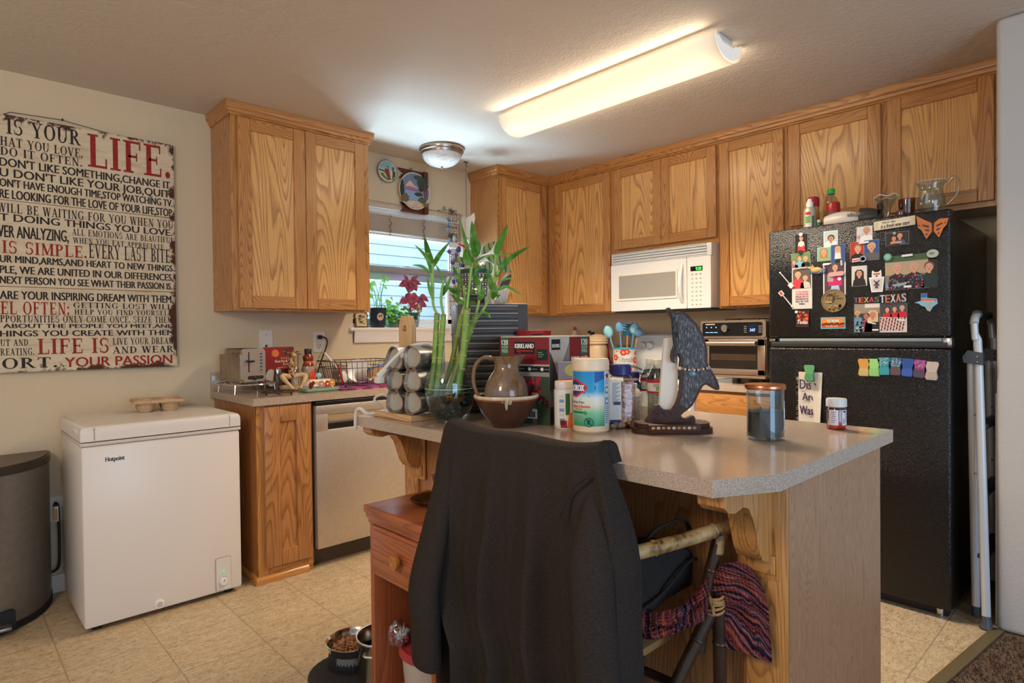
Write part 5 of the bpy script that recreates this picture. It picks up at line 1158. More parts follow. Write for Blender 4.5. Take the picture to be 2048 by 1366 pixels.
WC = P('white_cord', (214, 206, 196), .5)
g = G(); g.tube(spline([(-2.56, -1.875, 1.165), (-2.60, -1.86, 1.182), (-2.66, -1.83, 1.168), (-2.695, -1.79, 1.125), (-2.715, -1.765, 1.09)], 6), .0065, WC, 8); obj('cable', g, cd)
g = G(); g.tube([(-2.708, -1.772, 1.098), (-2.725, -1.752, 1.07)], [.010, .013], WC, 8); g.box(-2.738, -2.714, -1.772, -1.738, 1.046, 1.07, WC, .004); obj('plug', g, cd)
cd = thing('power_cord', 'white cord looping over the far left edge of the island', 'cord', (-2.70, -1.60, .92))
g = G(); g.tube(spline([(-2.60, -1.60, .921), (-2.645, -1.585, .97), (-2.61, -1.59, .985), (-2.57, -1.60, .96)], 6), .005, WC, 8); g.tube(spline([(-2.64, -1.62, .9205), (-2.70, -1.63, .925), (-2.722, -1.612, .945), (-2.728, -1.592, .93), (-2.727, -1.585, .88), (-2.724, -1.582, .868)], 6), .006, WC, 8); obj('cable', g, cd)
# glass vase with lucky bamboo
va = thing('glass_vase', 'round clear glass vase holding water and dark glass pebbles', 'vase', (-2.58, -1.965, IZ))
GP = [(.042, .001), (.052, .006), (.068, .025), (.082, .065), (.0875, .105), (.085, .140), (.074, .175), (.058, .203)]
g = G(); g.lathe([(0, .001)]+GP+[(.0565, .2035)]+[(r-.0022, z) for r, z in GP[::-1][0:-2]]+[(.045, .010), (0, .010)], THIN, 48); obj('glass_globe', g, va, local=True)
g = G(); w_ = m_thin('vase_water', (216, 228, 222), .015, .02); WP = [(r-.003, z) for r, z in GP if .02 < z < .11]; g.lathe([(0, .011), (.044, .012)]+WP+[(.0835, .118), (0, .118)], w_, 40); obj('water', g, va, local=True)
g = G(); g.lathe([(.0846, .117), (.0846, .119), (.080, .1185)], P('water_line', (210, 220, 220), .05, coat=1), 40); obj('water_line', g, va, local=True)
g = G(); r = random.Random(12); PB = [P('pebble_black', (18, 22, 30), .08, coat=.6), P('pebble_navy', (24, 52, 92), .08, coat=.6), P('pebble_teal', (36, 92, 120), .08, coat=.6)]
for k in range(330):
    z = r.uniform(.014, .072); R0 = (.046+(z-.012)*.62 if z < .03 else .064+(z-.03)*.42)-.010; rr = R0*math.sqrt(r.random()) if r.random() < .45 else R0; a = r.uniform(0, 2*PI)
    g.ball((rr*math.cos(a), rr*math.sin(a), z), r.uniform(.006, .009), PB[0 if r.random() < .6 else r.randrange(1, 3)], 7, sc=(1, 1, .75))
tag(obj('glass_pebbles', g, va, local=True), kind='stuff')
g = G()
for _ in range(160): a = r.uniform(0, 2*PI); rr = .06*math.sqrt(r.random()); p0 = Vector((rr*math.cos(a), rr*math.sin(a), r.uniform(.072, .088))); g.tube([p0, p0+Vector((r.uniform(-.012, .012), r.uniform(-.012, .012), r.uniform(-.005, .012)))], .0014, [F(176, 106, 56), F(140, 82, 44)][r.randrange(2)], 4)
tag(obj('roots', g, va, local=True), kind='stuff')
lb = thing('lucky_bamboo', 'tall lucky bamboo stalks with long green leaves growing from the vase', 'plant', (-2.58, -1.965, IZ+.07))
STALKS=[
([(-2.639, -1.935, 1.013), (-2.621, -1.936, 1.111), (-2.617, -1.951, 1.284)], 0.0095) ,
([(-2.63, -1.957, 1.009), (-2.614, -1.957, 1.111), (-2.607, -1.974, 1.28)], 0.0095) ,
([(-2.587, -1.929, 1.012), (-2.553, -1.945, 1.117), (-2.532, -1.976, 1.281)], 0.0085) ,
([(-2.59, -2.022, 1.015), (-2.567, -2.028, 1.153), (-2.562, -2.044, 1.298)], 0.0115) ,
([(-2.586, -1.971, 1.015), (-2.55, -1.989, 1.13), (-2.516, -2.033, 1.276)], 0.0105) ,
]
SHOOTS=[
[(-2.617, -1.951, 1.284), (-2.626, -1.941, 1.323), (-2.628, -1.938, 1.425)] ,
[(-2.626, -1.941, 1.323), (-2.625, -1.941, 1.391), (-2.625, -1.94, 1.455)] ,
[(-2.607, -1.974, 1.28), (-2.612, -1.968, 1.334), (-2.605, -1.974, 1.398)] ,
[(-2.562, -2.044, 1.298), (-2.556, -2.048, 1.362), (-2.547, -2.055, 1.452)] ,
[(-2.532, -1.976, 1.281), (-2.523, -1.984, 1.326), (-2.525, -1.981, 1.384)] ,
[(-2.516, -2.033, 1.276), (-2.506, -2.041, 1.33), (-2.508, -2.038, 1.381)] ,
[(-2.503, -2.017, 1.263), (-2.476, -2.042, 1.314), (-2.452, -2.063, 1.4), (-2.441, -2.074, 1.434)] ,
[(-2.446, -2.056, 1.4), (-2.443, -2.057, 1.487)] ,
[(-2.506, -2.041, 1.33), (-2.502, -2.044, 1.395)] ,
]
LEAVES=[
([(-2.647, -1.964, 1.418), (-2.664, -1.961, 1.47), (-2.666, -1.897, 1.519)], 0.01) ,
([(-2.594, -1.897, 1.461), (-2.583, -1.856, 1.505), (-2.642, -1.919, 1.547)], 0.018) ,
([(-2.621, -1.933, 1.442), (-2.576, -1.912, 1.491), (-2.605, -2.011, 1.523)], 0.014) ,
([(-2.62, -1.917, 1.423), (-2.645, -1.91, 1.446), (-2.675, -1.894, 1.451)], 0.009) ,
([(-2.601, -1.956, 1.345), (-2.596, -1.975, 1.373), (-2.583, -1.988, 1.412)], 0.014) ,
([(-2.654, -1.98, 1.329), (-2.65, -1.953, 1.372), (-2.63, -1.916, 1.413)], 0.009) ,
([(-2.55, -2.058, 1.451), (-2.544, -2.026, 1.507), (-2.539, -1.986, 1.606)], 0.011) ,
([(-2.498, -2.008, 1.499), (-2.473, -1.975, 1.554), (-2.485, -1.982, 1.609)], 0.021) ,
([(-2.562, -2.062, 1.442), (-2.569, -2.051, 1.469), (-2.546, -2.02, 1.504)], 0.021) ,
([(-2.498, -2.007, 1.48), (-2.482, -2.008, 1.509), (-2.485, -2.017, 1.539)], 0.02) ,
([(-2.542, -2.002, 1.381), (-2.539, -1.967, 1.414), (-2.566, -1.976, 1.449)], 0.011) ,
([(-2.575, -2.027, 1.357), (-2.571, -1.987, 1.361), (-2.618, -2.014, 1.37)], 0.015) ,
([(-2.538, -2.002, 1.319), (-2.552, -1.979, 1.332), (-2.524, -1.912, 1.357)], 0.014) ,
([(-2.546, -2.084, 1.375), (-2.527, -2.045, 1.409), (-2.55, -2.055, 1.44)], 0.016) ,
([(-2.493, -2.034, 1.396), (-2.453, -2.017, 1.415), (-2.454, -2.05, 1.433)], 0.012) ,
([(-2.474, -2.067, 1.364), (-2.467, -2.054, 1.403), (-2.478, -2.049, 1.439)], 0.015) ,
([(-2.501, -2.121, 1.476), (-2.478, -2.119, 1.519), (-2.433, -2.109, 1.586)], 0.02) ,
([(-2.423, -2.054, 1.431), (-2.377, -2.064, 1.482), (-2.38, -2.16, 1.51)], 0.016) ,
([(-2.497, -1.995, 1.452), (-2.45, -2.012, 1.486), (-2.409, -2.118, 1.488)], 0.007) ,
([(-2.457, -2.074, 1.409), (-2.425, -2.067, 1.444), (-2.422, -2.09, 1.482)], 0.012) ,
([(-2.546, -2.082, 1.327), (-2.546, -2.102, 1.346), (-2.519, -2.084, 1.37)], 0.018) ,
([(-2.496, -2.096, 1.331), (-2.507, -2.124, 1.359), (-2.461, -2.068, 1.392)], 0.018) ,
([(-2.488, -2.112, 1.359), (-2.455, -2.124, 1.373), (-2.391, -2.13, 1.347)], 0.009) ,
([(-2.449, -2.084, 1.395), (-2.433, -2.097, 1.402), (-2.394, -2.092, 1.406)], 0.007) ,
([(-2.535, -2.087, 1.289), (-2.494, -2.07, 1.282), (-2.52, -2.114, 1.267)], 0.009) ,
([(-2.501, -1.961, 1.315), (-2.493, -1.982, 1.323), (-2.503, -2.021, 1.321)], 0.014) ,
([(-2.499, -1.984, 1.351), (-2.496, -2.008, 1.367), (-2.443, -1.978, 1.376)], 0.01) ,
([(-2.589, -1.953, 1.392), (-2.606, -1.955, 1.425), (-2.622, -1.955, 1.449)], 0.008) ,
([(-2.545, -2.067, 1.419), (-2.528, -2.068, 1.445), (-2.478, -2.037, 1.462)], 0.01) ,
([(-2.511, -2.115, 1.327), (-2.465, -2.092, 1.343), (-2.506, -2.151, 1.341)], 0.008) ,
]
for (pts, rad) in STALKS:
    g = G(); c = spline(pts, 10); rs = []; L = len(c)
    for i in range(L): rs.append(rad*(1+.03*math.sin(i)))
    g.tube(c, rs, STALK, 12)
    L_ = sum((c[i+1]-c[i]).length for i in range(L-1)); step = .048; acc = 0; nxt = .03
    for i in range(L-1):
        d = (c[i+1]-c[i]); 
        while acc+d.length >= nxt:
            p = c[i]+d*((nxt-acc)/d.length); n_ = d.normalized(); g.tube([p-n_*.002, p-n_*.0008, p+n_*.0008, p+n_*.002], [rad*1.0, rad*1.13, rad*1.13, rad*1.0], STALKD, 12); nxt += step*(.8+.4*((i*7) % 5)/5)
        acc += d.length
    e = c[-1]; g.tube([e-Vector((0, 0, .002)), e+Vector((0, 0, .003))], [rad*1.15, rad*.9], F(150, 120, 84), 12)
    obj('stalk', g, lb)
for pts in SHOOTS: g = G(); g.tube(spline(pts, 6), [.0052]*6+[.0045]*max(0, (len(pts)-2)*6+1-6)+([.0042] if len(pts) > 2 else [.0045]), STALK, 8) if False else g.tube(spline(pts, 6), .0046, P('young_shoot', (132, 172, 72), .4), 8); obj('shoot', g, lb)
camdir = Vector((-.69, -.72, .1))
for pts, wd in LEAVES:
    c = spline(pts, 5); g = G(); vs = []; fs = []; n_ = len(c)
    for i, p in enumerate(c):
        d = (c[min(i+1, n_-1)]-c[max(i-1, 0)]).normalized(); nn = (camdir-d*camdir.dot(d)).normalized(); s_ = d.cross(nn); t = i/(n_-1)
        w = max(.0008, wd*.62*(math.sin(PI*(t**.72))**.8 if 0 < t < 1 else .05)); vs += [p-s_*w-nn*w*.25, p, p+s_*w-nn*w*.25]
    for i in range(n_-1): a = i*3; fs += [(a, a+1, a+4, a+3), (a+1, a+2, a+5, a+4)]
    g.add(vs, fs, LEAF if wd > .009 else P('leaf_mid_green', (98, 148, 60), .45)); obj('leaf', g, lb)

# tall louvred appliance and what stands on it
AX = Vector((.928, -.371, 0)); 
ap = thing('louvred_appliance', 'tall dark grey countertop appliance with horizontal louvre vents', 'appliance', (-2.42, -1.822, IZ), math.radians(-31))
GRY = P('charcoal_metal', (74, 70, 68), .45, .3)
g = G(); g.box(0, .268, 0, .25, .008, .416, GRY, .006); obj('body', g, ap, local=True)
g = G()
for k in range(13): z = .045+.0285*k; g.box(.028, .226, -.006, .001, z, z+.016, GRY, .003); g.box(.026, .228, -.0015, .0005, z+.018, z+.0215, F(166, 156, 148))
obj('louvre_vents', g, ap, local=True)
g = G(); g.box(.01, .258, .01, .24, .0, .009, BLACKP); obj('foot_plate', g, ap, local=True)
STK = F(196, 182, 164)
for y0, y1, z0, z1 in ((.165, .205, .33, .395), (.03, .085, .11, .27)):
    g = G(); g.box(-.0012, .0, y0, y1, z0, z1, STK)
    for k in range(int((z1-z0)/.008)): g.box(-.0016, -.0011, y0+.004, y1-.006-.01*(k % 3), z0+.004+.008*k, z0+.0055+.008*k, F(110, 100, 92))
    obj('sticker', g, ap, local=True)
for y, z in ((.03, .37), (.225, .30), (.225, .05), (.03, .05)): g = G(); g.ball((-.001, y, z), .005, CHROME, 8); obj('screw', g, ap, local=True)
tb = thing('drain_tube', 'white plastic tube standing beside the louvred appliance', 'tube', (-2.475, -1.745, IZ))
for d_ in (0, .020): g = G(); g.tube([(d_, -d_, .0), (d_, -d_, .272)], .0075, WHITEP, 10); obj('tube_body', g, tb, local=True)
g = G(); g.box(-.016, .040, -.034, .016, .270, .276, WHITEP, .002); obj('top_flange', g, tb, local=True)
az = IZ+.4165
o, p_ = pot('potted_plant', 'black and white patterned pot of striped leaves on the louvred appliance', (-2.285, -1.755, az), [(.040, 0), (.046, .008), (.047, .03), (.056, .034), (.060, .125)], P('matte_black_pot', (58, 50, 48), .6))
g = G(); 
for j, z in enumerate((.045, .062, .080, .098, .114)):
    rr = .0565+.0035*(z-.034)/.09+.0012
    for k in range(26):
        a = 2*PI*k/26; q = lambda da, dz: (rr*math.cos(a+da), rr*math.sin(a+da), z+dz); e_ = .06 if j % 2 else .085
        if j % 2 == 0: g.add([q(-e_, 0), q(0, -.005), q(e_, 0), q(0, .005)], [(0, 1, 2, 3)], F(206, 196, 186))
        else: g.add([q(-e_, -.004), q(e_, -.004), q(e_, .004), q(-e_, .004)], [(0, 1, 2, 3)], F(206, 196, 186))
for z in (.0375, .054, .071, .089, .106, .121): rr = .0565+.0035*(z-.034)/.09+.001; g.lathe([(rr, z-.0008), (rr+.0003, z), (rr, z+.0008)], F(196, 186, 176), 36)
obj('pattern_band', g, p_, local=True)
g = G(); g.lathe([(.054, .120), (.058, .126), (.058, .140), (.055, .140), (.055, .125)], P('green_plastic_pot', (22, 84, 62)), 28); obj('nursery_pot', g, p_, local=True)
t = NT('prayer_plant_leaf'); sp = t.n('SeparateXYZ', i0=t.co()); w1 = t.n('TexWave', Scale=20.0, Distortion=3.0); t.put(w1.inputs['Vector'], t.co((1, 1, .9))); t.set(Base__Color=t.ramp(w1.outputs['Fac'], [(.25, srgb(74, 84, 46)), (.5, srgb(150, 168, 104)), (.8, srgb(120, 140, 80))]), Roughness=.45); PRAY = t.m
g = G(); C0 = Vector((0, 0, .135)); 
for x, w, z, dx, dz, L, W in ((.03, -.0, .20, .55, .55, .075, .022), (-.035, 0, .165, -.5, .3, .05, .02), (.05, 0, .185, .8, -.15, .09, .026), (.05, 0, .17, .35, -.8, .05, .022), (.0, 0, .17, -.1, .9, .07, .016), (.09, 0, .165, .8, -.5, .07, .022), (.03, 0, .16, .1, -1, .035, .02)):
    p1 = VX*x+Vector((0, 0, z))-VY*.02; g.tube(spline([C0+VX*x*.3, (C0+p1)/2+Vector((0, 0, .01)), p1], 4), .0014, F(120, 130, 90), 4); leafblade(g, p1, VX*dx+Vector((0, 0, dz)), -VY+Vector((0, 0, .3)), L, W*.72, PRAY, curl=.1)
obj('foliage', g, o, local=True)
sv = thing('shell_vase', 'ribbed cream shell-shaped vase with a dark leaf on the louvred appliance', 'vase', (-2.222, -1.835, az))
g = G(); vs = []; n_ = 36
prf = [(.018, 0), (.022, .004), (.030, .03), (.036, .058), (.033, .060), (.02, .03), (0, .02)]
for r0, z in prf:
    for k in range(n_): a = 2*PI*k/n_; rr = r0*(1+.05*(1 if k % 2 else -1)); vs.append((rr*math.cos(a)*1.1, rr*math.sin(a)*.8, z+(.012*math.cos(a) if z > .05 else 0)))
g.add(vs, [(i*n_+k, i*n_+(k+1) % n_, (i+1)*n_+(k+1) % n_, (i+1)*n_+k) for i in range(len(prf)-1) for k in range(n_)]+[tuple(range(n_))], P('shell_cream', (206, 194, 178), .6)); obj('shell_body', g, sv, local=True)
g = G(); leafblade(g, (0, 0, .05), VX*.55+Vector((0, 0, .85)), -VY, .085, .016, F(70, 54, 46), curl=.05); leafblade(g, (0, .005, .05), VX*.4+Vector((0, 0, .9)), -VY, .09, .012, F(190, 180, 168), curl=.05); obj('dark_leaf', g, sv, local=True)
tn = thing('snack_tin', 'small red and white printed carton between the plant pot and shell vase', 'carton', (-2.255, -1.80, az), math.radians(-40))
g = G(); g.box(-.014, .014, -.014, .014, 0, .075, F(196, 176, 160), .002); obj('carton_body', g, tn, local=True)
g = G(); g.lathe([(.012, .075), (.013, .09), (.008, .095), (0, .096)], F(196, 48, 40), 14); obj('cap', g, tn, local=True)
vf = thing('silk_flowers', 'violet silk flower spray behind the patterned pot', 'flowers', (-2.325, -1.70, az))
g = G(); r = random.Random(3)
for k in range(16): p = VX*r.uniform(-.035, .02)+Vector((0, 0, r.uniform(.09, .24))); g.tube([(0, 0, .0), p*.5, p], .0012, LEAF, 4); g.ball(p, .011, [F(90, 78, 150), F(128, 120, 190), F(70, 60, 120)][k % 3], 6, sc=(1, .6, .9))
obj('flower_spray', g, vf, local=True)
g = G(); p = VX*.03+Vector((0, 0, .235)); g.tube([p-VX*.03+Vector((0, 0, .012)), p, p+VX*.012], [.002, .006, .003], F(210, 40, 40), 7); g.tube([p, p-Vector((0, 0, .235))*.95], .001, F(90, 90, 80), 4); obj('red_bird_pick', g, vf, local=True)

# bowl and pitcher
bo = thing('pottery_bowl', 'dark brown pottery bowl with a pale dripping rim', 'bowl', (-2.512, -2.178, IZ))
BRN = P('tenmoku_brown', (74, 46, 34), .32, bump=(40, .15), vary=(18, .2))
g = G(); g.shell([(.046, 0), (.048, .006), (.052, .010), (.080, .045), (.098, .082), (.104, .100)], .006, BRN, 48); obj('bowl_body', g, bo, local=True)
RIMG = P('drip_rim_glaze', (206, 186, 158), .25, vary=(50, .2))
g = G(); g.lathe([(.1035, .094), (.1062, .099), (.104, .1045), (.099, .1045), (.0965, .098)], RIMG, 48); g.lathe([(.1028, .089), (.1045, .094)], F(140, 72, 34), 48); obj('rim', g, bo, local=True)
a = math.radians(226); g = G(); 
for da, L in ((.02, .034), (.13, .018), (-.1, .012)): c_ = Vector((math.cos(a+da), math.sin(a+da), 0)); g.tube([c_*.1045+Vector((0, 0, .099)), c_*.100+Vector((0, 0, .099-L*.5)), c_*(.104-L*.42)+Vector((0, 0, .099-L))], [.010, .007, .004], RIMG, 8, flat=.5)
obj('glaze_drip', g, bo, local=True)
pi_ = thing('pitcher', 'mottled brown glazed pitcher standing in the pottery bowl', 'pitcher', (-2.506, -2.172, IZ+.0065))
t = NT('ash_glaze'); n1 = t.noise(t.co((30, 30, 5)), 1, 4, .6, .4); n2 = t.noise(t.co(), 60, 3); t.set(Base__Color=t.mix(t.math('MULTIPLY', n2, .35), t.ramp(n1, [(.3, srgb(84, 56, 36)), (.45, srgb(134, 98, 62)), (.58, srgb(116, 104, 92)), (.7, srgb(166, 124, 74))]), srgb(60, 40, 28)), Roughness=.14); t.b.inputs['Coat Weight'].default_value = .5; ASH = t.m
g = G(); prf = [(.050, 0), (.055, .006), (.068, .04), (.073, .085), (.070, .120), (.058, .150), (.042, .172), (.036, .188), (.040, .205), (.047, .222)]
def pit(r0, z, a, inn=0):
    """spout pulled out towards view right"""
    sd = math.atan2(VX.y, VX.x); k = max(0, math.cos(a-sd))**6 * max(0, (z-.175)/.047); rr = (r0-inn)*(1+.0*a)+k*.022; return (rr*math.cos(a), rr*math.sin(a), z+k*.004-.010*max(0, (z-.19)/.032)*max(0, math.sin((a-sd)*1.0))**2)
vs = []; n_ = 40; P2 = [(r0, z, 0) for r0, z in prf]+[(r0, z, .005) for r0, z in prf[::-1][:6]]
for r0, z, inn in P2: vs += [pit(r0, z, 2*PI*k/n_, inn) for k in range(n_)]
g.add(vs, [(i*n_+k, i*n_+(k+1) % n_, (i+1)*n_+(k+1) % n_, (i+1)*n_+k) for i in range(len(P2)-1) for k in range(n_)]+[tuple(range(n_)), tuple((len(P2)-1)*n_+k for k in range(n_))], ASH); obj('pitcher_body', g, pi_, local=True)
g = G(); hp = [-VX*.040+Vector((0, 0, .212)), -VX*.072+Vector((0, 0, .216)), -VX*.100+Vector((0, 0, .19)), -VX*.106+Vector((0, 0, .14)), -VX*.094+Vector((0, 0, .10)), -VX*.066+Vector((0, 0, .065))]; c = spline(hp, 6); g.tube(c, [.011-.004*i/len(c) for i in range(len(c))], ASH, 10, flat=.75); obj('handle', g, pi_, local=True)

# coffee pod cartons
MAR = P('carton_maroon', (126, 26, 32), .4); CGR = F(30, 110, 78); CBLK = F(26, 24, 26); CWH = F(232, 226, 218); CGY = F(150, 146, 140)
kx = thing('coffee_pod_carton', 'large maroon coffee pod carton with a cherry picture, behind the pitcher', 'carton', (-2.4027, -2.2678, IZ), math.radians(10.4))
LW, LD, LH = .268, .198, .291
g = G(); g.box(0, LW, 0, LD, 0, LH, F(180, 168, 150), .0015); obj('board_box', g, kx, local=True)
TL = lambda u, v, w: Vector((-.0004-w, LD-u, v)); TRt = lambda u, v, w: Vector((u, -.0004-w, v))    # left face (u from far to near), right face
g = G(); g.box(0, LD, .198, LH-.004, 0, .0005, MAR, T=TL); g.box(0, LD, .172, .192, 0, .0005, CBLK, T=TL); g.box(0, LD, .0, .172, 0, .0004, F(60, 74, 56), T=TL); g.box(.0, LD, .158, .172, .0004, .0007, CGY, T=TL)
g.box(.004, .034, .228, LH-.004, .0005, .0009, CGR, T=TL); text(g, '120', .006, .032, .262, .280, CWH, TL, .0012, .0008); text(g, 'K-CUP', .007, .031, .250, .259, CWH, TL, .0012); text(g, 'PODS', .007, .031, .236, .247, CWH, TL, .0012)
g.box(.058, .142, .232, .272, .0005, .0009, CBLK, T=TL); text(g, 'KIRKLAND', .062, .138, .251, .267, CWH, TL, .0012, .0011); text(g, 'Signature', .066, .132, .236, .249, F(206, 40, 44), TL, .0012, .0004, slant=.3)
g.box(.150, .192, .212, .248, .0005, .0009, F(22, 40, 34), T=TL)
for k in range(3): g.box(.155, .172+.006*(k % 2), .222+.007*k, .2245+.007*k, .0009, .0012, F(120, 150, 130), T=TL)
for k, u in enumerate((.02, .07, .12, .17)): g.prism(circ(u, .182, .006, .006, 10), .0005, .0009, CWH, T=TL); g.box(u+.009, u+.03, .181, .183, .0005, .0009, CGY, T=TL)
r = random.Random(21)
for _ in range(60):
    u, v, k_ = r.uniform(.03, LD-.03), r.uniform(.03, .128), r.uniform(0, 6.28); q = lambda d, a: (u+d*math.cos(k_+a), v+d*math.sin(k_+a))
    g.prism([(u, v), q(.016, -.3), q(.028, 0), q(.016, .3)], .0004, .0008, [F(70, 116, 58), F(96, 140, 76), F(44, 70, 44)][r.randrange(3)], T=TL)
g.prism([(.13, .0), (.15, .0), (.142, .06), (.15, .11), (.142, .112), (.132, .06)], .0008, .0011, F(120, 96, 78), T=TL)
for _ in range(60): u, v = .075+r.gauss(.05, .035), .095+r.gauss(.01, .03); u = min(LD-.008, max(.008, u)); v = min(.15, max(.02, v)); g.prism(circ(u, v, .0062, n=9), .0010, .0014+r.uniform(0, .0003), [F(140, 22, 44), F(176, 40, 66), F(96, 16, 30)][r.randrange(3)], T=TL)
g.box(.085, .150, .018, .050, .0014, .0019, CWH, T=TL)
for k in range(16): g.box(.092+.0032*k, .0932+.0032*k+.0008*(k % 3), .022, .042, .0019, .0022, CBLK, T=TL)
obj('picture_side', g, kx, local=True)
g = G(); g.box(0, LW, 0, LH-.004, 0, .0004, F(128, 124, 120), T=TRt); g.box(.128, LW, .178, LH-.004, .0004, .0008, MAR, T=TRt)
g.prism([(.0, .15), (.04, .16), (.085, .21), (.125, .27), (.125, LH-.004), (.0, LH-.004)], .0004, .0007, F(186, 180, 172), T=TRt); g.prism([(.0, .11), (.03, .12), (.05, .15), (.03, .2), (.01, .23), (.0, .24)], .0007, .001, F(66, 64, 62), T=TRt); g.prism([(.0, .0), (.12, .0), (.12, .045), (.0, .06)], .0004, .0007, F(52, 52, 52), T=TRt); g.prism([(.046, .05), (.058, .05), (.054, .085), (.05, .095), (.045, .08)], .0007, .001, F(30, 30, 30), T=TRt)
g.box(.012, .066, .245, .28, .001, .0014, CBLK, T=TRt); text(g, 'KEURIG', .016, .062, .253, .265, CWH, TRt, .0016, .0006)
g.box(.205, .252, .225, LH-.004, .0008, .0012, CGR, T=TRt); text(g, '120', .208, .249, .258, .280, CWH, TRt, .0015, .0008); text(g, 'K-CUP', .210, .247, .246, .255, CWH, TRt, .0015); text(g, 'PODS', .210, .247, .232, .243, CWH, TRt, .0015)
text(g, 'KIRKLAND', .138, .25, .202, .220, CWH, TRt, .0012, .0012); g.box(.14, .25, .188, .190, .0008, .0012, F(190, 40, 44), T=TRt); text(g, 'Signature', .15, .24, .184, .196, F(190, 40, 44), TRt, .0014, slant=.3)
text(g, '120', .008, .065, .012, .040, CBLK, TRt, .0012, .001)
obj('grey_side', g, kx, local=True)
k2 = thing('coffee_pod_carton', 'maroon carton with a silver strip, between the vase and the large carton', 'carton', (-2.372, -1.998, IZ), math.radians(-40))
g = G(); g.box(0, .085, 0, .12, 0, .288, MAR, .0015); obj('board_box', g, k2, local=True)
g = G(); T2 = lambda u, v, w: Vector((u, -.0003-w, v)); g.box(.0, .028, .06, .272, 0, .0005, F(120, 114, 110), T=T2); g.box(.004, .022, .10, .26, .0005, .0008, F(92, 88, 86), T=T2); obj('silver_strip', g, k2, local=True)
k3 = thing('snack_carton', 'red carton standing behind the large maroon carton', 'carton', (-2.235, -2.022, IZ), math.radians(10))
g = G(); g.box(0, .135, 0, .07, 0, .312, F(146, 28, 34), .002); obj('board_box', g, k3, local=True); g = G(); g.box(.003, .075, -.0006, 0, .27, .298, CBLK); g.box(.08, .132, -.0006, 0, .27, .31, F(122, 24, 34)); obj('printed_panel', g, k3, local=True)
# tea box, vitamins, wipes
yb = thing('tea_carton', 'green and violet tea carton behind the wipes canister', 'carton', (-2.29, -2.245, IZ), math.radians(-45))
yb.location = (-2.382, -2.287, IZ); g = G(); g.box(0, .165, 0, .034, 0, .206, F(128, 130, 150), .0015); obj('board_box', g, yb, local=True)
g = G(); g.prism(circ(.055, .18, .034, .022, 24), .0, .0005, F(170, 184, 120), T=TRt); text(g, 'YERBA MATE', .018, .155, .128, .148, F(28, 26, 40), TRt, .0008, .0006); g.box(0, .165, .09, .115, .0, .0004, F(108, 110, 136), T=TRt); g.box(0, .165, .0, .09, .0, .0004, F(196, 196, 190), T=TRt); obj('printed_panel', g, yb, local=True)
vt = thing('vitamin_bottle', 'white and orange supplement tub left of the wipes canister', 'bottle', (-2.405, -2.338, IZ), math.radians(-42))
g = G(); g.lathe([(0, 0), (.034, 0), (.036, .004), (.036, .118), (.034, .124), (.031, .126)], WHITE, 32); obj('bottle_body', g, vt, local=True)
g = G(); g.lathe([(.033, .126), (.034, .130), (.034, .146), (.032, .149), (0, .149)], WHITE, 32); g.lathe([(.030, .1492), (0, .1496)], F(236, 150, 110), 28); obj('cap', g, vt, local=True)
def wrapT(R, a0): return lambda u, v, w: Vector(((R+w)*math.sin(a0+u/R), -(R+w)*math.cos(a0+u/R), v))
def wrapbox(g, R, a0, u0, u1, v0, v1, w, m, n=None, vv=1):
    n = n or max(2, int(abs(u1-u0)/R/.12)); T = wrapT(R, a0); vs = []; fs = []
    for i in range(n+1): u = u0+(u1-u0)*i/n; vs += [tuple(T(u, v0, w)), tuple(T(u, v1, w))]
    for i in range(n): fs.append((2*i, 2*i+2, 2*i+3, 2*i+1))
    g.add(vs, fs, m)
def wrappoly(g, R, a0, poly, w, m):
    b = bmesh.new(); f = b.faces.new([b.verts.new((u, v, 0)) for u, v in poly]); bmesh.ops.triangulate(b, faces=[f]); bmesh.ops.subdivide_edges(b, edges=b.edges[:], cuts=2, use_grid_fill=True); T = wrapT(R, a0)
    for v in b.verts: v.co = T(v.co.x, v.co.y, w)
    g.absorb(b, m)
g = G(); W_ = wrapbox; W_(g, .036, 0, -.045, .045, .01, .118, .0004, F(226, 222, 214)); W_(g, .036, 0, -.004, .010, .045, .112, .0007, F(46, 104, 60)); W_(g, .036, 0, -.020, .0, .005, .028, .0008, F(150, 34, 60)); wrappoly(g, .036, 0, [(.0, .005), (.018, .005), (.018, .05), (.008, .055), (.004, .03)], .0009, F(232, 120, 50)); W_(g, .036, 0, .004, .040, .005, .018, .0009, F(226, 110, 50))
for k in range(5): W_(g, .036, 0, -.024, -.008, .108-.014*k, .097-.014*k, .0007, [F(206, 200, 190), F(120, 150, 190)][k % 2])
for k in range(12): W_(g, .036, 0, .016, .036, .110-.007*k, .1075-.007*k, .0007, F(120, 116, 110))
for k in range(9): W_(g, .036, 0, -.022+.0018*k, -.0212+.0018*k, .014, .034, .0012, CBLK, 2)
obj('wrap_label', g, vt, local=True)
wi = thing('wipes_canister', 'tall blue and green disinfecting wipes canister at the island front', 'canister', (-2.400, -2.437, IZ), math.radians(-43))
CRP = P('cream_plastic', (224, 202, 172), .35)
g = G(); g.lathe([(0, 0), (.050, 0), (.055, .006), (.0555, .18), (.0545, .186)], CRP, 44); obj('canister_body', g, wi, local=True)
g = G(); g.lathe([(.0545, .186), (.0565, .188), (.0565, .214), (.053, .222), (.040, .2235), (.036, .218), (0, .218)], CRP, 44); obj('lid', g, wi, local=True)
R = .0557
t = NT('wipes_label'); sp = t.n('SeparateXYZ', i0=t.co()); t.set(Base__Color=t.ramp(t.math('MULTIPLY', sp.outputs[2], 1/.19), [(.10, srgb(30, 140, 96)), (.32, srgb(120, 188, 150)), (.46, srgb(216, 210, 190)), (.56, srgb(206, 216, 212)), (.66, srgb(40, 150, 196)), (1, srgb(14, 128, 190))]), Roughness=.35); WLB = t.m
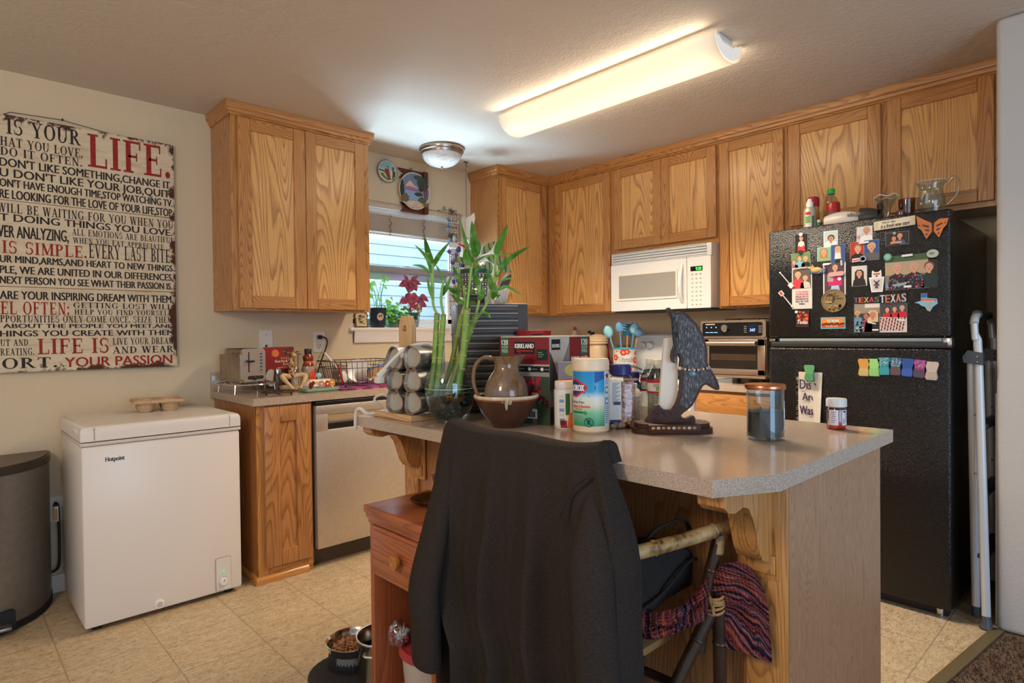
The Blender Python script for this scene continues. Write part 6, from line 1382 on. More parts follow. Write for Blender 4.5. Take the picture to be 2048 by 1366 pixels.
g = G(); vs = []
T = wrapT(R, 0)
n1, n2 = 34, 14
for j in range(n2+1):
    for i in range(n1+1): vs.append(tuple(T(-.075+.13*i/n1, .022+.163*j/n2, .0003)))
g.add(vs, [(j*(n1+1)+i, j*(n1+1)+i+1, (j+1)*(n1+1)+i+1, (j+1)*(n1+1)+i) for j in range(n2) for i in range(n1)], WLB)
wrappoly(g, R, 0, [(-.06, .115), (.038, .150), (.038, .185), (-.0, .185), (-.06, .185)], .0005, F(20, 130, 196)); wrappoly(g, R, 0, [(-.06, .108), (.038, .143), (.038, .155), (-.06, .118)], .0007, F(24, 60, 120)); wrappoly(g, R, 0, [(.004, .150), (.038, .165), (.038, .185), (.004, .185)], .0008, F(24, 84, 156))
wrappoly(g, R, 0, [(-.04, .1), (.038, .125), (.038, .138), (-.04, .108)], .0006, F(120, 186, 206))
wrappoly(g, R, 0, [(-.075, .163), (-.052, .163), (-.018, .142), (-.018, .132), (-.052, .108), (-.075, .108)], .0010, F(214, 44, 36)); wrappoly(g, R, 0, [(-.075, .157), (-.054, .157), (-.025, .139), (-.025, .134), (-.054, .114), (-.075, .114)], .0013, F(24, 58, 130)); text(g, 'CLOROX', -.085, -.027, .127, .146, CWH, T, .0017, .0014)
text(g, 'Disinfecting Wipes.', -.085, -.026, .088, .098, F(40, 50, 96), T, .0012); text(g, 'Cleaner & Bacteria', -.075, -.010, .077, .086, F(226, 90, 50), T, .0012, .0004); text(g, 'Remover', -.058, -.034, .070, .077, F(226, 90, 50), T, .0012)
W_(g, R, 0, -.075, -.030, .060, .066, .0010, F(20, 120, 84)); wrappoly(g, R, 0, [(-.030, .058), (-.022, .056), (-.018, .062), (-.026, .069)], .0012, F(70, 140, 60))
for k in range(2): W_(g, R, 0, -.070, -.036, .050-.005*k, .0525-.005*k, .0010, CGY)
wrappoly(g, R, 0, [(-.014+.014*math.cos(2*PI*k/20), .034+.014*math.sin(2*PI*k/20)) for k in range(20)], .0010, F(20, 60, 50)); wrappoly(g, R, 0, [(-.014+.0122*math.cos(2*PI*k/20), .034+.0122*math.sin(2*PI*k/20)) for k in range(20)], .0013, F(50, 152, 108)); wrappoly(g, R, 0, [(-.023, .043), (-.021, .045), (-.005, .025), (-.007, .023)], .0016, F(20, 60, 50)); wrappoly(g, R, 0, [(-.018, .028), (-.012, .028), (-.010, .04), (-.014, .043), (-.018, .036)], .0016, F(20, 60, 50))
W_(g, R, 0, .036, .058, .022, .185, .0014, F(190, 206, 212)); wrappoly(g, R, 0, [(.040, .172), (.048, .180), (.056, .174), (.056, .168), (.048, .162)], .0017, F(206, 40, 50)); wrappoly(g, R, 0, [(.043, .172), (.048, .177), (.054, .173), (.054, .169), (.048, .165)], .0020, F(40, 60, 110))
for k, (z0, z1) in enumerate(((.118, .140), (.085, .106))): W_(g, R, 0, .039, .055, z0, z1, .0017, F(92, 140, 176)); W_(g, R, 0, .043, .051, z0+.006, z1-.006, .0020, CWH)
for k in range(14): W_(g, R, 0, .039, .056, .160-.0035*k if k < 5 else .078-.006*(k-5), .1615-.0035*k if k < 5 else .0805-.006*(k-5), .0017, F(110, 120, 150))
obj('wrap_label', g, wi, local=True)
# chewable tablets tub, second bottle, water bottles
pk = thing('tablet_bottle', 'big clear bottle of pink tablets with a navy cap', 'bottle', (-2.282, -2.462, IZ), math.radians(-43))
def rsq(hx, hy, r): return rrect(-hx, hx, -hy, hy, r, 5)
def loft(g, secs, m, T=None):
    n = len(secs[0][0]); vs = []; fs = []
    for poly, z in secs: vs += [(p[0], p[1], z) for p in poly]
    for i in range(len(secs)-1):
        for k in range(n): fs.append((i*n+k, i*n+(k+1) % n, (i+1)*n+(k+1) % n, (i+1)*n+k))
    fs += [tuple(range(n))[::-1], tuple((len(secs)-1)*n+k for k in range(n))]; g.add(vs, fs, m, T)
g = G(); loft(g, [(rsq(.036, .034, .016), 0), (rsq(.041, .039, .017), .006), (rsq(.041, .039, .017), .135), (rsq(.036, .034, .017), .155), (rsq(.027, .027, .026), .168)], PETTHIN); obj('bottle_body', g, pk, local=True)
PNK = [F(214, 150, 136), F(226, 176, 160), F(206, 140, 124), F(222, 186, 164)]; g = G(); r = random.Random(17)
for k in range(240):
    x = r.uniform(-.031, .031); y = r.uniform(-.030, .030)
    if r.random() < .6: x, y = ((r.choice((-1, 1))*.030, y) if r.random() < .5 else (x, -.0295))
    z = r.uniform(.008, .142); M_ = Matrix.Translation((x, y, z)) @ Matrix.Rotation(r.uniform(0, PI), 4, Vector((r.uniform(-1, 1), r.uniform(-1, 1), r.uniform(-1, 1)))); g.lathe([(0, -.004), (.0065, -.004), (.008, -.0015), (.008, .0015), (.0065, .004), (0, .004)], PNK[k % 4], 9, T=M_)
tag(obj('pink_tablets', g, pk, local=True), kind='stuff')
g = G(); g.lathe([(.027, .164), (.031, .168), (.031, .196), (.029, .200), (0, .200)], P('navy_cap', (38, 44, 110), .35), 30)
for k in range(30): a = 2*PI*k/30; g.box(-.0008, .0008, .0305, .0318, .170, .194, P('navy_cap', (38, 44, 110)), T=Matrix.Rotation(a, 4, 'Z'))
obj('cap', g, pk, local=True)
g = G(); TW = lambda u, v, w: Vector((u, -.0395-w, v)); g.box(-.043, -.006, .022, .150, 0, .0008, F(206, 206, 202), T=TW); g.box(-.042, -.007, .022, .03, .0008, .001, F(40, 50, 90), T=TW); g.box(-.030, -.008, .076, .086, .0008, .001, F(50, 64, 100), T=TW)
for k in range(16): g.box(-.034, -.01-.006*(k % 3), .142-.0042*k, .1438-.0042*k, .0008, .001, F(120, 124, 130), T=TW)
obj('front_label', g, pk, local=True)
wb = thing('tablet_bottle', 'small white tablet bottle half hidden behind the pink tablets', 'bottle', (-2.215, -2.452, IZ), math.radians(-43))
g = G(); g.lathe([(0, 0), (.030, 0), (.033, .004), (.033, .100), (.028, .114), (.020, .120)], P('ivory_bottle', (224, 208, 186), .4), 28); obj('bottle_body', g, wb, local=True); g = G(); g.lathe([(.020, .118), (.021, .122), (.021, .134), (0, .136)], P('ivory_bottle', (224, 208, 186)), 22); obj('cap', g, wb, local=True)
g = G()
for k in range(16): W_(g, .0332, 0, -.004, .030-.004*(k % 3), .094-.0048*k, .0915-.0048*k, .0004, F(120, 108, 96))
obj('wrap_label', g, wb, local=True)
w3 = thing('tablet_bottle', 'teal and purple bottle with a navy cap, beside the water bottles', 'bottle', (-2.145, -2.405, IZ), math.radians(-43))
g = G(); g.lathe([(0, 0), (.028, 0), (.030, .004), (.030, .128), (.025, .138)], F(60, 70, 130, .35), 26); g.lathe([(.0305, .10), (.0305, .126)], F(40, 140, 156, .35), 26); obj('bottle_body', g, w3, local=True); g = G(); g.lathe([(.025, .136), (.027, .140), (.027, .166), (.025, .168), (0, .168)], P('navy_cap', (38, 44, 110)), 24); g.lathe([(.0273, .139), (.0275, .147)], WHITE, 24); obj('cap', g, w3, local=True)
def water_bottle(loc, label):
    o = thing('water_bottle', label, 'bottle', loc, math.radians(-43), group='small plastic water bottles'); R = .0315; pr = [(.024, .002), (.0315, .008)]
    for k in range(9): pr += [(R, .014+.0095*k), (R-.0018, .0187+.0095*k)]
    pr += [(R, .100), (R, .148), (.030, .158), (.022, .180), (.0135, .192), (.0135, .198)]
    g = G(); g.lathe([(0, .002)]+pr, PETTHIN, 30); g.lathe([(0, .004), (.022, .005)]+[(r0-.0012, z) for r0, z in pr[1:-4]]+[(.025, .168), (0, .168)], m_thin('bottle_water', (226, 226, 222), .05, .05), 26); obj('bottle_body', g, o, local=True)
    g = G(); g.lathe([(.0135, .195), (.0155, .196), (.0155, .209), (.0145, .211), (0, .211)], P('cap_cream', (230, 218, 200), .4), 22); obj('cap', g, o, local=True)
    g = G(); g.lathe([(R+.0005, .104), (R+.0005, .146)], F(214, 212, 206, .35), 30); g.lathe([(R+.0009, .104), (R+.0009, .110)], F(176, 30, 50, .35), 30); g.lathe([(R+.0009, .137), (R+.0009, .146)], F(176, 30, 50, .35), 30)
    wrapbox(g, R, 0, -.012, .002, .112, .124, .0012, F(120, 170, 90)); wrapbox(g, R, 0, .006, .028, .118, .136, .0012, F(50, 150, 170)); text(g, 'CRYSTAL', .006, .030, .111, .117, F(60, 60, 90), wrapT(R, 0), .0016)
    for k in range(5): wrapbox(g, R, 0, -.020, -.002, .134-.0022*k, .133-.0022*k, .0012, F(110, 110, 110))
    obj('wrap_label', g, o, local=True)
water_bottle((-2.105, -2.452, IZ), 'water bottle farther back, next to the teal bottle'); water_bottle((-2.150, -2.510, IZ), 'water bottle in front, touching the napkin stack')

# dolphin napkin holder
dl = thing('napkin_holder', 'wooden dolphin napkin holder on an oval base with shells', 'napkin holder', (-2.247, -2.622, IZ), math.radians(-45.6))
DW = oak('walnut_stain', 'h', (70, 42, 30), (34, 20, 16), 1.6, .48); [setattr(n.inputs[k], 'default_value', v) for n in DW.node_tree.nodes if n.type == 'BSDF_PRINCIPLED' for k, v in (('Coat Weight', .06), ('Specular IOR Level', .25))]
SCL = [(1341.3, 610.2), (1345.4, 609), (1352.5, 615.4), (1360.7, 619.5), (1368, 617.4), (1379, 619.5), (1389.4, 630.7), (1400.7, 642), (1410, 657.4), (1418.1, 675.8), (1423.3, 696.3), (1423.3, 723), (1425.3, 731.2), (1432.5, 741.4), (1442.7, 760), (1447.2, 774), (1446.8, 780.4), (1440.7, 781.4), (1428.4, 774.2), (1420.2, 769), (1414, 772.2), (1407.9, 782.4), (1399.7, 798.8), (1391.5, 813.2), (1381.2, 822.4), (1372, 828.5), (1367.9, 833.7), (1372, 838.8), (1379.2, 839.8), (1387.4, 835.7), (1393.5, 833.7), (1397.2, 838.8), (1397.6, 850), (1293.7, 850), (1294.5, 846), (1305, 831), (1315, 812.7), (1323.5, 810.7), (1327.6, 817), (1335.8, 823), (1350, 822), (1358, 810.7), (1363.5, 796), (1366.5, 780), (1368.6, 751), (1366.5, 735), (1368.6, 716), (1364.5, 708), (1359, 708), (1357, 716), (1356, 724.6), (1352, 722.5), (1349, 712), (1351, 700), (1357, 685.6), (1360, 669), (1359, 648.7), (1352, 632), (1343, 620)]
sil = [((x-1350)/694, (868-y)/694) for x, y in SCL]
TD = lambda u, v, w: Vector((u, -w, v))
g = G(); g.prism(sil, -.010, .012, DW, T=TD, bev=.003); db = obj('dolphin_plate', g, dl, local=True)
t = NT('slate_inlay'); n1 = t.noise(t.co((230, 230, 60)), 1, 3, .7); t.set(Base__Color=t.ramp(n1, [(.40, srgb(54, 46, 46)), (.54, srgb(78, 76, 78)), (.68, srgb(128, 138, 142))]), Roughness=.5); t.b.inputs['Specular IOR Level'].default_value = .3; t.bump(n1, .5, .002); SLT = t.m
def inset(poly, d):
    n = len(poly); out = []; area_ = sum(poly[i][0]*poly[(i+1) % n][1]-poly[(i+1) % n][0]*poly[i][1] for i in range(n)); s_ = 1 if area_ > 0 else -1
    for i in range(n):
        a, b, c = Vector(poly[i-1]), Vector(poly[i]), Vector(poly[(i+1) % n]); n1 = Vector((-(b-a).y, (b-a).x)).normalized()*s_; n2 = Vector((-(c-b).y, (c-b).x)).normalized()*s_; nn = (n1+n2); nn = nn.normalized() if nn.length > 1e-6 else n1; out.append(tuple(b+nn*d))
    return out
bodyp = [p for p in sil if p[1] > .085 and True]; i0 = next(i for i, p in enumerate(sil) if abs(p[1]-(868-772.2)/694) < .001)
ins = inset(sil[:25]+sil[41:], .0075); g = G(); g.prism(ins, .012, .0135, SLT, T=TD); obj('slate_inlay', g, db, local=True)
g = G(); base = []
for a in [2*PI*k/48 for k in range(48)]: x = .118*math.copysign(abs(math.cos(a))**.75, math.cos(a)); y = .062*math.copysign(abs(math.sin(a))**.6, math.sin(a)); base.append((x, y))
g.prism(base, 0, .016, DW, T=onZ(0), bev=.003); g.prism([(x*.93, y*.92) for x, y in base], .016, .030, DW, T=onZ(0), bev=.004); g.box(-.080, .072, -.0635, -.05, .001, .030, DW, .003); obj('oval_base', g, dl, local=True)
SHL = [F(214, 170, 110, .3), F(226, 206, 178, .3), F(196, 140, 86, .3)]
for k in range(9): g = G(); x = -.066+.0148*k; g.ball((x, -.0640, .020), .0055, SHL[k % 3], 10, sc=(1, .7, .8)); g.tube([(x-.002, -.067, .018), (x+.002, -.067, .022)], .0012, F(150, 100, 70), 5); obj('shell', g, dl, local=True)
for k in range(17):
    u = .022+.086*k/16; v = (868-735)/694-.006*math.sin(PI*k/16); g = G(); g.ball((u, -.0165, v), .0042+(.002 if k in (0, 16) else 0), [F(206, 186, 160, .3), F(150, 90, 60, .3), F(30, 28, 28, .2), F(120, 130, 130, .3), F(222, 196, 168, .3)][(k*3) % 5], 8); obj('bead', g, dl, local=True)
g = G(); g.ball((.060, -.0165, (868-747)/694), .0115, P('abalone_pendant', (70, 110, 140), .1, coat=.7), 14, sc=(1, .35, .9)); g.tube([(.060, -.0168, (868-740)/694), (.060, -.0168, (868-735)/694)], .002, CHROME, 6); obj('pendant', g, dl, local=True)
g = G(); g.prism([(-.05, .031), (.055, .031), (.055, .24), (.03, .30), (-.02, .28), (-.05, .20)], .056, .066, DW, T=TD) if False else None
for k in range(1):
    np_ = thing('napkins', 'stack of white paper napkins standing in the dolphin holder', 'napkins', (-2.247, -2.622, IZ+.0305), math.radians(-45.6)); g = G()
    for j in range(9): w0 = .013+.0032*j; d_ = .0012*((j*5) % 3); g.prism([(-.036+d_, 0), (.024, 0), (.022, .25+d_), (-.014+d_*.5, .247+d_), (-.020+d_, .20)], -w0-.0029, -w0, F(222, 212, 198, .9), T=TD)
    obj('napkin_sheets', g, np_, local=True)
# candle jar, pill bottle
ca = thing('candle_jar', 'grey candle in a tall glass jar with a copper lid', 'candle', (-2.185, -2.880, IZ))
g = G(); g.lathe([(0, .001), (.044, .001), (.049, .005), (.049, .140), (.0475, .140), (.0475, .010), (0, .008)], THIN, 44); obj('glass_jar', g, ca, local=True)
g = G(); g.lathe([(0, .0085), (.0470, .0105), (.0472, .078), (.045, .080), (0, .079)], P('grey_wax', (60, 57, 60), .5), 40); wx = obj('wax', g, ca, local=True)
for x, y in ((-.012, .006), (.014, -.006), (.002, .016)): g = G(); g.tube([(x, y, .079), (x+.002, y, .089)], .0016, F(60, 44, 36), 6); obj('wick', g, wx, local=True)
g = G(); g.lathe([(0, .1395), (.053, .1395), (.054, .142), (.054, .150), (.052, .153), (0, .1535)], COPPER, 44); obj('lid', g, ca, local=True)
g = G(); wrapbox(g, .0492, math.radians(10), .0, .040, .030, .108, .0003, F(176, 180, 172)); wrapbox(g, .0492, math.radians(10), .001, .039, .062, .088, .0006, F(206, 214, 208)); 
r = random.Random(9)
for _ in range(24): a_ = r.uniform(.003, .036); wrapbox(g, .0492, math.radians(10), a_, a_+.004, (z := r.uniform(.032, .056)), z+.004, .0007, [F(96, 110, 90), F(70, 70, 72), F(206, 206, 196)][r.randrange(3)], 2)
obj('wrap_label', g, ca, local=True)
for ch_ in ca.children:
    if ch_.name.startswith('wrap_label'): ch_.rotation_euler = (0, 0, math.radians(-8))
pb = thing('pill_bottle', 'orange prescription bottle with a white cap near the island corner', 'bottle', (-1.87, -2.958, IZ), math.radians(-47))
g = G(); g.lathe([(0, 0), (.025, 0), (.0265, .003), (.0265, .062), (.023, .068)], m_thin('amber_plastic', (236, 120, 36), .08, .1), 32); obj('bottle_body', g, pb, local=True)
g = G(); r = random.Random(2)
for k in range(46): a = r.uniform(0, 2*PI); rr = .0195*(1 if r.random() < .7 else r.random()); g.ball((rr*math.cos(a), rr*math.sin(a), r.uniform(.005, .020)), .0052, F(226, 196, 120), 7, sc=(1, 1, .7))
tag(obj('pills', g, pb, local=True), kind='stuff')
g = G(); g.lathe([(.023, .067), (.0285, .069), (.0285, .090), (.027, .093), (0, .094)], P('white_cap', (206, 206, 204), .4), 30); obj('cap', g, pb, local=True)
g = G(); wrapbox(g, .0266, 0, -.034, -.006, .014, .060, .0003, F(214, 210, 214)); wrapbox(g, .0266, 0, .004, .034, .014, .060, .0003, F(214, 210, 214))
for k in range(6): wrapbox(g, .0266, 0, -.025, -.012-.003*(k % 2), .054-.006*k, .0525-.006*k, .0006, F(90, 86, 110)); wrapbox(g, .0266, 0, .014, .026-.003*(k % 2), .050-.005*k, .0485-.005*k, .0006, F(80, 76, 96))
wrapbox(g, .0266, 0, .008, .018, .053, .058, .0006, F(40, 40, 60))
for k in range(5): wrapbox(g, .0266, 0, .007, .012, .020+.003*k, .0215+.003*k, .0006, F(30, 30, 40), 2)
obj('wrap_label', g, pb, local=True)
# things by the range
cr = thing('utensil_crock', 'floral utensil crock standing left of the range', 'crock', (-.27, -.985+.03, WT), math.radians(-48))
cr.location = (-.30, -1.035, .9188)
g = G(); g.shell([(.062, 0), (.078, .008), (.083, .02), (.083, .18), (.085, .185)], .005, GLZ, 8 if False else 36); cbod = obj('crock_body', g, cr, local=True)
g = G(); g.lathe([(.0838, .176), (.0868, .178), (.0868, .187), (.080, .187)], F(70, 160, 176, .3), 36); obj('rim', g, cbod, local=True); g = G(); g.lathe([(.0835, .008), (.0842, .022)], F(150, 190, 170, .3), 36); obj('base_band', g, cbod, local=True)
g = G(); R = .0836; r = random.Random(14)
def flower(u, v, s, c_, c2): 
    for k in range(6): a = k*PI/3; wrappoly(g, R, 0, circ(u+.55*s*math.cos(a), v+.55*s*math.sin(a), s*.55, n=8), .0008, c_)
    wrappoly(g, R, 0, circ(u, v, s*.4, n=8), .0014, c2)
for u, v, s in ((-.02, .155, .022), (.005, .160, .02), (.075, .10, .022), (.02, .035, .022), (.08, .15, .014), (-.08, .12, .02)): flower(u, v, s, F(206, 60, 44), F(240, 180, 120))
for _ in range(40):
    u, v = r.uniform(-.10, .11), r.uniform(.03, .168)
    if abs(u) < .055 and .06 < v < .145: continue
    wrappoly(g, R, 0, [(u, v), (u+.008, v+.004), (u+.014, v+.0), (u+.008, v-.004)], .0007, [F(70, 100, 70), F(60, 60, 60), F(206, 170, 90), F(110, 140, 110)][r.randrange(4)])
wrappoly(g, R, 0, circ(-.004, .105, .060, .042, 20), .0006, F(222, 214, 204)); text(g, 'Utensils', -.052, .048, .088, .128, F(150, 146, 146), wrapT(R, 0), .0012, .0008, slant=.25)
obj('floral_print', g, cbod, local=True)
AQ = P('aqua_silicone', (120, 174, 190), .4); TEAL = P('teal_silicone', (24, 92, 112), .45); SLB = P('slate_blue_silicone', (96, 140, 160), .45); BEECH = F(196, 150, 104)
def uten(label, x, y, tx, L, kind, m, hm=None):
    o = thing('utensil', label, 'utensil', (-.30+x, -1.035+y, .9188+.009), 0, group='kitchen utensils in the crock'); d = VX*tx+Vector((0, 0, 1)); d.normalize(); g = G(); s_ = -VY
    g.tube([Vector((0, 0, 0)), d*(L-.06)], .0055, hm or m, 8); obj('handle', g, o, local=True); g = G(); c = d*(L-.02)
    M_ = Matrix.Translation(c) @ Matrix((VX.to_3d(), VY.to_3d(), Vector((0, 0, 1)))).transposed().to_4x4() @ Matrix.Rotation(math.atan(tx), 4, 'Y')
    if kind == 'spoon': g.ball((0, 0, 0), .034, m, 16, T=M_, sc=(1, .32, 1.35)); g.ball((0, -.0075, .003), .027, P('aqua_inside', (150, 206, 206), .4), 14, T=M_, sc=(1, .22, 1.35))
    elif kind == 'fork':
        g.ball((0, 0, 0), .030, m, 14, T=M_, sc=(1, .35, 1.3))
        for k in range(4): g.tube([M_ @ Vector((.026-.004*k, -.012, .03-.016*k)), M_ @ Vector((.05-.006*k, -.02, .026-.018*k))], .005, m, 6)
    elif kind == 'spatula': g.box(-.03, .03, -.004, .004, -.045, .04, m, .003, T=M_)
    else: g.ball((0, 0, 0), .036, m, 16, T=M_, sc=(1, .6, 1))
    obj('head', g, o, local=True)
uten('pale aqua spoon leaning out of the crock to the left', -.02, .02, -.30, .325, 'spoon', AQ); uten('aqua pasta fork standing in the crock', -.005, .015, -.06, .345, 'fork', P('aqua_blue', (110, 160, 200), .4)); uten('dark teal spatula in the middle of the crock', .015, -.005, .02, .325, 'spatula', TEAL, BEECH)
uten('slate blue slotted spoon in the crock', .01, -.02, .14, .335, 'spoon', SLB); uten('slate blue ladle leaning out of the crock to the right', .02, -.03, .20, .315, 'ladle', P('sky_silicone', (110, 154, 186), .4), BEECH)
wk = thing('utensil', 'thin blue wand standing at the right back of the crock', 'utensil', (-.275, -1.055, .928)); g = G(); g.tube([(0, 0, 0), (.012, -.035, .31), (.013, -.038, .345)], .003, F(90, 160, 200), 6); g.ball((.013, -.039, .352), .007, F(120, 190, 230), 8, sc=(.7, .7, 1.6)); obj('wand_body', g, wk, local=True)
lj = thing('treat_jar', 'cream lidded jar with a rounded shape behind the large maroon carton', 'jar', (-.23, -.735, WT))
g = G(); g.lathe([(0, 0), (.065, 0), (.075, .01), (.075, .17), (.068, .20), (.055, .215)], P('cream_ceramic', (222, 190, 150), .35), 32); obj('jar_body', g, lj, local=True)
g = G(); g.lathe([(.058, .212), (.078, .218), (.076, .232), (.080, .238), (.076, .252), (.078, .258), (.060, .278), (.02, .29), (0, .29)], P('cream_ceramic', (222, 190, 150)), 32); obj('lid', g, lj, local=True)
nl = thing('ladle', 'dark red ladle with a curled neck standing near the crock', 'ladle', (-.14, -.775, WT))
MG = P('magenta_silicone', (142, 30, 62), .35)
g = G(); g.tube(spline([VX*.05+Vector((0, 0, .05)), Vector((0, 0, .09)), VX*-.012+Vector((0, 0, .2)), VX*-.005+Vector((0, 0, .30)), VX*-.02+Vector((0, 0, .335)), VX*-.042+Vector((0, 0, .325))], 6), [.011]*20+[.010]*6+[.012]*5, MG, 9); obj('neck_handle', g, nl, local=True)
g = G(); g.shell([(.02, 0), (.045, .014), (.058, .055)], .004, MG, 24, c=(.036, -.034)); obj('ladle_bowl', g, nl, local=True)
sj = thing('canister', 'tall clear glass canister between the ladle and the crock', 'canister', (-.10, -.875, WT)); g = G(); g.lathe([(0, .001), (.045, .001), (.048, .006), (.048, .19), (.046, .19)], PETTHIN, 24); obj('glass_body', g, sj, local=True); g = G(); g.lathe([(.049, .19), (.049, .205), (0, .207)], F(92, 110, 92), 24); obj('lid', g, sj, local=True)
for i, (y, m1, h) in enumerate(((-.40, F(224, 206, 190), .345), (-.55, F(226, 206, 186), .315), (-.585, F(44, 38, 38), .305))):
    o = thing('spice_bottle', ['pale bottle with a red cap peeking over the red carton', 'pale pointed bottle by the right-hand counter wall', 'small black-capped bottle by the counter wall'][i], 'bottle', (-.10, y, WT)); g = G(); g.lathe([(0, 0), (.025, 0), (.027, .005), (.027, h*.8), (.012, h*.95)], m1, 18); obj('bottle_body', g, o, local=True); g = G(); g.lathe([(.014, h*.93), (.012, h), (0, h+.004)], [F(190, 40, 44), F(60, 52, 50), BLACKP][i], 14); obj('cap', g, o, local=True)

# ================================================================== chair, jacket, knit blanket, bag
BAM = P('bamboo_dark', (58, 40, 28), .35, vary=(14, .25)); 
def m_bamboo():
    t = NT('bamboo_worn'); n1 = t.noise(t.co((1, 1, 1)), 9, 4, .7); t.set(Base__Color=t.ramp(n1, [(.40, srgb(58, 38, 24)), (.47, srgb(150, 116, 70)), (.6, srgb(190, 156, 104))]), Roughness=.35); return t.m
BAMW = m_bamboo()
chr_ = thing('bamboo_chair', 'dark bamboo armchair tucked under the island with a jacket over its back', 'chair', (-2.65, -2.52, 0))
def pole(name, pts, r, m, nodes=()):
    g = G(); c = [Vector(p) for p in pts]; g.tube(c, r, m, 12)
    for i in range(len(c)-1):
        L = (c[i+1]-c[i]).length; d = (c[i+1]-c[i]).normalized()
        k = .5
        while k*.19 < L-.02: p = c[i]+d*(k*.19); g.tube([p-d*.004, p-d*.001, p+d*.001, p+d*.004], [r*1.0, r*1.14, r*1.14, r*1.0], m, 12); k += 1
    return obj(name, g, chr_)
pole('back_post', [(-2.81, -2.256, .001), (-2.765, -2.252, .94)], .014, BAM); pole('back_post', [(-2.79, -2.79, .001), (-2.745, -2.752, .94)], .014, BAM)
pole('top_rail', [(-2.765, -2.252, .915), (-2.745, -2.752, .915)], .013, BAM)
pole('armrest', [(-2.775, -2.815, .722), (-2.62, -2.875, .735), (-2.492, -2.928, .752)], .0165, BAMW); pole('armrest', [(-2.775, -2.252, .722), (-2.62, -2.250, .735), (-2.50, -2.248, .752)], .0165, BAMW)
pole('front_leg', [(-2.508, -2.915, .742), (-2.535, -2.892, .60), (-2.555, -2.884, .46)], .0145, BAMW if False else BAM); pole('front_leg', [(-2.51, -2.26, .742), (-2.54, -2.262, .46)], .0145, BAM)
g = G(); c = [(-2.5075, -2.9155, .744), (-2.516, -2.909, .690)]; g.tube(c, .0152, BAMW, 12); obj('worn_leg_top', g, chr_)
pole('cross_leg', [(-2.535, -2.915, .58), (-2.62, -2.862, .40), (-2.78, -2.80, .02)], .0155, BAM); pole('cross_leg', [(-2.535, -2.26, .58), (-2.78, -2.262, .02)], .0155, BAM)
pole('leg', [(-2.532, -2.922, .58), (-2.520, -2.922, .001)], .0150, BAM); pole('leg', [(-2.532, -2.262, .58), (-2.520, -2.262, .001)], .0150, BAM)
pole('stretcher', [(-2.62, -2.27, .385), (-2.60, -2.865, .385)], .011, BAM); pole('stretcher', [(-2.70, -2.27, .47), (-2.70, -2.83, .47)], .011, BAM)
g = G(); ROPE = P('sisal_lashing', (166, 124, 78), .85)
for k in range(7): z = .565+.006*k; g.tube([(-2.538+.021*math.cos(a), -2.912+.024*math.sin(a), z+.006*math.cos(a+k)) for a in [2*PI*i/14 for i in range(15)]], .0032, ROPE, 6, cap=False)
for k in range(3): g.tube([(-2.56, -2.925, .562+.012*k), (-2.56, -2.915, .60-.01*k), (-2.535, -2.892, .605)], .003, ROPE, 5)
obj('rope_lashing', g, chr_)
g = G(); g.box(-2.78, -2.54, -2.80, -2.27, .452, .472, P('seat_cane', (150, 112, 66), .7), .004); obj('seat', g, chr_)
KNIT = [
[(-2.721, -2.8, 0.619), (-2.701, -2.847, 0.591), (-2.665, -2.882, 0.598), (-2.614, -2.902, 0.617), (-2.556, -2.901, 0.634), (-2.535, -2.908, 0.642), (-2.537, -2.928, 0.666), (-2.527, -2.96, 0.685), (-2.517, -2.991, 0.678), (-2.492, -2.993, 0.654)] ,
[(-2.731, -2.812, 0.597), (-2.714, -2.856, 0.583), (-2.678, -2.89, 0.589), (-2.625, -2.912, 0.607), (-2.569, -2.91, 0.62), (-2.535, -2.902, 0.605), (-2.537, -2.934, 0.633), (-2.527, -2.966, 0.647), (-2.517, -2.996, 0.645), (-2.492, -3.014, 0.62)] ,
[(-2.73, -2.813, 0.569), (-2.715, -2.856, 0.565), (-2.678, -2.89, 0.571), (-2.626, -2.912, 0.588), (-2.569, -2.91, 0.6), (-2.535, -2.908, 0.571), (-2.537, -2.946, 0.602), (-2.527, -2.978, 0.614), (-2.517, -3.002, 0.609), (-2.492, -3.02, 0.588)] ,
[(-2.736, -2.822, 0.549), (-2.722, -2.863, 0.552), (-2.687, -2.895, 0.56), (-2.636, -2.916, 0.574), (-2.578, -2.915, 0.582), (-2.535, -2.926, 0.542), (-2.525, -2.952, 0.553), (-2.515, -2.977, 0.558), (-2.505, -3.002, 0.557), (-2.492, -3.025, 0.536)] ,
[(-2.714, -2.809, 0.512), (-2.701, -2.849, 0.524), (-2.668, -2.879, 0.534), (-2.618, -2.9, 0.545), (-2.556, -2.903, 0.541), (-2.535, -2.926, 0.486), (-2.525, -2.958, 0.48), (-2.515, -2.989, 0.474), (-2.505, -3.013, 0.468), (-2.492, -3.03, 0.46)] ,
]
BAG = [(-2.762, 0.727), (-2.62, 0.73), (-2.486, 0.69), (-2.429, 0.656), (-2.443, 0.577), (-2.59, 0.578), (-2.684, 0.575), (-2.756, 0.618)]
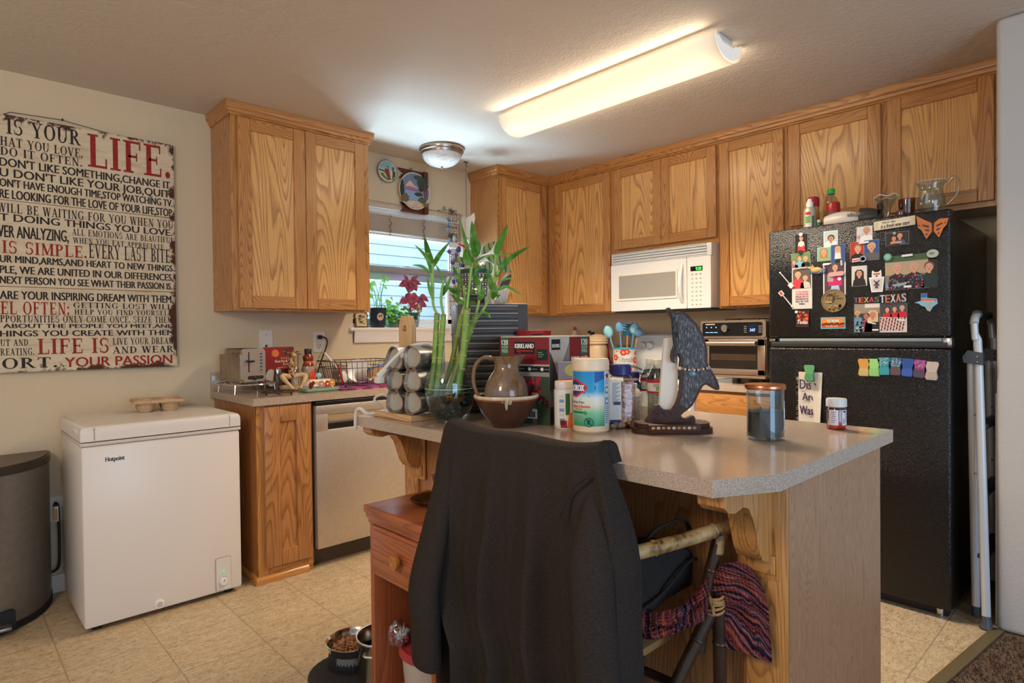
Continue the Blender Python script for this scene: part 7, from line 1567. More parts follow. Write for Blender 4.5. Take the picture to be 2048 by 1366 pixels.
def m_knit():
    t = NT('variegated_knit'); v = t.co((1, 1, 1), src='UV'); sp = t.n('SeparateXYZ', i0=v); 
    wob = t.math('MULTIPLY', t.math('SUBTRACT', t.noise(v, 14, 3), .5), .05)
    s_ = t.math('ADD', sp.outputs[1], wob); k = t.n('TexNoise', _noise_dimensions='1D', Scale=84.0, Detail=1.0); t.put(k.inputs['W'], s_)
    band = t.ramp(k.outputs['Fac'], [(.28, srgb(50, 46, 70)), (.36, srgb(84, 54, 70)), (.42, srgb(158, 68, 66)), (.49, srgb(200, 108, 88)), (.54, srgb(112, 56, 70)), (.59, srgb(204, 134, 118)), (.65, srgb(140, 106, 134)), (.73, srgb(58, 66, 90))], 'CONSTANT')
    st = t.math('MULTIPLY', t.math('ADD', t.math('SINE', t.math('MULTIPLY', sp.outputs[0], 520)), 1), .5); st2 = t.math('MULTIPLY', t.math('ADD', t.math('SINE', t.math('MULTIPLY', sp.outputs[1], 330)), 1), .5)
    h = t.math('MULTIPLY', st, st2)
    t.set(Base__Color=t.mix(t.math('MULTIPLY', t.noise(v, 160, 2), .25), band, srgb(60, 30, 40)), Roughness=.95); t.b.inputs['Specular IOR Level'].default_value = .1
    t.bump(h, 1.0, .006); return t.m
KNM = m_knit()
def cr1(a, b, c, d, t): return .5*((2*b)+(c-a)*t+(2*a-5*b+4*c-d)*t*t+(3*b-a-3*c+d)*t*t*t)
def crgrid(K, u, v):
    nr, nc = len(K)-1, len(K[0])-1; x = u*nc; y = v*nr; i = min(int(x), nc-1); j = min(int(y), nr-1); cl = lambda q, n: max(0, min(n, q)); rows = []
    for dj in (-1, 0, 1, 2): R = K[cl(j+dj, nr)]; rows.append(cr1(*[Vector(R[cl(i+di, nc)]) for di in (-1, 0, 1, 2)], x-i))
    return cr1(*rows, y-j)
g = G(); nu, nv = 72, 40; b = bmesh.new(); uvl = None; V = []
for j in range(nv+1):
    row = []
    for i in range(nu+1):
        u, v = i/nu, j/nv; p = crgrid(KNIT, u, v); lob = max(0, (u-.52)/.48)
        p = p+Vector((-.009, -.007, 0))*math.sin(u*26+3*math.sin(v*5))*(.4+.6*math.sin(PI*v))*(1 if u < .5 else .35)+Vector((-.006, -.005, 0))*math.sin(v*17+u*6)*(1 if u < .5 else .4)
        row.append(b.verts.new(p))
    V.append(row)
uvl = b.loops.layers.uv.new('UVMap')
for j in range(nv):
    for i in range(nu):
        f = b.faces.new((V[j][i], V[j][i+1], V[j+1][i+1], V[j+1][i])); f.smooth = True
        for lp, (a_, c_) in zip(f.loops, ((i, j), (i+1, j), (i+1, j+1), (i, j+1))):
            U, W_u = a_/nu, c_/nv
            lp[uvl].uv = (W_u*.22+.1, U*.62) if U < .5 else (U*.45, .33+W_u*.26+.06*math.sin(U*5))
bmesh.ops.solidify(b, geom=b.faces[:], thickness=.010)
g.bm.free(); g.bm = b; g.mats = [KNM]
obj('knit_blanket', g, label='chunky red and purple knitted blanket bunched on the bamboo chair', cat='blanket', at=(-2.58, -2.90, .47))
bag = thing('black_bag', 'soft black canvas bag hanging under the bamboo armrest', 'bag', (-2.60, -2.82, .60))
g = G(); b = bmesh.new(); n = len(BAG); BAG = [(-2.762+(x+2.762)*.88, z) for x, z in BAG]; c0 = Vector((sum(p[0] for p in BAG)/n, 0, sum(p[1] for p in BAG)/n)); rings = []
for k, (s_, y) in enumerate(((.80, -2.772), (.97, -2.785), (1.0, -2.80), (.98, -2.825), (.86, -2.838), (.5, -2.843))):
    rings.append([b.verts.new((c0.x+(x-c0.x)*s_, y+.006*math.sin(x*40), c0.z+(z-c0.z)*s_)) for x, z in BAG])
for i in range(len(rings)-1):
    for k in range(n): b.faces.new((rings[i][k], rings[i][(k+1) % n], rings[i+1][(k+1) % n], rings[i+1][k]))
b.faces.new(rings[0]); b.faces.new(rings[-1]); bmesh.ops.subdivide_edges(b, edges=b.edges[:], cuts=2, smooth=.6, use_grid_fill=True); g.absorb(b, BLKCLOTH); obj('bag_body', g, bag)
g = G(); g.tube(spline([(-2.50, -2.847, .655), (-2.55, -2.852, .66), (-2.66, -2.853, .62), (-2.755, -2.846, .60)], 6), .004, BLKCLOTH, 6); obj('piping', g, bag); g = G(); g.tube(spline([(-2.70, -2.815, .70), (-2.66, -2.83, .757), (-2.56, -2.85, .765), (-2.50, -2.83, .70)], 6), .007, BLKCLOTH, 7, flat=.5); obj('strap', g, bag)

jk = thing('jacket', 'charcoal fleece jacket draped over the back of the bamboo chair', 'jacket', (-2.80, -2.50, .97))
def lerp_t(tab, z):
    for (z0, v0), (z1, v1) in zip(tab, tab[1:]):
        if z0 >= z >= z1: return v0+(v1-v0)*(z0-z)/(z0-z1)
    return tab[-1][1]
YL = [(1.2, -2.226), (.97, -2.226), (.85, -2.205), (.60, -2.165), (.48, -2.165), (.38, -2.235), (.2, -2.235), (0, -2.235)]
YR = [(1.2, -2.772), (.97, -2.772), (.85, -2.815), (.70, -2.85), (.5, -2.862), (.3, -2.868), (0, -2.875)]
XB = [(1.2, -2.795), (.97, -2.795), (.85, -2.815), (.6, -2.828), (.3, -2.836), (0, -2.84)]
FOLDS = [(.02, .020, .03), (.135, .030, .052), (.24, .02, .012), (.385, .026, .046), (.50, .02, .010), (.63, .030, .052), (.76, .018, .012), (.86, .030, .055), (.99, .02, .03)]
def jac(u, v):
    s_ = -.10+1.20*u; sc_ = max(0, min(1, s_)); top = .972-.020*math.sin(PI*sc_)-.006*math.sin(3*PI*sc_)
    if v < .16: a = v/.16; z = top-.016-.035*(1-a); x = -2.757+.036; dn = 0
    elif v < .24: a = (v-.16)/.08*PI; z = top-.016+.016*math.sin(a); x = -2.757+.036*math.cos(a); dn = 0
    else: a = (v-.24)/.76; z = top-.016-a*(top-.10); x = None; dn = a
    yl, yr = lerp_t(YL, z), lerp_t(YR, z); y = yl+(yr-yl)*sc_
    if x is None:
        x = lerp_t(XB, z); f = 0
        for c, w, A in FOLDS: d = (sc_-c-.03*dn*math.sin(c*9))/w; f += A*math.exp(-d*d*.5)
        x -= (1.35*f-.028)*min(1, dn*2.6)*(.5+.5*dn); x += .004*math.sin(z*23+sc_*11)*dn
    over = abs(s_-sc_)
    if over > 0: q = max(0, min(1, (v-.22)/.2)); x += over*(.36+.39*q*q*(3-2*q)) if v > .24 else (-2.757-x)*over/.1; y += q*(-.012 if s_ > 1 else .012)*math.sin(min(1, over*12)*PI/2)
    return (x, y, z)
g = G(); g.grid(jac, 110, 84, FLEECE, th=.006); jb = obj('jacket_body', g, jk)
g = G(); c = spline([(-2.778, -2.240, .955), (-2.805, -2.246, .84), (-2.85, -2.244, .66), (-2.882, -2.236, .52), (-2.888, -2.246, .44), (-2.884, -2.243, .36), (-2.878, -2.238, .305)], 8); rs = [.012+.046*math.sin(PI*min(.62, i/len(c)*.95)) for i in range(len(c))]; g.tube(c, rs, FLEECE, 18, flat=.6); obj('sleeve', g, jk)
g = G(); c = spline([(-2.80, -2.768, .86), (-2.845, -2.80, .72), (-2.86, -2.825, .5), (-2.868, -2.84, .3), (-2.87, -2.845, .1)], 8); g.tube(c, [.012+.035*min(1, i/8) for i in range(len(c))], FLEECE, 16, flat=.6); obj('sleeve', g, jk)
g = G(); g.tube(spline([(-2.845, -2.705, .80), (-2.838, -2.735, .865), (-2.822, -2.775, .905)], 6), .0035, P('fleece_seam', (30, 27, 26), .9), 6); obj('armhole_seam', g, jk)

# ================================================================== nightstand and what it holds
ORW = oak('cherry_stain', 'h', (172, 96, 56), (126, 64, 38), .7, .4); ORV = oak('cherry_stain_upright', 'z', (170, 94, 56), (126, 64, 38), .7, .4)
ns = thing('nightstand', 'orange-stained wooden nightstand with one drawer and an open shelf', 'nightstand', (-2.70, -2.03, 0))
NX0, NX1, NY0, NY1 = -2.826, -2.575, -2.205, -1.85
g = G(); g.box(NX0-.016, NX1, NY0-.008, NY1+.016, .634, .660, ORW, .006, seg=3); obj('top', g, ns)
g = G(); g.box(NX0-.010, NX1, NY0-.004, NY1+.010, .617, .634, ORW, .004); g.box(NX0-.005, NX1, NY0-.002, NY1+.005, .602, .617, ORW, .004); obj('cornice', g, ns)
for y0, y1 in ((NY0, NY0+.022), (NY1-.022, NY1)): g = G(); g.box(NX0, NX1, y0, y1, .001, .634, ORV, .002); obj('side_panel', g, ns)
g = G(); g.box(NX1-.012, NX1-.002, NY0+.02, NY1-.02, .03, .63, ORV); obj('back_panel', g, ns)
g = G(); g.box(NX0, NX1-.01, NY0+.02, NY1-.02, .02, .04, ORW); obj('shelf', g, ns)
g = G(); g.box(NX0+.001, NX1-.01, NY0+.02, NY1-.02, .435, .453, ORW, .002); obj('drawer_rail', g, ns)
T = onX(NX0+.004); g = G(); g.box(NY0+.024, NY1-.024, .455, .600, 0, .012, ORW, .004, T=T); g.box(NY0+.036, NY1-.036, .467, .588, .012, .016, ORW, .003, T=T); dr = obj('drawer', g, ns)
g = G(); g.lathe([(.010, 0), (.011, .008), (.021, .012), (.023, .018), (.021, .026), (.014, .027), (.012, .024), (0, .024)], P('knob_brass_wood', (176, 116, 58), .35), 24, T=Matrix.Translation((NX0-.012, -2.045, .527)) @ Matrix.Rotation(-PI/2, 4, 'Y')); obj('knob', g, dr)
gp = thing('glass_plate', 'clear glass plate lying on the nightstand', 'plate', (-2.655, -1.985, .6605)); g = G(); g.lathe([(0, .001), (.06, .001), (.085, .010), (.086, .013), (.06, .005), (0, .005)], m_thin('grey_glass', (190, 186, 178), .05), 40); obj('plate_body', g, gp, local=True)
gc = thing('cut_glass_dish', 'small cut-glass dish behind the jacket on the nightstand', 'dish', (-2.612, -1.945, .6665)); g = G(); g.shell([(.014, 0), (.012, .008), (.008, .012), (.008, .03), (.02, .04), (.028, .07)], .003, PETTHIN, 14); obj('dish_body', g, gc, local=True)
bu = thing('lidded_bucket', 'clear plastic bucket with a dark pink lid inside the nightstand', 'bucket', (-2.705, -2.04, .0405))
g = G(); g.lathe([(0, 0), (.088, 0), (.094, .006), (.106, .15), (.108, .165), (.112, .165), (.112, .172), (.107, .172)], P('frosted_plastic', (206, 190, 180), .35, trans=.25), 40); obj('bucket_body', g, bu, local=True)
g = G(); g.lathe([(.113, .166), (.117, .170), (.117, .184), (.108, .190), (.104, .186), (0, .186)], P('dark_pink_lid', (168, 56, 62), .45, vary=(30, .12)), 40); obj('lid', g, bu, local=True)
cl = thing('clamshell_box', 'clear plastic clamshell box lying on the pink bucket lid', 'box', (-2.715, -2.085, .2318), math.radians(12)); g = G(); g.box(-.075, .075, -.05, .05, 0, .055, m_thin('clear_clamshell', (214, 208, 204), .12, .2), .012); obj('clamshell', g, cl, local=True); g = G(); g.box(-.06, .06, -.04, .04, .004, .035, F(206, 196, 190), .006); obj('contents', g, cl, local=True)
def sack(name, label, loc, rx, ry, h, m, inner, seed):
    o = thing(name, label, 'bag', loc); r = random.Random(seed); ph = [r.uniform(0, 6) for _ in range(6)]
    g = G(); g.grid(lambda u, v: ((rx*(1.0-.75*v**3)*math.cos(2*PI*u)*(1+.10*math.sin(7*u*2*PI+ph[0]+5*v))), ry*(1.0-.6*v**3)*math.sin(2*PI*u)*(1+.10*math.sin(5*u*2*PI+ph[1]+4*v)), h*v+.006*math.sin(9*u*6.28+ph[2])*v), 48, 14, m); obj('bag_skin', g, o, local=True)
    g = G()
    for _ in range(70): a = r.uniform(0, 2*PI); q = math.sqrt(r.random())*.8; g.ball((rx*q*math.cos(a), ry*q*math.sin(a), r.uniform(.08, .62)*h), .009, inner[r.randrange(len(inner))], 6)
    tag(obj('bag_filling', g, o, local=True), kind='stuff'); return o
BAGM = m_thin('clear_bag_film', (228, 228, 232), .10, .12)
sack('plastic_bag', 'clear bag of blue and white pieces inside the nightstand', (-2.72, -2.11, .288), .045, .05, .13, BAGM, [F(110, 136, 190), F(206, 212, 220), F(80, 110, 170)], 4)
sack('plastic_bag', 'crumpled clear bag of red scraps spilling from the nightstand', (-2.785, -1.955, .2318), .035, .045, .06, BAGM, [F(150, 60, 60), F(206, 200, 196)], 6)

# ================================================================== pet bowls
mt = obj('pet_mat', (lambda g: (g.prism(circ(0, 0, .155, .135, 40), 0, .006, m_speckle('mat_black_fleck', (34, 31, 30), (24, 22, 22), (80, 74, 66), 300, .8), T=onZ(.0005), bev=.002), g)[1])(G()), label='black oval mat under the pet bowls', cat='mat')
mt.location = (-2.775, -1.62, 0)
pbw = thing('pet_bowl', 'steel pet bowl full of brown kibble with a black rubber foot', 'bowl', (-2.752, -1.585, .0068))
g = G(); g.lathe([(.078, .030), (.090, .078), (.096, .086), (.093, .088), (.086, .080), (.074, .030), (0, .028)], CHROME, 44); obj('steel_bowl', g, pbw, local=True)
g = G(); g.lathe([(0, 0), (.088, 0), (.090, .006), (.083, .058), (.078, .062)], RUBBER, 44)
obj('rubber_foot', g, pbw, local=True)
g = G(); a0 = math.atan2(-.726, -.687)
for i in range(-2, 3):
    for j in range(4): a = a0+.17*i; z = .012+.0125*j; rr = .0895-.0012*j*3; c = Vector((math.cos(a), math.sin(a), 0)); g.tube([c*rr+Vector((0, 0, z)), c*(rr+.0012)+Vector((0, 0, z))], .0042, F(14, 14, 14), 8)
for s_ in (-1, 1):
    pass
obj('foot_holes', g, pbw, local=True)
g = G(); vs = []
T = lambda u, v, w: Vector(((.0885-(v-.006)*.115+w)*math.cos(a0+u), (.0885-(v-.006)*.115+w)*math.sin(a0+u), v))
n_ = 10; poly = [(-.45+.9*i/n_, .006) for i in range(n_+1)]+[(.45-.9*i/n_, .056) for i in range(n_+1)]
vs = [tuple(T(u, v, .0009)) for u, v in poly]; g.add(vs, [(i, i+1, 2*n_+1-i-1, 2*n_+1-i) for i in range(n_)], P('grey_grip_panel', (96, 96, 96), .6)); obj('grip_panel', g, pbw, local=True)
g = G(); r = random.Random(31); KB = [P('kibble_brown', (150, 100, 62), .8), P('kibble_tan', (176, 124, 80), .8), P('kibble_dark', (116, 72, 44), .8)]
for k in range(420): a = r.uniform(0, 2*PI); q = math.sqrt(r.random()); g.ball((.078*q*math.cos(a), .078*q*math.sin(a), .054+.024*(1-q*q)+r.uniform(-.004, .004)), .0058, KB[k % 3], 6, sc=(1, 1, .7))
tag(obj('kibble', g, pbw, local=True), kind='stuff')
sp_ = thing('stock_pot', 'steel pot with loop handles beside the kibble bowl', 'pot', (-2.715, -1.735, .0005))
g = G(); g.shell([(.080, 0), (.086, .006), (.088, .145), (.092, .150)], .0035, P('pot_steel', (176, 170, 162), .22, 1), 44); obj('pot_body', g, sp_, local=True)
g = G(); g.lathe([(.088, .1475), (.0925, .1475), (.0935, .151), (.0925, .1535), (.088, .1535)], CHROME, 44); obj('rim', g, sp_, local=True)
for s_ in (0, PI):
    a = math.radians(222)+s_; c = Vector((math.cos(a), math.sin(a), 0)); d = Vector((-c.y, c.x, 0)); g = G(); g.tube(spline([c*.087-d*.035+Vector((0, 0, .125)), c*.112-d*.030+Vector((0, 0, .128)), c*.118+Vector((0, 0, .129)), c*.112+d*.030+Vector((0, 0, .128)), c*.087+d*.035+Vector((0, 0, .125))], 6), .005, CHROME, 8); obj('handle', g, sp_, local=True)
g = G(); g.lathe([(0, .012), (.0825, .012), (.084, .10), (.083, .10), (.081, .02), (0, .02)], F(40, 40, 42, .3), 30); g.tube([(-.05, .02, .012), (.02, -.055, .15)], .003, BLACKP, 6); obj('shade_lining_stick', g, sp_, local=True)  # dark lining paints the shaded pot interior; a black stick leans in it

# ================================================================== step ladder between the fridge and the wall end
ld = thing('step_ladder', 'folded white aluminium step ladder between the fridge and the wall end', 'ladder', (-.56, -3.12, 0))
ALU = P('powder_coat_white', (206, 208, 210), .35, .2); LG = P('ladder_grey_plastic', (70, 74, 80), .5)
for dx in (0, .38):
    g = G(); g.tube([(-.752+dx, -3.101, 1.12), (-.70+dx, -3.108, .05)], .0155, ALU, 12, flat=.75); g.tube([(-.70+dx, -3.108, .05), (-.698+dx, -3.108, .012)], .016, LG, 12); obj('front_rail', g, ld)
    g = G(); g.tube(spline([(-.785+dx, -3.155, .05), (-.765+dx, -3.128, 1.08), (-.768+dx, -3.118, 1.17), (-.766+dx, -3.114, 1.235)], 4), .0155, ALU, 12, flat=.8); obj('rear_rail', g, ld)
    g = G(); g.tube([(-.785+dx, -3.155, .05), (-.788+dx, -3.157, .03), (-.792+dx, -3.156, .002)], [.016, .017, .024], LG, 12); obj('rubber_foot', g, ld)
    g = G(); g.prism([(-3.145, 1.065), (-3.08, 1.075), (-3.078, 1.10), (-3.095, 1.125), (-3.145, 1.115)], -.784+dx, -.742+dx, LG, T=lambda u, v, w: Vector((w, u, v)), bev=.003)
    for y, z in ((-3.128, 1.10), (-3.128, 1.078), (-3.092, 1.10)): g.ball((-.786+dx, y, z), .004, CHROME, 8)
    obj('hinge', g, ld)
    for z in (.86, .62): g = G(); g.ball((-.765+dx, -3.117, z), .005, CHROME, 8); obj('rivet', g, ld)
g = G(); g.tube(spline([(-.766, -3.114, 1.235), (-.740, -3.113, 1.262), (-.68, -3.112, 1.27), (-.48, -3.112, 1.27), (-.41, -3.113, 1.262), (-.386, -3.114, 1.235)], 5), .0155, ALU, 12, flat=.8); obj('top_loop', g, ld)
g = G(); g.tube([(-.70, -3.112, 1.271), (-.46, -3.112, 1.271)], .0195, LG, 12); obj('grip', g, ld)
for z in (.26, .52, .80): g = G(); g.box(-.72, -.36, -3.152, -3.108, z, z+.02, LG, .003); obj('step', g, ld)
g = G(); g.box(-.72, -.45, -3.183, -3.1745, .0, .95, P('folded_board_white', (200, 206, 212), .5), .004); obj('folded_table', g, label='white folded panel standing behind the step ladder', cat='folding table', at=(-.53, -3.172, 0))

# ================================================================== photographs, magnets and clips on the fridge doors
def TF(cy, cz, tilt=0.0, lift=0.0):
    c, s = math.cos(tilt), math.sin(tilt)
    return lambda a, b, w: Vector((FX-.0006-lift-w, cy-(a*c-b*s), cz+(a*s+b*c)))
SKIN = F(206, 158, 128); SKIN2 = F(190, 136, 106); BLOND = F(206, 170, 110); BROWN = F(112, 76, 52); DKHAIR = F(42, 32, 30); GREYH = F(170, 156, 142)
def rectp(w, h): return [(-w/2, -h/2), (w/2, -h/2), (w/2, h/2), (-w/2, h/2)]
def person_print(g, T, W, H, a, b, r, hair, skin, shirt, base=None, long=False, w0=.0009, wide=2.2):
    """a printed head and shoulders: a,b face centre, r face radius, all inside the W x H print"""
    cl = lambda p: [(max(-W/2+.0008, min(W/2-.0008, x)), max(-H/2+.0008, min(H/2-.0008, y))) for x, y in p]
    bt = (-H/2+.001) if base is None else base
    if bt < b-1.9*r: g.prism(cl([(a-wide*r, bt), (a+wide*r, bt), (a+wide*.82*r, b-1.9*r), (a+.5*r, b-1.2*r), (a-.5*r, b-1.2*r), (a-wide*.82*r, b-1.9*r)]), w0, w0+.0002, shirt, T=T)
    if long: g.prism(cl([(a-1.35*r, b-1.9*r), (a+1.35*r, b-1.9*r), (a+1.3*r, b+.6*r), (a+.6*r, b+1.35*r), (a-.6*r, b+1.35*r), (a-1.3*r, b+.6*r)]), w0+.0002, w0+.0004, hair, T=T)
    else: g.prism(cl(circ(a, b+.32*r, 1.08*r, 1.12*r, 14)), w0+.0002, w0+.0004, hair, T=T)
    g.prism(cl([(a-.35*r, b-1.45*r), (a+.35*r, b-1.45*r), (a+.3*r, b-.6*r), (a-.3*r, b-.6*r)]), w0+.0004, w0+.0005, skin, T=T)
    g.prism(cl(circ(a, b, .82*r, 1.05*r, 16)), w0+.0005, w0+.0007, skin, T=T)
    for s_ in (-1, 1): g.prism(circ(a+s_*.32*r, b+.16*r, .12*r, .08*r, 6), w0+.0007, w0+.0008, DKHAIR, T=T)
    g.prism(circ(a, b-.45*r, .28*r, .09*r, 8), w0+.0007, w0+.0008, F(150, 70, 66), T=T)
PAPER = F(226, 222, 214)
def photo(label, cy, cz, W, H, bg, fn, tilt=0.0, lift=0.0, border=0.0, cat='photograph', name='photograph'):
    T = TF(cy, cz, tilt, lift); g = G(); g.prism(rectp(W, H), 0, .0005, PAPER, T=T); g.prism(rectp(W-2*border-.001, H-2*border-.001), .0005, .0008, bg, T=T)
    if fn: fn(g, T, W, H)
    return obj(name, g, label=label, cat=cat, at=(FX, cy, cz))
def pp(*ps): return lambda g, T, W, H: [person_print(g, T, W, H, *p[0], **p[1]) for p in ps]
def A(a, b, r, hair, skin, shirt, **k): return ((a, b, r, hair, skin, shirt), k)
def ph_baby_red(g, T, W, H):
    person_print(g, T, W, H, 0, .022, .010, BROWN, SKIN, F(220, 210, 200), base=-.018, wide=1.6); g.prism([(-.018, -.04), (.018, -.04), (.014, -.012), (-.014, -.012)], .0012, .0014, F(200, 56, 44), T=T); g.prism(circ(0, -.008, .010, n=10), .0014, .0017, F(232, 220, 206), T=T)
photo('dark print of a small child holding a toy, top left', -2.455, 1.633, .060, .089, F(34, 28, 26), ph_baby_red)
photo('outdoor print of two children in blue and black shirts', -2.453, 1.552, .088, .070, F(112, 132, 84), pp(A(-.006, .008, .011, BROWN, SKIN, F(110, 170, 190)), A(.022, .002, .010, BLOND, SKIN, F(40, 36, 44)), A(-.032, -.006, .009, BROWN, SKIN, F(150, 90, 130))), tilt=.04, lift=.0003)
def ph_strip(g, T, W, H):
    g.prism([(-.042, -.002), (.042, -.002), (.042, .092), (-.042, .092)], .0008, .0010, F(96, 84, 78), T=T)
    person_print(g, T, W, H, -.018, .062, .013, BLOND, SKIN, F(206, 60, 66), base=.0, long=False); person_print(g, T, W, H, .016, .045, .011, F(200, 160, 120), SKIN, F(200, 190, 176), base=.0)
    for k, (s_, c_) in enumerate((('TO THE WORLD', (214, 96, 84)), ('YOU MAY BE ONE', (190, 70, 80)), ('PERSON, BUT TO', (150, 56, 76)), ('ONE PERSON YOU', (110, 50, 84)), ('MAY BE THE', (80, 46, 90)), ('WORLD', (60, 44, 92)))):
        hw = .030 if k not in (5,) else .014; text(g, s_, -hw, hw, -.022-.0115*k, -.0135-.0115*k, F(*c_), T, .0012, .0004)
photo('long white card with a blonde girl and baby above red and purple lettering', -2.457, 1.417, .093, .198, F(206, 198, 190), ph_strip, border=.001)
photo('square print of a baby with dark hair on white', -2.587, 1.637, .062, .076, F(186, 200, 198), lambda g, T, W, H: (g.prism(circ(0, -.022, .026, .014, 16), .0008, .001, F(232, 226, 220), T=T), person_print(g, T, W, H, .002, .0, .014, DKHAIR, SKIN2, PAPER)), border=.003)
photo('print of a smiling girl with long wavy blonde hair', -2.557, 1.570, .060, .066, F(126, 186, 160), pp(A(.0, .008, .014, F(176, 128, 76), SKIN, F(150, 170, 120), long=True)))
photo('print of a girl standing in a white top on blue', -2.618, 1.564, .060, .088, F(58, 84, 140), lambda g, T, W, H: (g.prism([(-.010, -.043), (.012, -.043), (.012, -.020), (-.010, -.020)], .0008, .001, F(36, 34, 40), T=T), person_print(g, T, W, H, 0, .024, .0095, BLOND, SKIN, F(226, 222, 216), base=-.022, wide=1.5, long=True)), lift=.0004)
photo('white-edged print of a girl in pink and a patterned scarf', -2.602, 1.450, .097, .154, F(86, 62, 74), lambda g, T, W, H: (person_print(g, T, W, H, .004, .052, .014, BROWN, SKIN, F(196, 40, 100), base=-.03), g.prism([(-.03, -.01), (-.005, -.012), (.0, .022), (-.03, .024)], .0012, .0014, F(176, 150, 140), T=T), g.prism([(-.018, -.06), (.025, -.06), (.02, -.03), (-.012, -.03)], .0012, .0014, F(170, 190, 214), T=T), g.prism(circ(.022, -.0, .008, n=12), .0014, .0016, F(240, 226, 214), T=T)), border=.005)
photo('print of a newborn in pale blue', -2.729, 1.642, .064, .068, F(206, 202, 194), lambda g, T, W, H: (g.prism(circ(-.002, -.014, .026, .02, 16), .0008, .001, F(176, 192, 206), T=T), person_print(g, T, W, H, .008, .012, .013, F(190, 140, 110), F(204, 140, 116), PAPER), g.prism(circ(-.024, -.012, .008, n=10), .0012, .0014, F(200, 140, 116), T=T)))
photo('school portrait of a boy in black on red', -2.698, 1.566, .056, .088, F(176, 54, 40), pp(A(.004, .012, .015, F(150, 110, 76), SKIN, F(34, 32, 34))))
photo('school portrait of a blond boy in grey on blue', -2.757, 1.568, .060, .090, F(48, 82, 136), pp(A(.0, .012, .016, BLOND, F(206, 150, 116), F(96, 92, 92))), lift=.0004)
photo('portrait of a woman with long black hair in a black top', -2.707, 1.456, .063, .091, F(206, 200, 190), pp(A(.0, .010, .014, DKHAIR, F(206, 150, 122), F(38, 34, 34), long=True, wide=2.0)))
photo('dark print of a couple leaning on their arms', -2.856, 1.607, .088, .055, F(46, 40, 38), lambda g, T, W, H: (person_print(g, T, W, H, -.012, .0, .010, F(60, 44, 36), F(206, 140, 110), F(40, 38, 40)), person_print(g, T, W, H, .010, .008, .010, F(190, 130, 90), F(214, 150, 122), F(74, 88, 116)), g.prism([(-.026, -.022), (.018, -.022), (.016, -.013), (-.024, -.012)], .0018, .002, F(206, 140, 110), T=T)))
def ph_three(g, T, W, H):
    r = random.Random(3); g.prism([(-.095, -.01), (.095, -.01), (.095, .05), (-.095, .05)], .0008, .0009, F(176, 150, 120), T=T); g.prism([(-.095, .046), (.095, .046), (.095, .073), (-.095, .073)], .0009, .001, F(66, 92, 62), T=T); g.prism([(.065, -.073), (.095, -.073), (.095, .05), (.065, .05)], .0009, .001, F(40, 36, 34), T=T)
    for a, b, rr, hr, sh in ((.068, .012, .017, BROWN, F(34, 48, 48)), (-.048, .018, .018, GREYH, F(44, 34, 44)), (.014, .018, .017, GREYH, F(44, 34, 44))): person_print(g, T, W, H, a, b, rr, hr, F(206, 150, 124), sh, wide=2.1 if a < .06 else 1.7)
    for _ in range(60):
        a, b = r.choice((-.048, .014))+r.uniform(-.032, .03), r.uniform(-.068, -.012); g.prism(circ(a, b, r.uniform(.002, .0045), n=7), .0018, .0020, [F(206, 110, 130), F(60, 130, 130), F(190, 80, 100)][r.randrange(3)], T=T)
    g.prism([(-.062, -.06), (-.02, -.056), (-.008, -.042), (-.04, -.046), (-.066, -.05)], .0021, .0023, F(130, 156, 160), T=T); g.prism([(-.094, -.062), (-.082, -.066), (-.078, -.07), (-.092, -.038)], .0021, .0023, F(110, 150, 180), T=T)
photo('large print of three women, two in floral dresses', -2.905, 1.460, .190, .146, F(120, 120, 100), ph_three, tilt=.015)
def ph_one(g, T, W, H):
    r = random.Random(8); g.prism([(-.052, .02), (.052, .02), (.052, .063), (-.052, .063)], .0008, .001, F(150, 136, 116), T=T); g.prism([(-.01, .045), (.052, .045), (.052, .063), (-.01, .063)], .001, .0011, F(216, 206, 190), T=T)
    person_print(g, T, W, H, .022, .012, .016, F(214, 176, 130), F(190, 130, 110), F(40, 36, 40), long=True); person_print(g, T, W, H, -.004, .006, .012, BROWN, F(170, 110, 96), F(150, 60, 80)); person_print(g, T, W, H, -.040, .018, .010, F(206, 170, 120), SKIN2, F(96, 136, 156))
    for _ in range(46): a, b = r.uniform(-.050, -.012), r.uniform(-.062, -.02); g.prism([(a, b), (a+.007, b+.001), (a+.006, b+.006), (a-.001, b+.005)] if a < -.018 else circ(a-.008, b, .003, n=6), .0018, .002, [F(110, 156, 180), F(226, 226, 226), F(40, 60, 74)][r.randrange(3)], T=T)
    g.prism([(.0, -.022), (.034, -.030), (.034, -.024), (.002, -.015)], .002, .0022, F(200, 206, 200), T=T)
photo('print of people at a table with a blonde woman in black', -2.739, 1.267, .107, .129, F(60, 54, 52), ph_one)
def ph_check(g, T, W, H):
    for k in range(3): person_print(g, T, W, H, (-.022, .006, .034)[k], (.035, .036, .040)[k], .0095, (DKHAIR, BROWN, GREYH)[k], SKIN, F(196, 34, 44), base=-.005, wide=2.0)
    g.prism([(-.052, -.063), (.052, -.063), (.052, .0), (-.052, .004)], .0018, .002, F(206, 196, 190), T=T)
    for i in range(9):
        for j in range(9):
            b0, b1 = .001-.0072*j, .001-.0072*j-.0066; x0, x1 = -.05+.0114*i, -.05+.0114*i+.0062; sk = .012*(j/9)
            if b1 < -.062: continue
            g.prism([(min(.051, max(-.051, x)), b) for x, b in ((x0-sk, b0), (x1-sk, b0), (x1-sk, b1), (x0-sk, b1))], .0020, .0022, [F(36, 40, 70), F(206, 96, 60)][(i+j) % 2], T=T)
    g.prism([(.018, -.012), (.045, -.016), (.045, -.009), (.02, -.006)], .0024, .0026, PAPER, T=T)
photo('print of three people in red shirts at a chequered table', -2.840, 1.265, .104, .128, F(70, 66, 70), ph_check, lift=.0004)
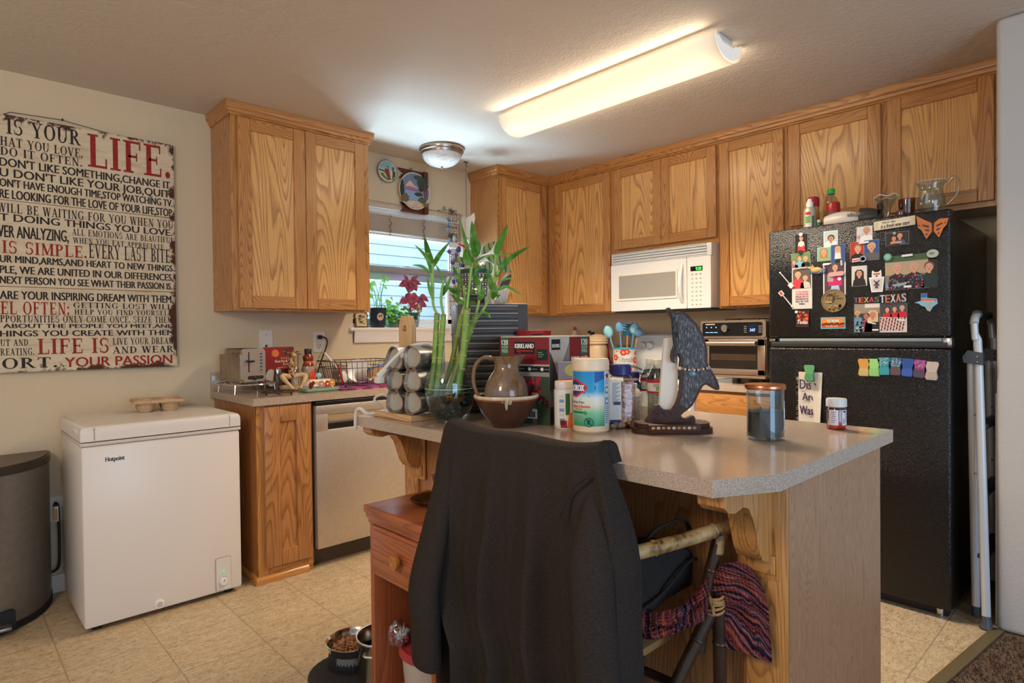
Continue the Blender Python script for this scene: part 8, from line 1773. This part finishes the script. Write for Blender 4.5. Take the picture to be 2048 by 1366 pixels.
def magnet(label, cy, cz, fn, name='fridge_magnet', cat='magnet', tilt=0.0, lift=.0012):
    T = TF(cy, cz, tilt, lift); g = G(); fn(g, T); return obj(name, g, label=label, cat=cat, at=(FX, cy, cz))
def dot(r, c_, th=.006, inner=None): return lambda g, T: (g.prism(circ(0, 0, r, n=22), 0, th, c_, T=T, bev=.001), inner and g.prism(circ(0, 0, r*.62, n=18), th, th+.0006, inner, T=T))
def bar(w, h, c_): return lambda g, T: g.prism(rectp(w, h), 0, .004, c_, T=T, bev=.0008)
magnet('round white magnet on the top left child print', -2.455, 1.674, dot(.0085, WHITEP)); magnet('dark round magnet above the two children print', -2.451, 1.590, dot(.010, F(52, 46, 46))); magnet('tiny pale magnet at the corner of the red lettered magnet', -2.434, 1.304, dot(.007, F(206, 206, 200)), lift=.005); magnet('small round magnet on the couple print', -2.847, 1.630, dot(.006, F(150, 170, 170)))
magnet('green round magnet on the left corner of the three women print', -2.821, 1.530, dot(.0155, F(110, 160, 140), .006, F(140, 186, 164))); magnet('large oval silver magnet on the right corner of the three women print', -2.986, 1.528, lambda g, T: (g.prism(circ(0, 0, .021, .017, 26), 0, .007, F(176, 176, 160, .25), T=T, bev=.002), g.prism(circ(-.003, .001, .010, .006, 16), .007, .0078, F(120, 140, 110), T=T)))
magnet('white bar magnet below the standing girl print', -2.567, 1.520, bar(.030, .006, PAPER), tilt=.05); magnet('small upright white bar magnet on the standing girl print', -2.634, 1.522, bar(.008, .024, F(196, 190, 176)), tilt=.1); magnet('white bar magnet below the newborn print', -2.727, 1.604, bar(.040, .008, PAPER), tilt=.04, lift=.002); magnet('white bar magnet on top of the three women print', -2.894, 1.530, bar(.040, .009, PAPER), tilt=.04, lift=.002); magnet('white bar magnet at the bottom of the three women print', -2.896, 1.397, bar(.028, .009, PAPER), lift=.003); magnet('wooden bar magnet on top of the long white card', -2.455, 1.514, bar(.054, .007, F(190, 166, 132)), tilt=.06, lift=.002); magnet('pale pink bar magnet across the pink girl print', -2.612, 1.473, lambda g, T: g.prism(rrect(-.034, .034, -.010, .010, .009), 0, .004, F(206, 160, 150), T=T, bev=.001), tilt=.04, lift=.003); magnet('white bar magnet at the bottom of the blonde woman print', -2.772, 1.213, bar(.024, .007, PAPER), lift=.003)
def m_arma(g, T):
    g.prism([(-.038, -.012), (.0, -.022), (.036, -.014), (.039, .004), (.012, .002), (-.02, -.006)], 0, .006, F(70, 92, 140), T=T, bev=.001); r = random.Random(2)
    for _ in range(14): g.prism(circ(r.uniform(-.03, .032), r.uniform(-.018, -.006), .003, n=7), .006, .0075, [F(90, 120, 180), F(206, 180, 190), F(60, 80, 60)][r.randrange(3)], T=T)
    g.ball(T(-.004, -.003, .004), .022, F(196, 164, 104), 16, sc=(.35, 1.15, .62)); g.prism([(-.03, .0), (-.036, .018), (-.026, .014), (-.022, .026), (-.014, .012), (-.016, -.006)], .0, .008, F(190, 156, 98), T=T, bev=.001); g.prism([(.016, .002), (.036, .0), (.02, -.006)], .004, .007, F(176, 140, 90), T=T)
magnet('sandy animal figure magnet lying on blue flowers', -2.530, 1.501, m_arma)
def m_swat(hc, inner, flip): return lambda g, T: (g.prism([(-.002, -.042), (.002, -.042), (.002, .042), (-.002, .042)], 0, .004, F(206, 200, 194), T=T), g.prism([(-.010, -.042*flip-.012), (.010, -.042*flip-.012), (.010, -.042*flip+.012), (-.010, -.042*flip+.012)], 0, .005, hc, T=T, bev=.001), inner and g.prism([(-.006, -.042*flip-.008), (.006, -.042*flip-.008), (.006, -.042*flip+.008), (-.006, -.042*flip+.008)], .005, .0058, inner, T=T), g.prism(circ(0, .042*flip, .004, n=10), 0, .006, WHITEP, T=T))
magnet('small white swatter-shaped magnet pointing down right', -2.381, 1.466, m_swat(F(206, 204, 196), None, 1), tilt=.66); magnet('small white swatter-shaped magnet with a red square', -2.386, 1.364, m_swat(F(206, 210, 200), F(206, 60, 50), -1), tilt=.66)
def m_tx1(g, T):
    g.prism(rectp(.060, .080), 0, .005, F(60, 30, 28), T=T, bev=.001); r = random.Random(3)
    for _ in range(40): g.prism(circ(r.uniform(-.024, .024), r.uniform(-.012, .034), r.uniform(.003, .006), n=8), .005, .0055+r.uniform(0, .0005), [F(190, 60, 40), F(150, 40, 36), F(214, 120, 70), F(90, 50, 44)][r.randrange(4)], T=T)
    text(g, 'Texas', -.026, .024, -.024, -.006, F(236, 230, 222), T, .0064, .0006, slant=.2)
magnet('red picture magnet lettered Texas in white script', -2.461, 1.270, m_tx1, tilt=-.04)
def m_txo(g, T):
    g.prism(rectp(.106, .053), 0, .005, F(96, 190, 190), T=T, bev=.001); g.prism(rectp(.098, .044), .005, .0056, F(190, 80, 40), T=T); g.prism([(-.048, -.004), (.048, -.004), (.048, .021), (-.048, .021)], .0056, .0059, F(226, 130, 56), T=T)
    for k in range(12): g.prism(circ(-.044+.008*k, -.006+.002*(k % 3), .006, .004, 8), .0059, .0062, F(96, 40, 26), T=T)
    text(g, 'TEXAS', -.026, .026, .004, .016, F(176, 226, 216), T, .0066, .0012); text(g, 'Lone Star State', -.03, .022, -.018, -.010, F(240, 224, 200), T, .0066)
magnet('orange sunset magnet with a turquoise border lettered TEXAS', -2.597, 1.247, m_txo)
def m_ring(g, T): g.prism([(-.030, -.012), (.022, -.006), (.022, .008), (-.030, .004)], 0, .004, F(226, 220, 214), T=T); text(g, 'HOWDY', -.027, .002, -.006, .002, F(206, 50, 44), T, .0045, .0006) if False else g.prism([(-.027, -.007), (.0, -.004), (.0, .001), (-.027, -.002)], .004, .0048, F(206, 50, 44), T=T); g.lathe([(.009, 0), (.014, 0), (.014, .007), (.009, .007)], CHROME, 22, T=Matrix.Translation(T(.014, .0, .001)) @ Matrix.Rotation(-PI/2, 4, 'Y')); g.prism(circ(.014, 0, .009, n=18), .001, .004, PAPER, T=T)
magnet('red and white magnet with a silver ring under the school portraits', -2.710, 1.531, m_ring)
def m_medal(g, T):
    BZ = P('antique_bronze', (150, 128, 92), .4, .6); M_ = Matrix.Translation(T(0, 0, 0)) @ Matrix.Rotation(-PI/2, 4, 'Y'); g.lathe([(0, 0), (.0535, 0), (.0545, .003), (.053, .008), (.049, .0085), (.047, .006), (0, .006)], BZ, 44, T=M_)
    DB = P('bronze_recess', (84, 68, 46), .5, .5); LB = P('bronze_high', (196, 164, 116), .35, .6)
    g.prism(circ(-.014, .010, .020, .024, 22), .006, .0068, DB, T=T); g.prism([(-.034, -.010), (-.006, -.010), (-.004, -.002), (-.034, .0)], .0068, .0085, LB, T=T)
    for k in range(5): g.prism([(-.032+.006*k, .0), (-.028+.006*k, .0), (-.026+.006*k, .022-.002*abs(k-2)), (-.030+.006*k, .020)], .0068, .0082, LB if k % 2 else BZ, T=T)
    r = random.Random(4)
    for k in range(16): g.prism(circ(r.uniform(-.03, .034), r.uniform(-.042, -.018), r.uniform(.003, .006), n=8), .006, .0075, LB if k % 2 else DB, T=T)
    for k, (a, b, L) in enumerate(((.002, .032, .014), (.004, .020, .022), (.006, .008, .034))):
        for j in range(int(L/.0042)): g.prism(circ(a+.0042*j, b+.001*((j*7) % 3), .0016, .0030, 7), .006, .0074, DB, T=T)
magnet('round bronze medallion magnet below the pink girl print', -2.601, 1.350, m_medal, lift=.003)
def m_fox(g, T):
    g.prism([(-.030, .018), (.031, .018), (.024, -.048), (-.020, -.048)], 0, .0016, F(232, 228, 224), T=T); g.prism([(-.024, .012), (.026, .012), (.020, -.042), (-.016, -.042)], .0016, .0019, F(206, 198, 192), T=T)
    g.prism([(-.018, .018), (.020, .018), (.020, .034), (.018, .049), (.008, .040), (-.006, .040), (-.016, .049), (-.018, .034)], .0008, .0024, F(232, 226, 218), T=T); g.prism([(-.013, .028), (.015, .028), (.014, .036), (-.012, .036)], .0024, .0027, F(216, 110, 70), T=T); g.prism([(-.004, .020), (.006, .020), (.003, .027), (-.001, .027)], .0024, .0028, F(60, 50, 50), T=T)
    for a in (-.007, .009): g.prism(circ(a, .031, .0022, n=8), .0027, .003, DKHAIR, T=T)
    g.prism([(-.006, -.032), (.008, -.032), (.005, -.01), (-.003, -.01)], .0019, .0023, F(96, 76, 84), T=T)
    for k in range(4): a = PI/4+k*PI/2; c_, s_ = math.cos(a), math.sin(a); g.prism([(.001+.003*-s_, -.008+.003*c_), (.001+.016*c_-.003*s_, -.008+.016*s_+.003*c_), (.001+.016*c_+.003*s_, -.008+.016*s_-.003*c_), (.001+.003*s_, -.008-.003*c_)], .0023, .0026, F(110, 84, 92), T=T)
magnet('white cup sticker with an orange fox face and a windmill', -2.776, 1.428, m_fox, name='sticker', cat='sticker', lift=.0003)
def m_each(g, T): g.prism(rectp(.157, .039), 0, .005, F(206, 190, 158), T=T, bev=.001); g.prism(rectp(.120, .033), .005, .0054, F(216, 204, 176), T=T); text(g, 'Each day', -.045, .006, .004, .014, F(50, 42, 38), T, .0058, .0002, slant=.25); text(g, 'is a fresh new start', -.052, .056, -.014, .003, F(50, 42, 38), T, .0058, .0004, slant=.25)
magnet('long tan magnet reading Each day is a fresh new start', -2.846, 1.673, m_each, tilt=.045)
OR = F(206, 116, 58); 
def m_moth(g, T):
    for s_ in (-1, 1):
        g.prism([(a, b) for a, b in ((0, .012), (.024*s_, .028), (.056*s_, .050) if s_ < 0 else (.056, .026), (.050*s_, .0), (.038*s_, -.012), (.022*s_, -.050), (.004*s_, -.022))], .002+0*s_, .005, OR, T=lambda u, v, w: T(u, v, w+abs(u)*.25), bev=.0008)
        for q in ([(.012, .004), (.034, .012), (.036, .006), (.014, -.004)], [(.012, -.012), (.026, -.008), (.026, -.014), (.014, -.02)], [(.016, -.03), (.024, -.026), (.024, -.032), (.018, -.036)], [(.040, .004), (.046, .014), (.048, .008)]): g.prism([(a*s_, b) for a, b in q], .0052, .0058, F(66, 60, 58), T=lambda u, v, w: T(u, v, w+abs(u)*.25))
    g.tube([T(0, -.03, .004), T(0, .016, .006)], [.003, .004], F(60, 44, 36), 8)
magnet('orange and black moth magnet in the top right corner', -2.987, 1.640, m_moth)
def m_letters(cols, size): 
    def fn(g, T):
        W = size[0]/5
        for k, ch in enumerate('TEXAS'): text(g, ch, -size[0]/2+W*k+.001, -size[0]/2+W*(k+1)-.001, -size[1]/2, size[1]/2, F(30, 26, 30), T, .002, .0016); text(g, ch, -size[0]/2+W*k+.002, -size[0]/2+W*(k+1)-.002, -size[1]/2+.001, size[1]/2-.001, F(*cols[k]), T, .0034, .0011)
        g.prism([(-size[0]/2, -size[1]/2-.001), (size[0]/2, -size[1]/2-.001), (size[0]/2, size[1]/2), (-size[0]/2, size[1]/2)], 0, .0016, F(34, 30, 34), T=T)
    return fn
magnet('smaller TEXAS letter magnet in purple, orange and gold', -2.737, 1.348, m_letters([(130, 90, 130), (214, 110, 60), (196, 160, 60), (190, 60, 100), (100, 120, 70)], (.104, .026)), lift=.0022); magnet('taller TEXAS letter magnet with pale photo patterned letters', -2.841, 1.350, m_letters([(196, 206, 210), (190, 110, 84), (206, 196, 190), (206, 130, 96), (176, 170, 176)], (.102, .038)), tilt=.03, lift=.0022)
def m_state(g, T):
    o = [(-.018, .038), (.004, .038), (.004, .018), (.038, .014), (.041, -.006), (.024, -.02), (.014, -.039), (.004, -.034), (-.004, -.018), (-.016, -.014), (-.026, -.004), (-.042, .0), (-.018, .008)]
    g.prism(o, 0, .005, F(130, 176, 196), T=T, bev=.001); g.prism([(-.017, .02), (.003, .02), (.003, .037), (-.017, .037)], .005, .0055, F(60, 96, 160), T=T); g.prism([(-.016, .006), (.034, .002), (.036, .012), (-.016, .016)], .005, .0055, F(206, 90, 76), T=T); text(g, 'TEXAS', -.012, .03, .0, .008, F(224, 206, 170), T, .0058, .0006); g.prism([(.0, -.018), (.02, -.014), (.012, -.032)], .005, .0055, F(206, 150, 110), T=T)
magnet('state-shaped magnet in blue, red and sand on the right', -2.962, 1.326, m_state)
# row of bag clips, and the note hung from another
def clip(label, cy, cz, top, low, tilt=0.0, pat=None):
    T = TF(cy, cz, tilt, .001); o = thing('bag_clip', label, 'clip', (FX, cy, cz), group='magnetic bag clips in a row')
    out = [(-.024, .030), (-.020, .038), (.020, .038), (.024, .030), (.020, .012), (.017, .0), (.020, -.014), (.023, -.028), (.018, -.037), (-.018, -.037), (-.023, -.028), (-.020, -.014), (-.017, .0), (-.020, .012)]
    g = G(); g.prism(out, .008, .014, top, T=T, bev=.002)
    if pat:
        r = random.Random(len(label)); 
        for _ in range(46): a, b = r.uniform(-.017, .017), r.uniform(.002, .034); g.prism(circ(a, b, .0026, .0018, 7), .0140, .0146, pat, T=T)
    obj('front_jaw', g, o)
    g = G(); g.prism([(a*.96, b-.003) for a, b in out], .001, .007, low, T=T, bev=.0015); g.prism([(-.018, -.037), (.018, -.037), (.020, -.014), (.016, -.004), (-.016, -.004), (-.020, -.014)], .014, .0165, low, T=T, bev=.001); obj('back_jaw', g, o); return o
for lb_, y, z, t_, l_, tl, pt in (('gold bag clip, first in the row', -2.728, 1.046, (206, 150, 70), (196, 170, 110), 0, None), ('pale green bag clip, second in the row', -2.769, 1.047, (150, 206, 120), (140, 196, 116), 0, None), ('teal leopard-print bag clip overlapping the pale green one', -2.808, 1.054, (40, 140, 150), (60, 150, 160), .05, (170, 200, 200)), ('dark zebra-print bag clip with a brown jaw', -2.852, 1.054, (60, 96, 120), (96, 80, 84), -.04, (176, 196, 206)), ('plain royal blue bag clip', -2.896, 1.051, (50, 84, 150), (60, 96, 170), -.05, None), ('purple spotted bag clip with a dark jaw', -2.940, 1.047, (150, 60, 120), (86, 70, 90), -.1, (206, 140, 180)), ('beige bag clip, last in the row by the fridge edge', -2.983, 1.040, (196, 180, 166), (180, 166, 150), -.05, None)): clip(lb_, y, z, F(*t_), F(*l_), tl, F(*pt) if pt else None)
nt_ = thing('note', 'hand-lettered cloth note about the dishes hanging on the fridge from a green clip', 'note', (FX, -2.49, .90))
T = TF(-2.4915, .894, 0, .0008); g = G(); CLTH = P('note_cloth', (206, 196, 182), .9, bump=(200, .3))
b = bmesh.new(); V = [[b.verts.new(T(-.052+.104*i/16-.010*(1-j/14)*(0)+.006*(i/16)*(j/14), -.121+.242*j/14, .002+.003*math.sin(i*.5+j*.3)+.001*i*.3+(.012*max(0, (i-11)/5)*(1-j/14)))) for i in range(17)] for j in range(15)]
for j in range(14):
    for i in range(16): b.faces.new((V[j][i], V[j][i+1], V[j+1][i+1], V[j+1][i]))
thicken(b, .0015); g.absorb(b, CLTH); obj('cloth', g, nt_)
g = G(); PEN = F(56, 36, 70); T2 = TF(-2.4915, .894, 0, .0068); text(g, 'Dish', -.044, .030, .040, .088, PEN, T2, .001, .0009); text(g, 'Are', -.032, .026, -.014, .024, PEN, T2, .001, .0009); text(g, 'Was', -.044, .016, -.082, -.038, PEN, T2, .001, .0009); obj('lettering', g, nt_)
g = G(); g.prism([(.028, -.121), (.050, -.121), (.058, .10), (.050, .06), (.036, .01)], .008, .0105, P('note_fold', (222, 212, 198), .9), T=TF(-2.4915, .894, 0, .0008), bev=.001); obj('folded_edge', g, nt_)
g = G(); r = random.Random(5)
for k in range(30): z = r.uniform(-.12, .10); g.tube([T(-.052, z, .003), T(-.056-r.uniform(0, .008), z-r.uniform(0, .006), .004)], .0006, CLTH, 3)
tag(obj('frayed_edge', g, nt_), kind='stuff')
gc = clip('green bag clip holding the cloth note', -2.498, 1.012, F(96, 156, 104), F(84, 140, 96)); gc['group'] = 'bag clip with the note'
for c_ in gc.children: c_.location.x -= .012
del gc['group']

# ================================================================== things on top of the fridge
TZ = 1.6885
def bottle(name, label, x, y, parts, cat='bottle', rz=0.0, z=TZ):
    o = thing(name, label, cat, (x, y, z), rz)
    for nm, prof, m in parts: g = G(); g.lathe(prof, m, 26); obj(nm, g, o, local=True)
    return o
o = bottle('spray_can', 'pale green cooking spray can with a white nozzle on the fridge', -.715, -2.452, [('can_body', [(0, 0), (.027, 0), (.028, .004), (.028, .118), (.020, .130)], P('can_pale_green', (176, 176, 150), .35, .3, vary=(60, .15))), ('nozzle', [(.016, .128), (.017, .150), (.010, .165), (.008, .172), (0, .173)], WHITEP)])
g = G(); wrapbox(g, .0283, -.9, -.03, .03, .02, .05, .0003, F(206, 200, 190)); wrappoly(g, .0283, -.9, circ(-.016, .098, .014, .008, 16), .0004, F(206, 40, 50)); wrapbox(g, .0283, -.9, .0, .014, .03, .085, .0006, F(90, 100, 80)); wrapbox(g, .0283, -.9, -.026, -.008, .05, .085, .0004, F(110, 160, 80)); obj('wrap_label', g, o, local=True)
bottle('spray_can', 'tall can with a dark red cap behind the pale green can', -.66, -2.448, [('can_body', [(0, 0), (.029, 0), (.029, .14)], F(190, 130, 60)), ('cap', [(.0295, .138), (.0295, .178), (.024, .188), (0, .190)], F(150, 36, 40, .3))])
bottle('oil_bottle', 'clear oil bottle with a bright green cap', -.60, -2.512, [('bottle_body', [(0, 0), (.034, 0), (.036, .006), (.036, .15), (.030, .175), (.016, .195), (.014, .205)], PETTHIN), ('oil', [(0, .004), (.033, .006), (.033, .10), (0, .10)], P('golden_oil', (196, 140, 40), .1, coat=.4)), ('cap', [(.017, .202), (.018, .225), (.016, .228), (0, .228)], F(50, 160, 70, .35))])
bottle('spray_can', 'dark grey can with a red cap beside the oil bottle', -.655, -2.540, [('can_body', [(0, 0), (.030, 0), (.030, .10)], F(96, 92, 92, .3)), ('cap', [(.0305, .098), (.0305, .142), (.027, .148), (0, .149)], F(160, 40, 40, .3))])
bottle('spice_bottle', 'small green-labelled bottle low beside the spray can', -.70, -2.49, [('bottle_body', [(0, 0), (.014, 0), (.014, .05), (.010, .055)], F(70, 120, 60)), ('cap', [(.011, .054), (.011, .066), (0, .067)], F(206, 206, 200))])
vm = thing('hand_vacuum', 'grey and black handheld appliance lying along the fridge top', 'appliance', (-.715, -2.63, TZ), 0)
g = G(); g.grid(lambda u, v: (.034*math.cos(2*PI*u)*(.6+.4*math.sin(PI*min(1, v*.9+.12))), .105-.17*v, .044+.044*math.sin(2*PI*u)*(.45+.55*math.sin(PI*min(1, v*.85+.15)))), 24, 14, P('pale_grey_plastic', (196, 186, 174), .35)); obj('grey_shell', g, vm, local=True)
g = G(); g.grid(lambda u, v: (.036*math.cos(2*PI*u)*(1-.35*v*v), -.05-.075*v, .046+.046*math.sin(2*PI*u)*(1-.4*v*v)), 24, 8, F(52, 48, 46, .35)); g.ball((0, -.122, .034), .022, F(52, 48, 46, .35), 12); obj('dark_dust_cup', g, vm, local=True)
g = G(); g.box(-.036, .02, .05, .125, .004, .034, F(70, 64, 60, .35), .012); obj('nose', g, vm, local=True)
g = G(); 
for k in range(5): g.box(-.0345, -.030, -.01-.012*k, -.003-.012*k, .056, .066+.004*(k % 2), F(120, 116, 112))
obj('logo', g, vm, local=True)
bottle('bottle_stopper', 'small black bottle top standing behind the handheld appliance', -.60, -2.728, [('stopper_body', [(0, 0), (.012, 0), (.012, .05), (.008, .06), (.008, .085), (.013, .09), (.014, .118), (.012, .12), (0, .12)], BLACKP)])
vg = bottle('glass_vase', 'flared clear glass vase with a fluted rim on the fridge', -.70, -2.782, [('vase_body', [(0, .002), (.020, .002), (.022, .006), (.012, .016), (.013, .03), (.020, .075), (.034, .105), (.050, .128), (.048, .130), (.032, .108), (.017, .075), (.009, .03), (0, .022)], THIN)])
g = G(); g.tube([(.049*math.cos(a), .049*math.sin(a), .129+.005*math.sin(5*a)) for a in [2*PI*k/50 for k in range(51)]], .0018, F(226, 222, 214, .08), 6, cap=False); obj('fluted_rim', g, vg, local=True)
bottle('glass_tumbler', 'brown-tinted glass behind the flared vase', -.62, -2.842, [('tumbler_body', [(0, .002), (.026, .002), (.030, .01), (.034, .12), (.032, .12), (.027, .012), (0, .01)], m_thin('brown_glass', (206, 176, 140), .05))])
bottle('candle_jar', 'little jar of dark red wax between the glass vases', -.725, -2.842, [('jar_body', [(0, .001), (.017, .001), (.018, .004), (.018, .056), (.0165, .056), (.016, .004)], THIN), ('red_wax', [(0, .004), (.0155, .005), (.0155, .050), (0, .050)], F(140, 44, 50, .3))], 'candle')
bottle('tape_roll', 'blue and white roll of tape in front of the glass pitcher', -.735, -2.878, [('roll', [(.014, 0), (.026, 0), (.026, .026), (.014, .026), (.014, 0)], F(110, 176, 210)), ('core', [(.0135, .001), (.0145, .001), (.0145, .025), (.0135, .025)], F(206, 190, 160))], 'tape')
gp = bottle('glass_pitcher', 'large clear glass pitcher with a looped handle on the fridge', -.665, -2.945, [('pitcher_body', [(0, .002), (.042, .002), (.046, .008), (.040, .02), (.038, .03), (.052, .065), (.054, .09), (.046, .125), (.044, .145), (.056, .172), (.054, .173), (.042, .147), (.043, .125), (.051, .09), (.049, .066), (.034, .03), (0, .018)], THIN)], 'pitcher')
g = G(); g.tube(spline([(.012, -.052, .150), (.012, -.080, .180), (.012, -.098, .155), (.012, -.088, .10), (.012, -.050, .06)], 7), [.008]*8+[.0065]*21, THIN, 10); obj('handle', g, gp, local=True)
g = G(); g.tube([(.0555*math.cos(a), .0555*math.sin(a), .173+.003*math.cos(a)) for a in [2*PI*k/40 for k in range(41)]], .0016, F(206, 200, 190, .08), 6, cap=False); obj('rim', g, gp, local=True)
bottle('glass_tumbler', 'heavy clear glass in front of the pitcher handle', -.735, -2.985, [('tumbler_body', [(0, .001), (.024, .001), (.025, .03), (.023, .030), (.021, .010), (0, .010)], THIN)])
bottle('jar_ring', 'small amber jar ring beneath the glass pitcher', -.735, -2.925, [('ring_body', [(0, 0), (.014, 0), (.014, .012), (0, .012)], F(180, 110, 40, .2))], 'jar')

# groups of look-alikes
GROUPS = {'wall_cabinet': 'oak wall cabinets', 'base_cabinet': 'oak base cabinets', 'photograph': 'photographs on the freezer door', 'fridge_magnet': 'magnets on the freezer door', 'potted_plant': 'potted plants by the kitchen window', 'wall_plate': 'plates on the wall above the window', 'coffee_pod_carton': 'maroon coffee cartons', 'tablet_bottle': 'tablet bottles on the island', 'spice_bottle': 'small bottles', 'spray_can': 'cans on top of the fridge', 'glass_tumbler': 'glasses on top of the fridge', 'shaker': 'salt and pepper shakers', 'plastic_bag': 'plastic bags in the nightstand'}
for o in list(COL.objects):
    k = o.name.split('.')[0]
    if o.parent is None and k in GROUPS and 'group' not in o: o['group'] = GROUPS[k]
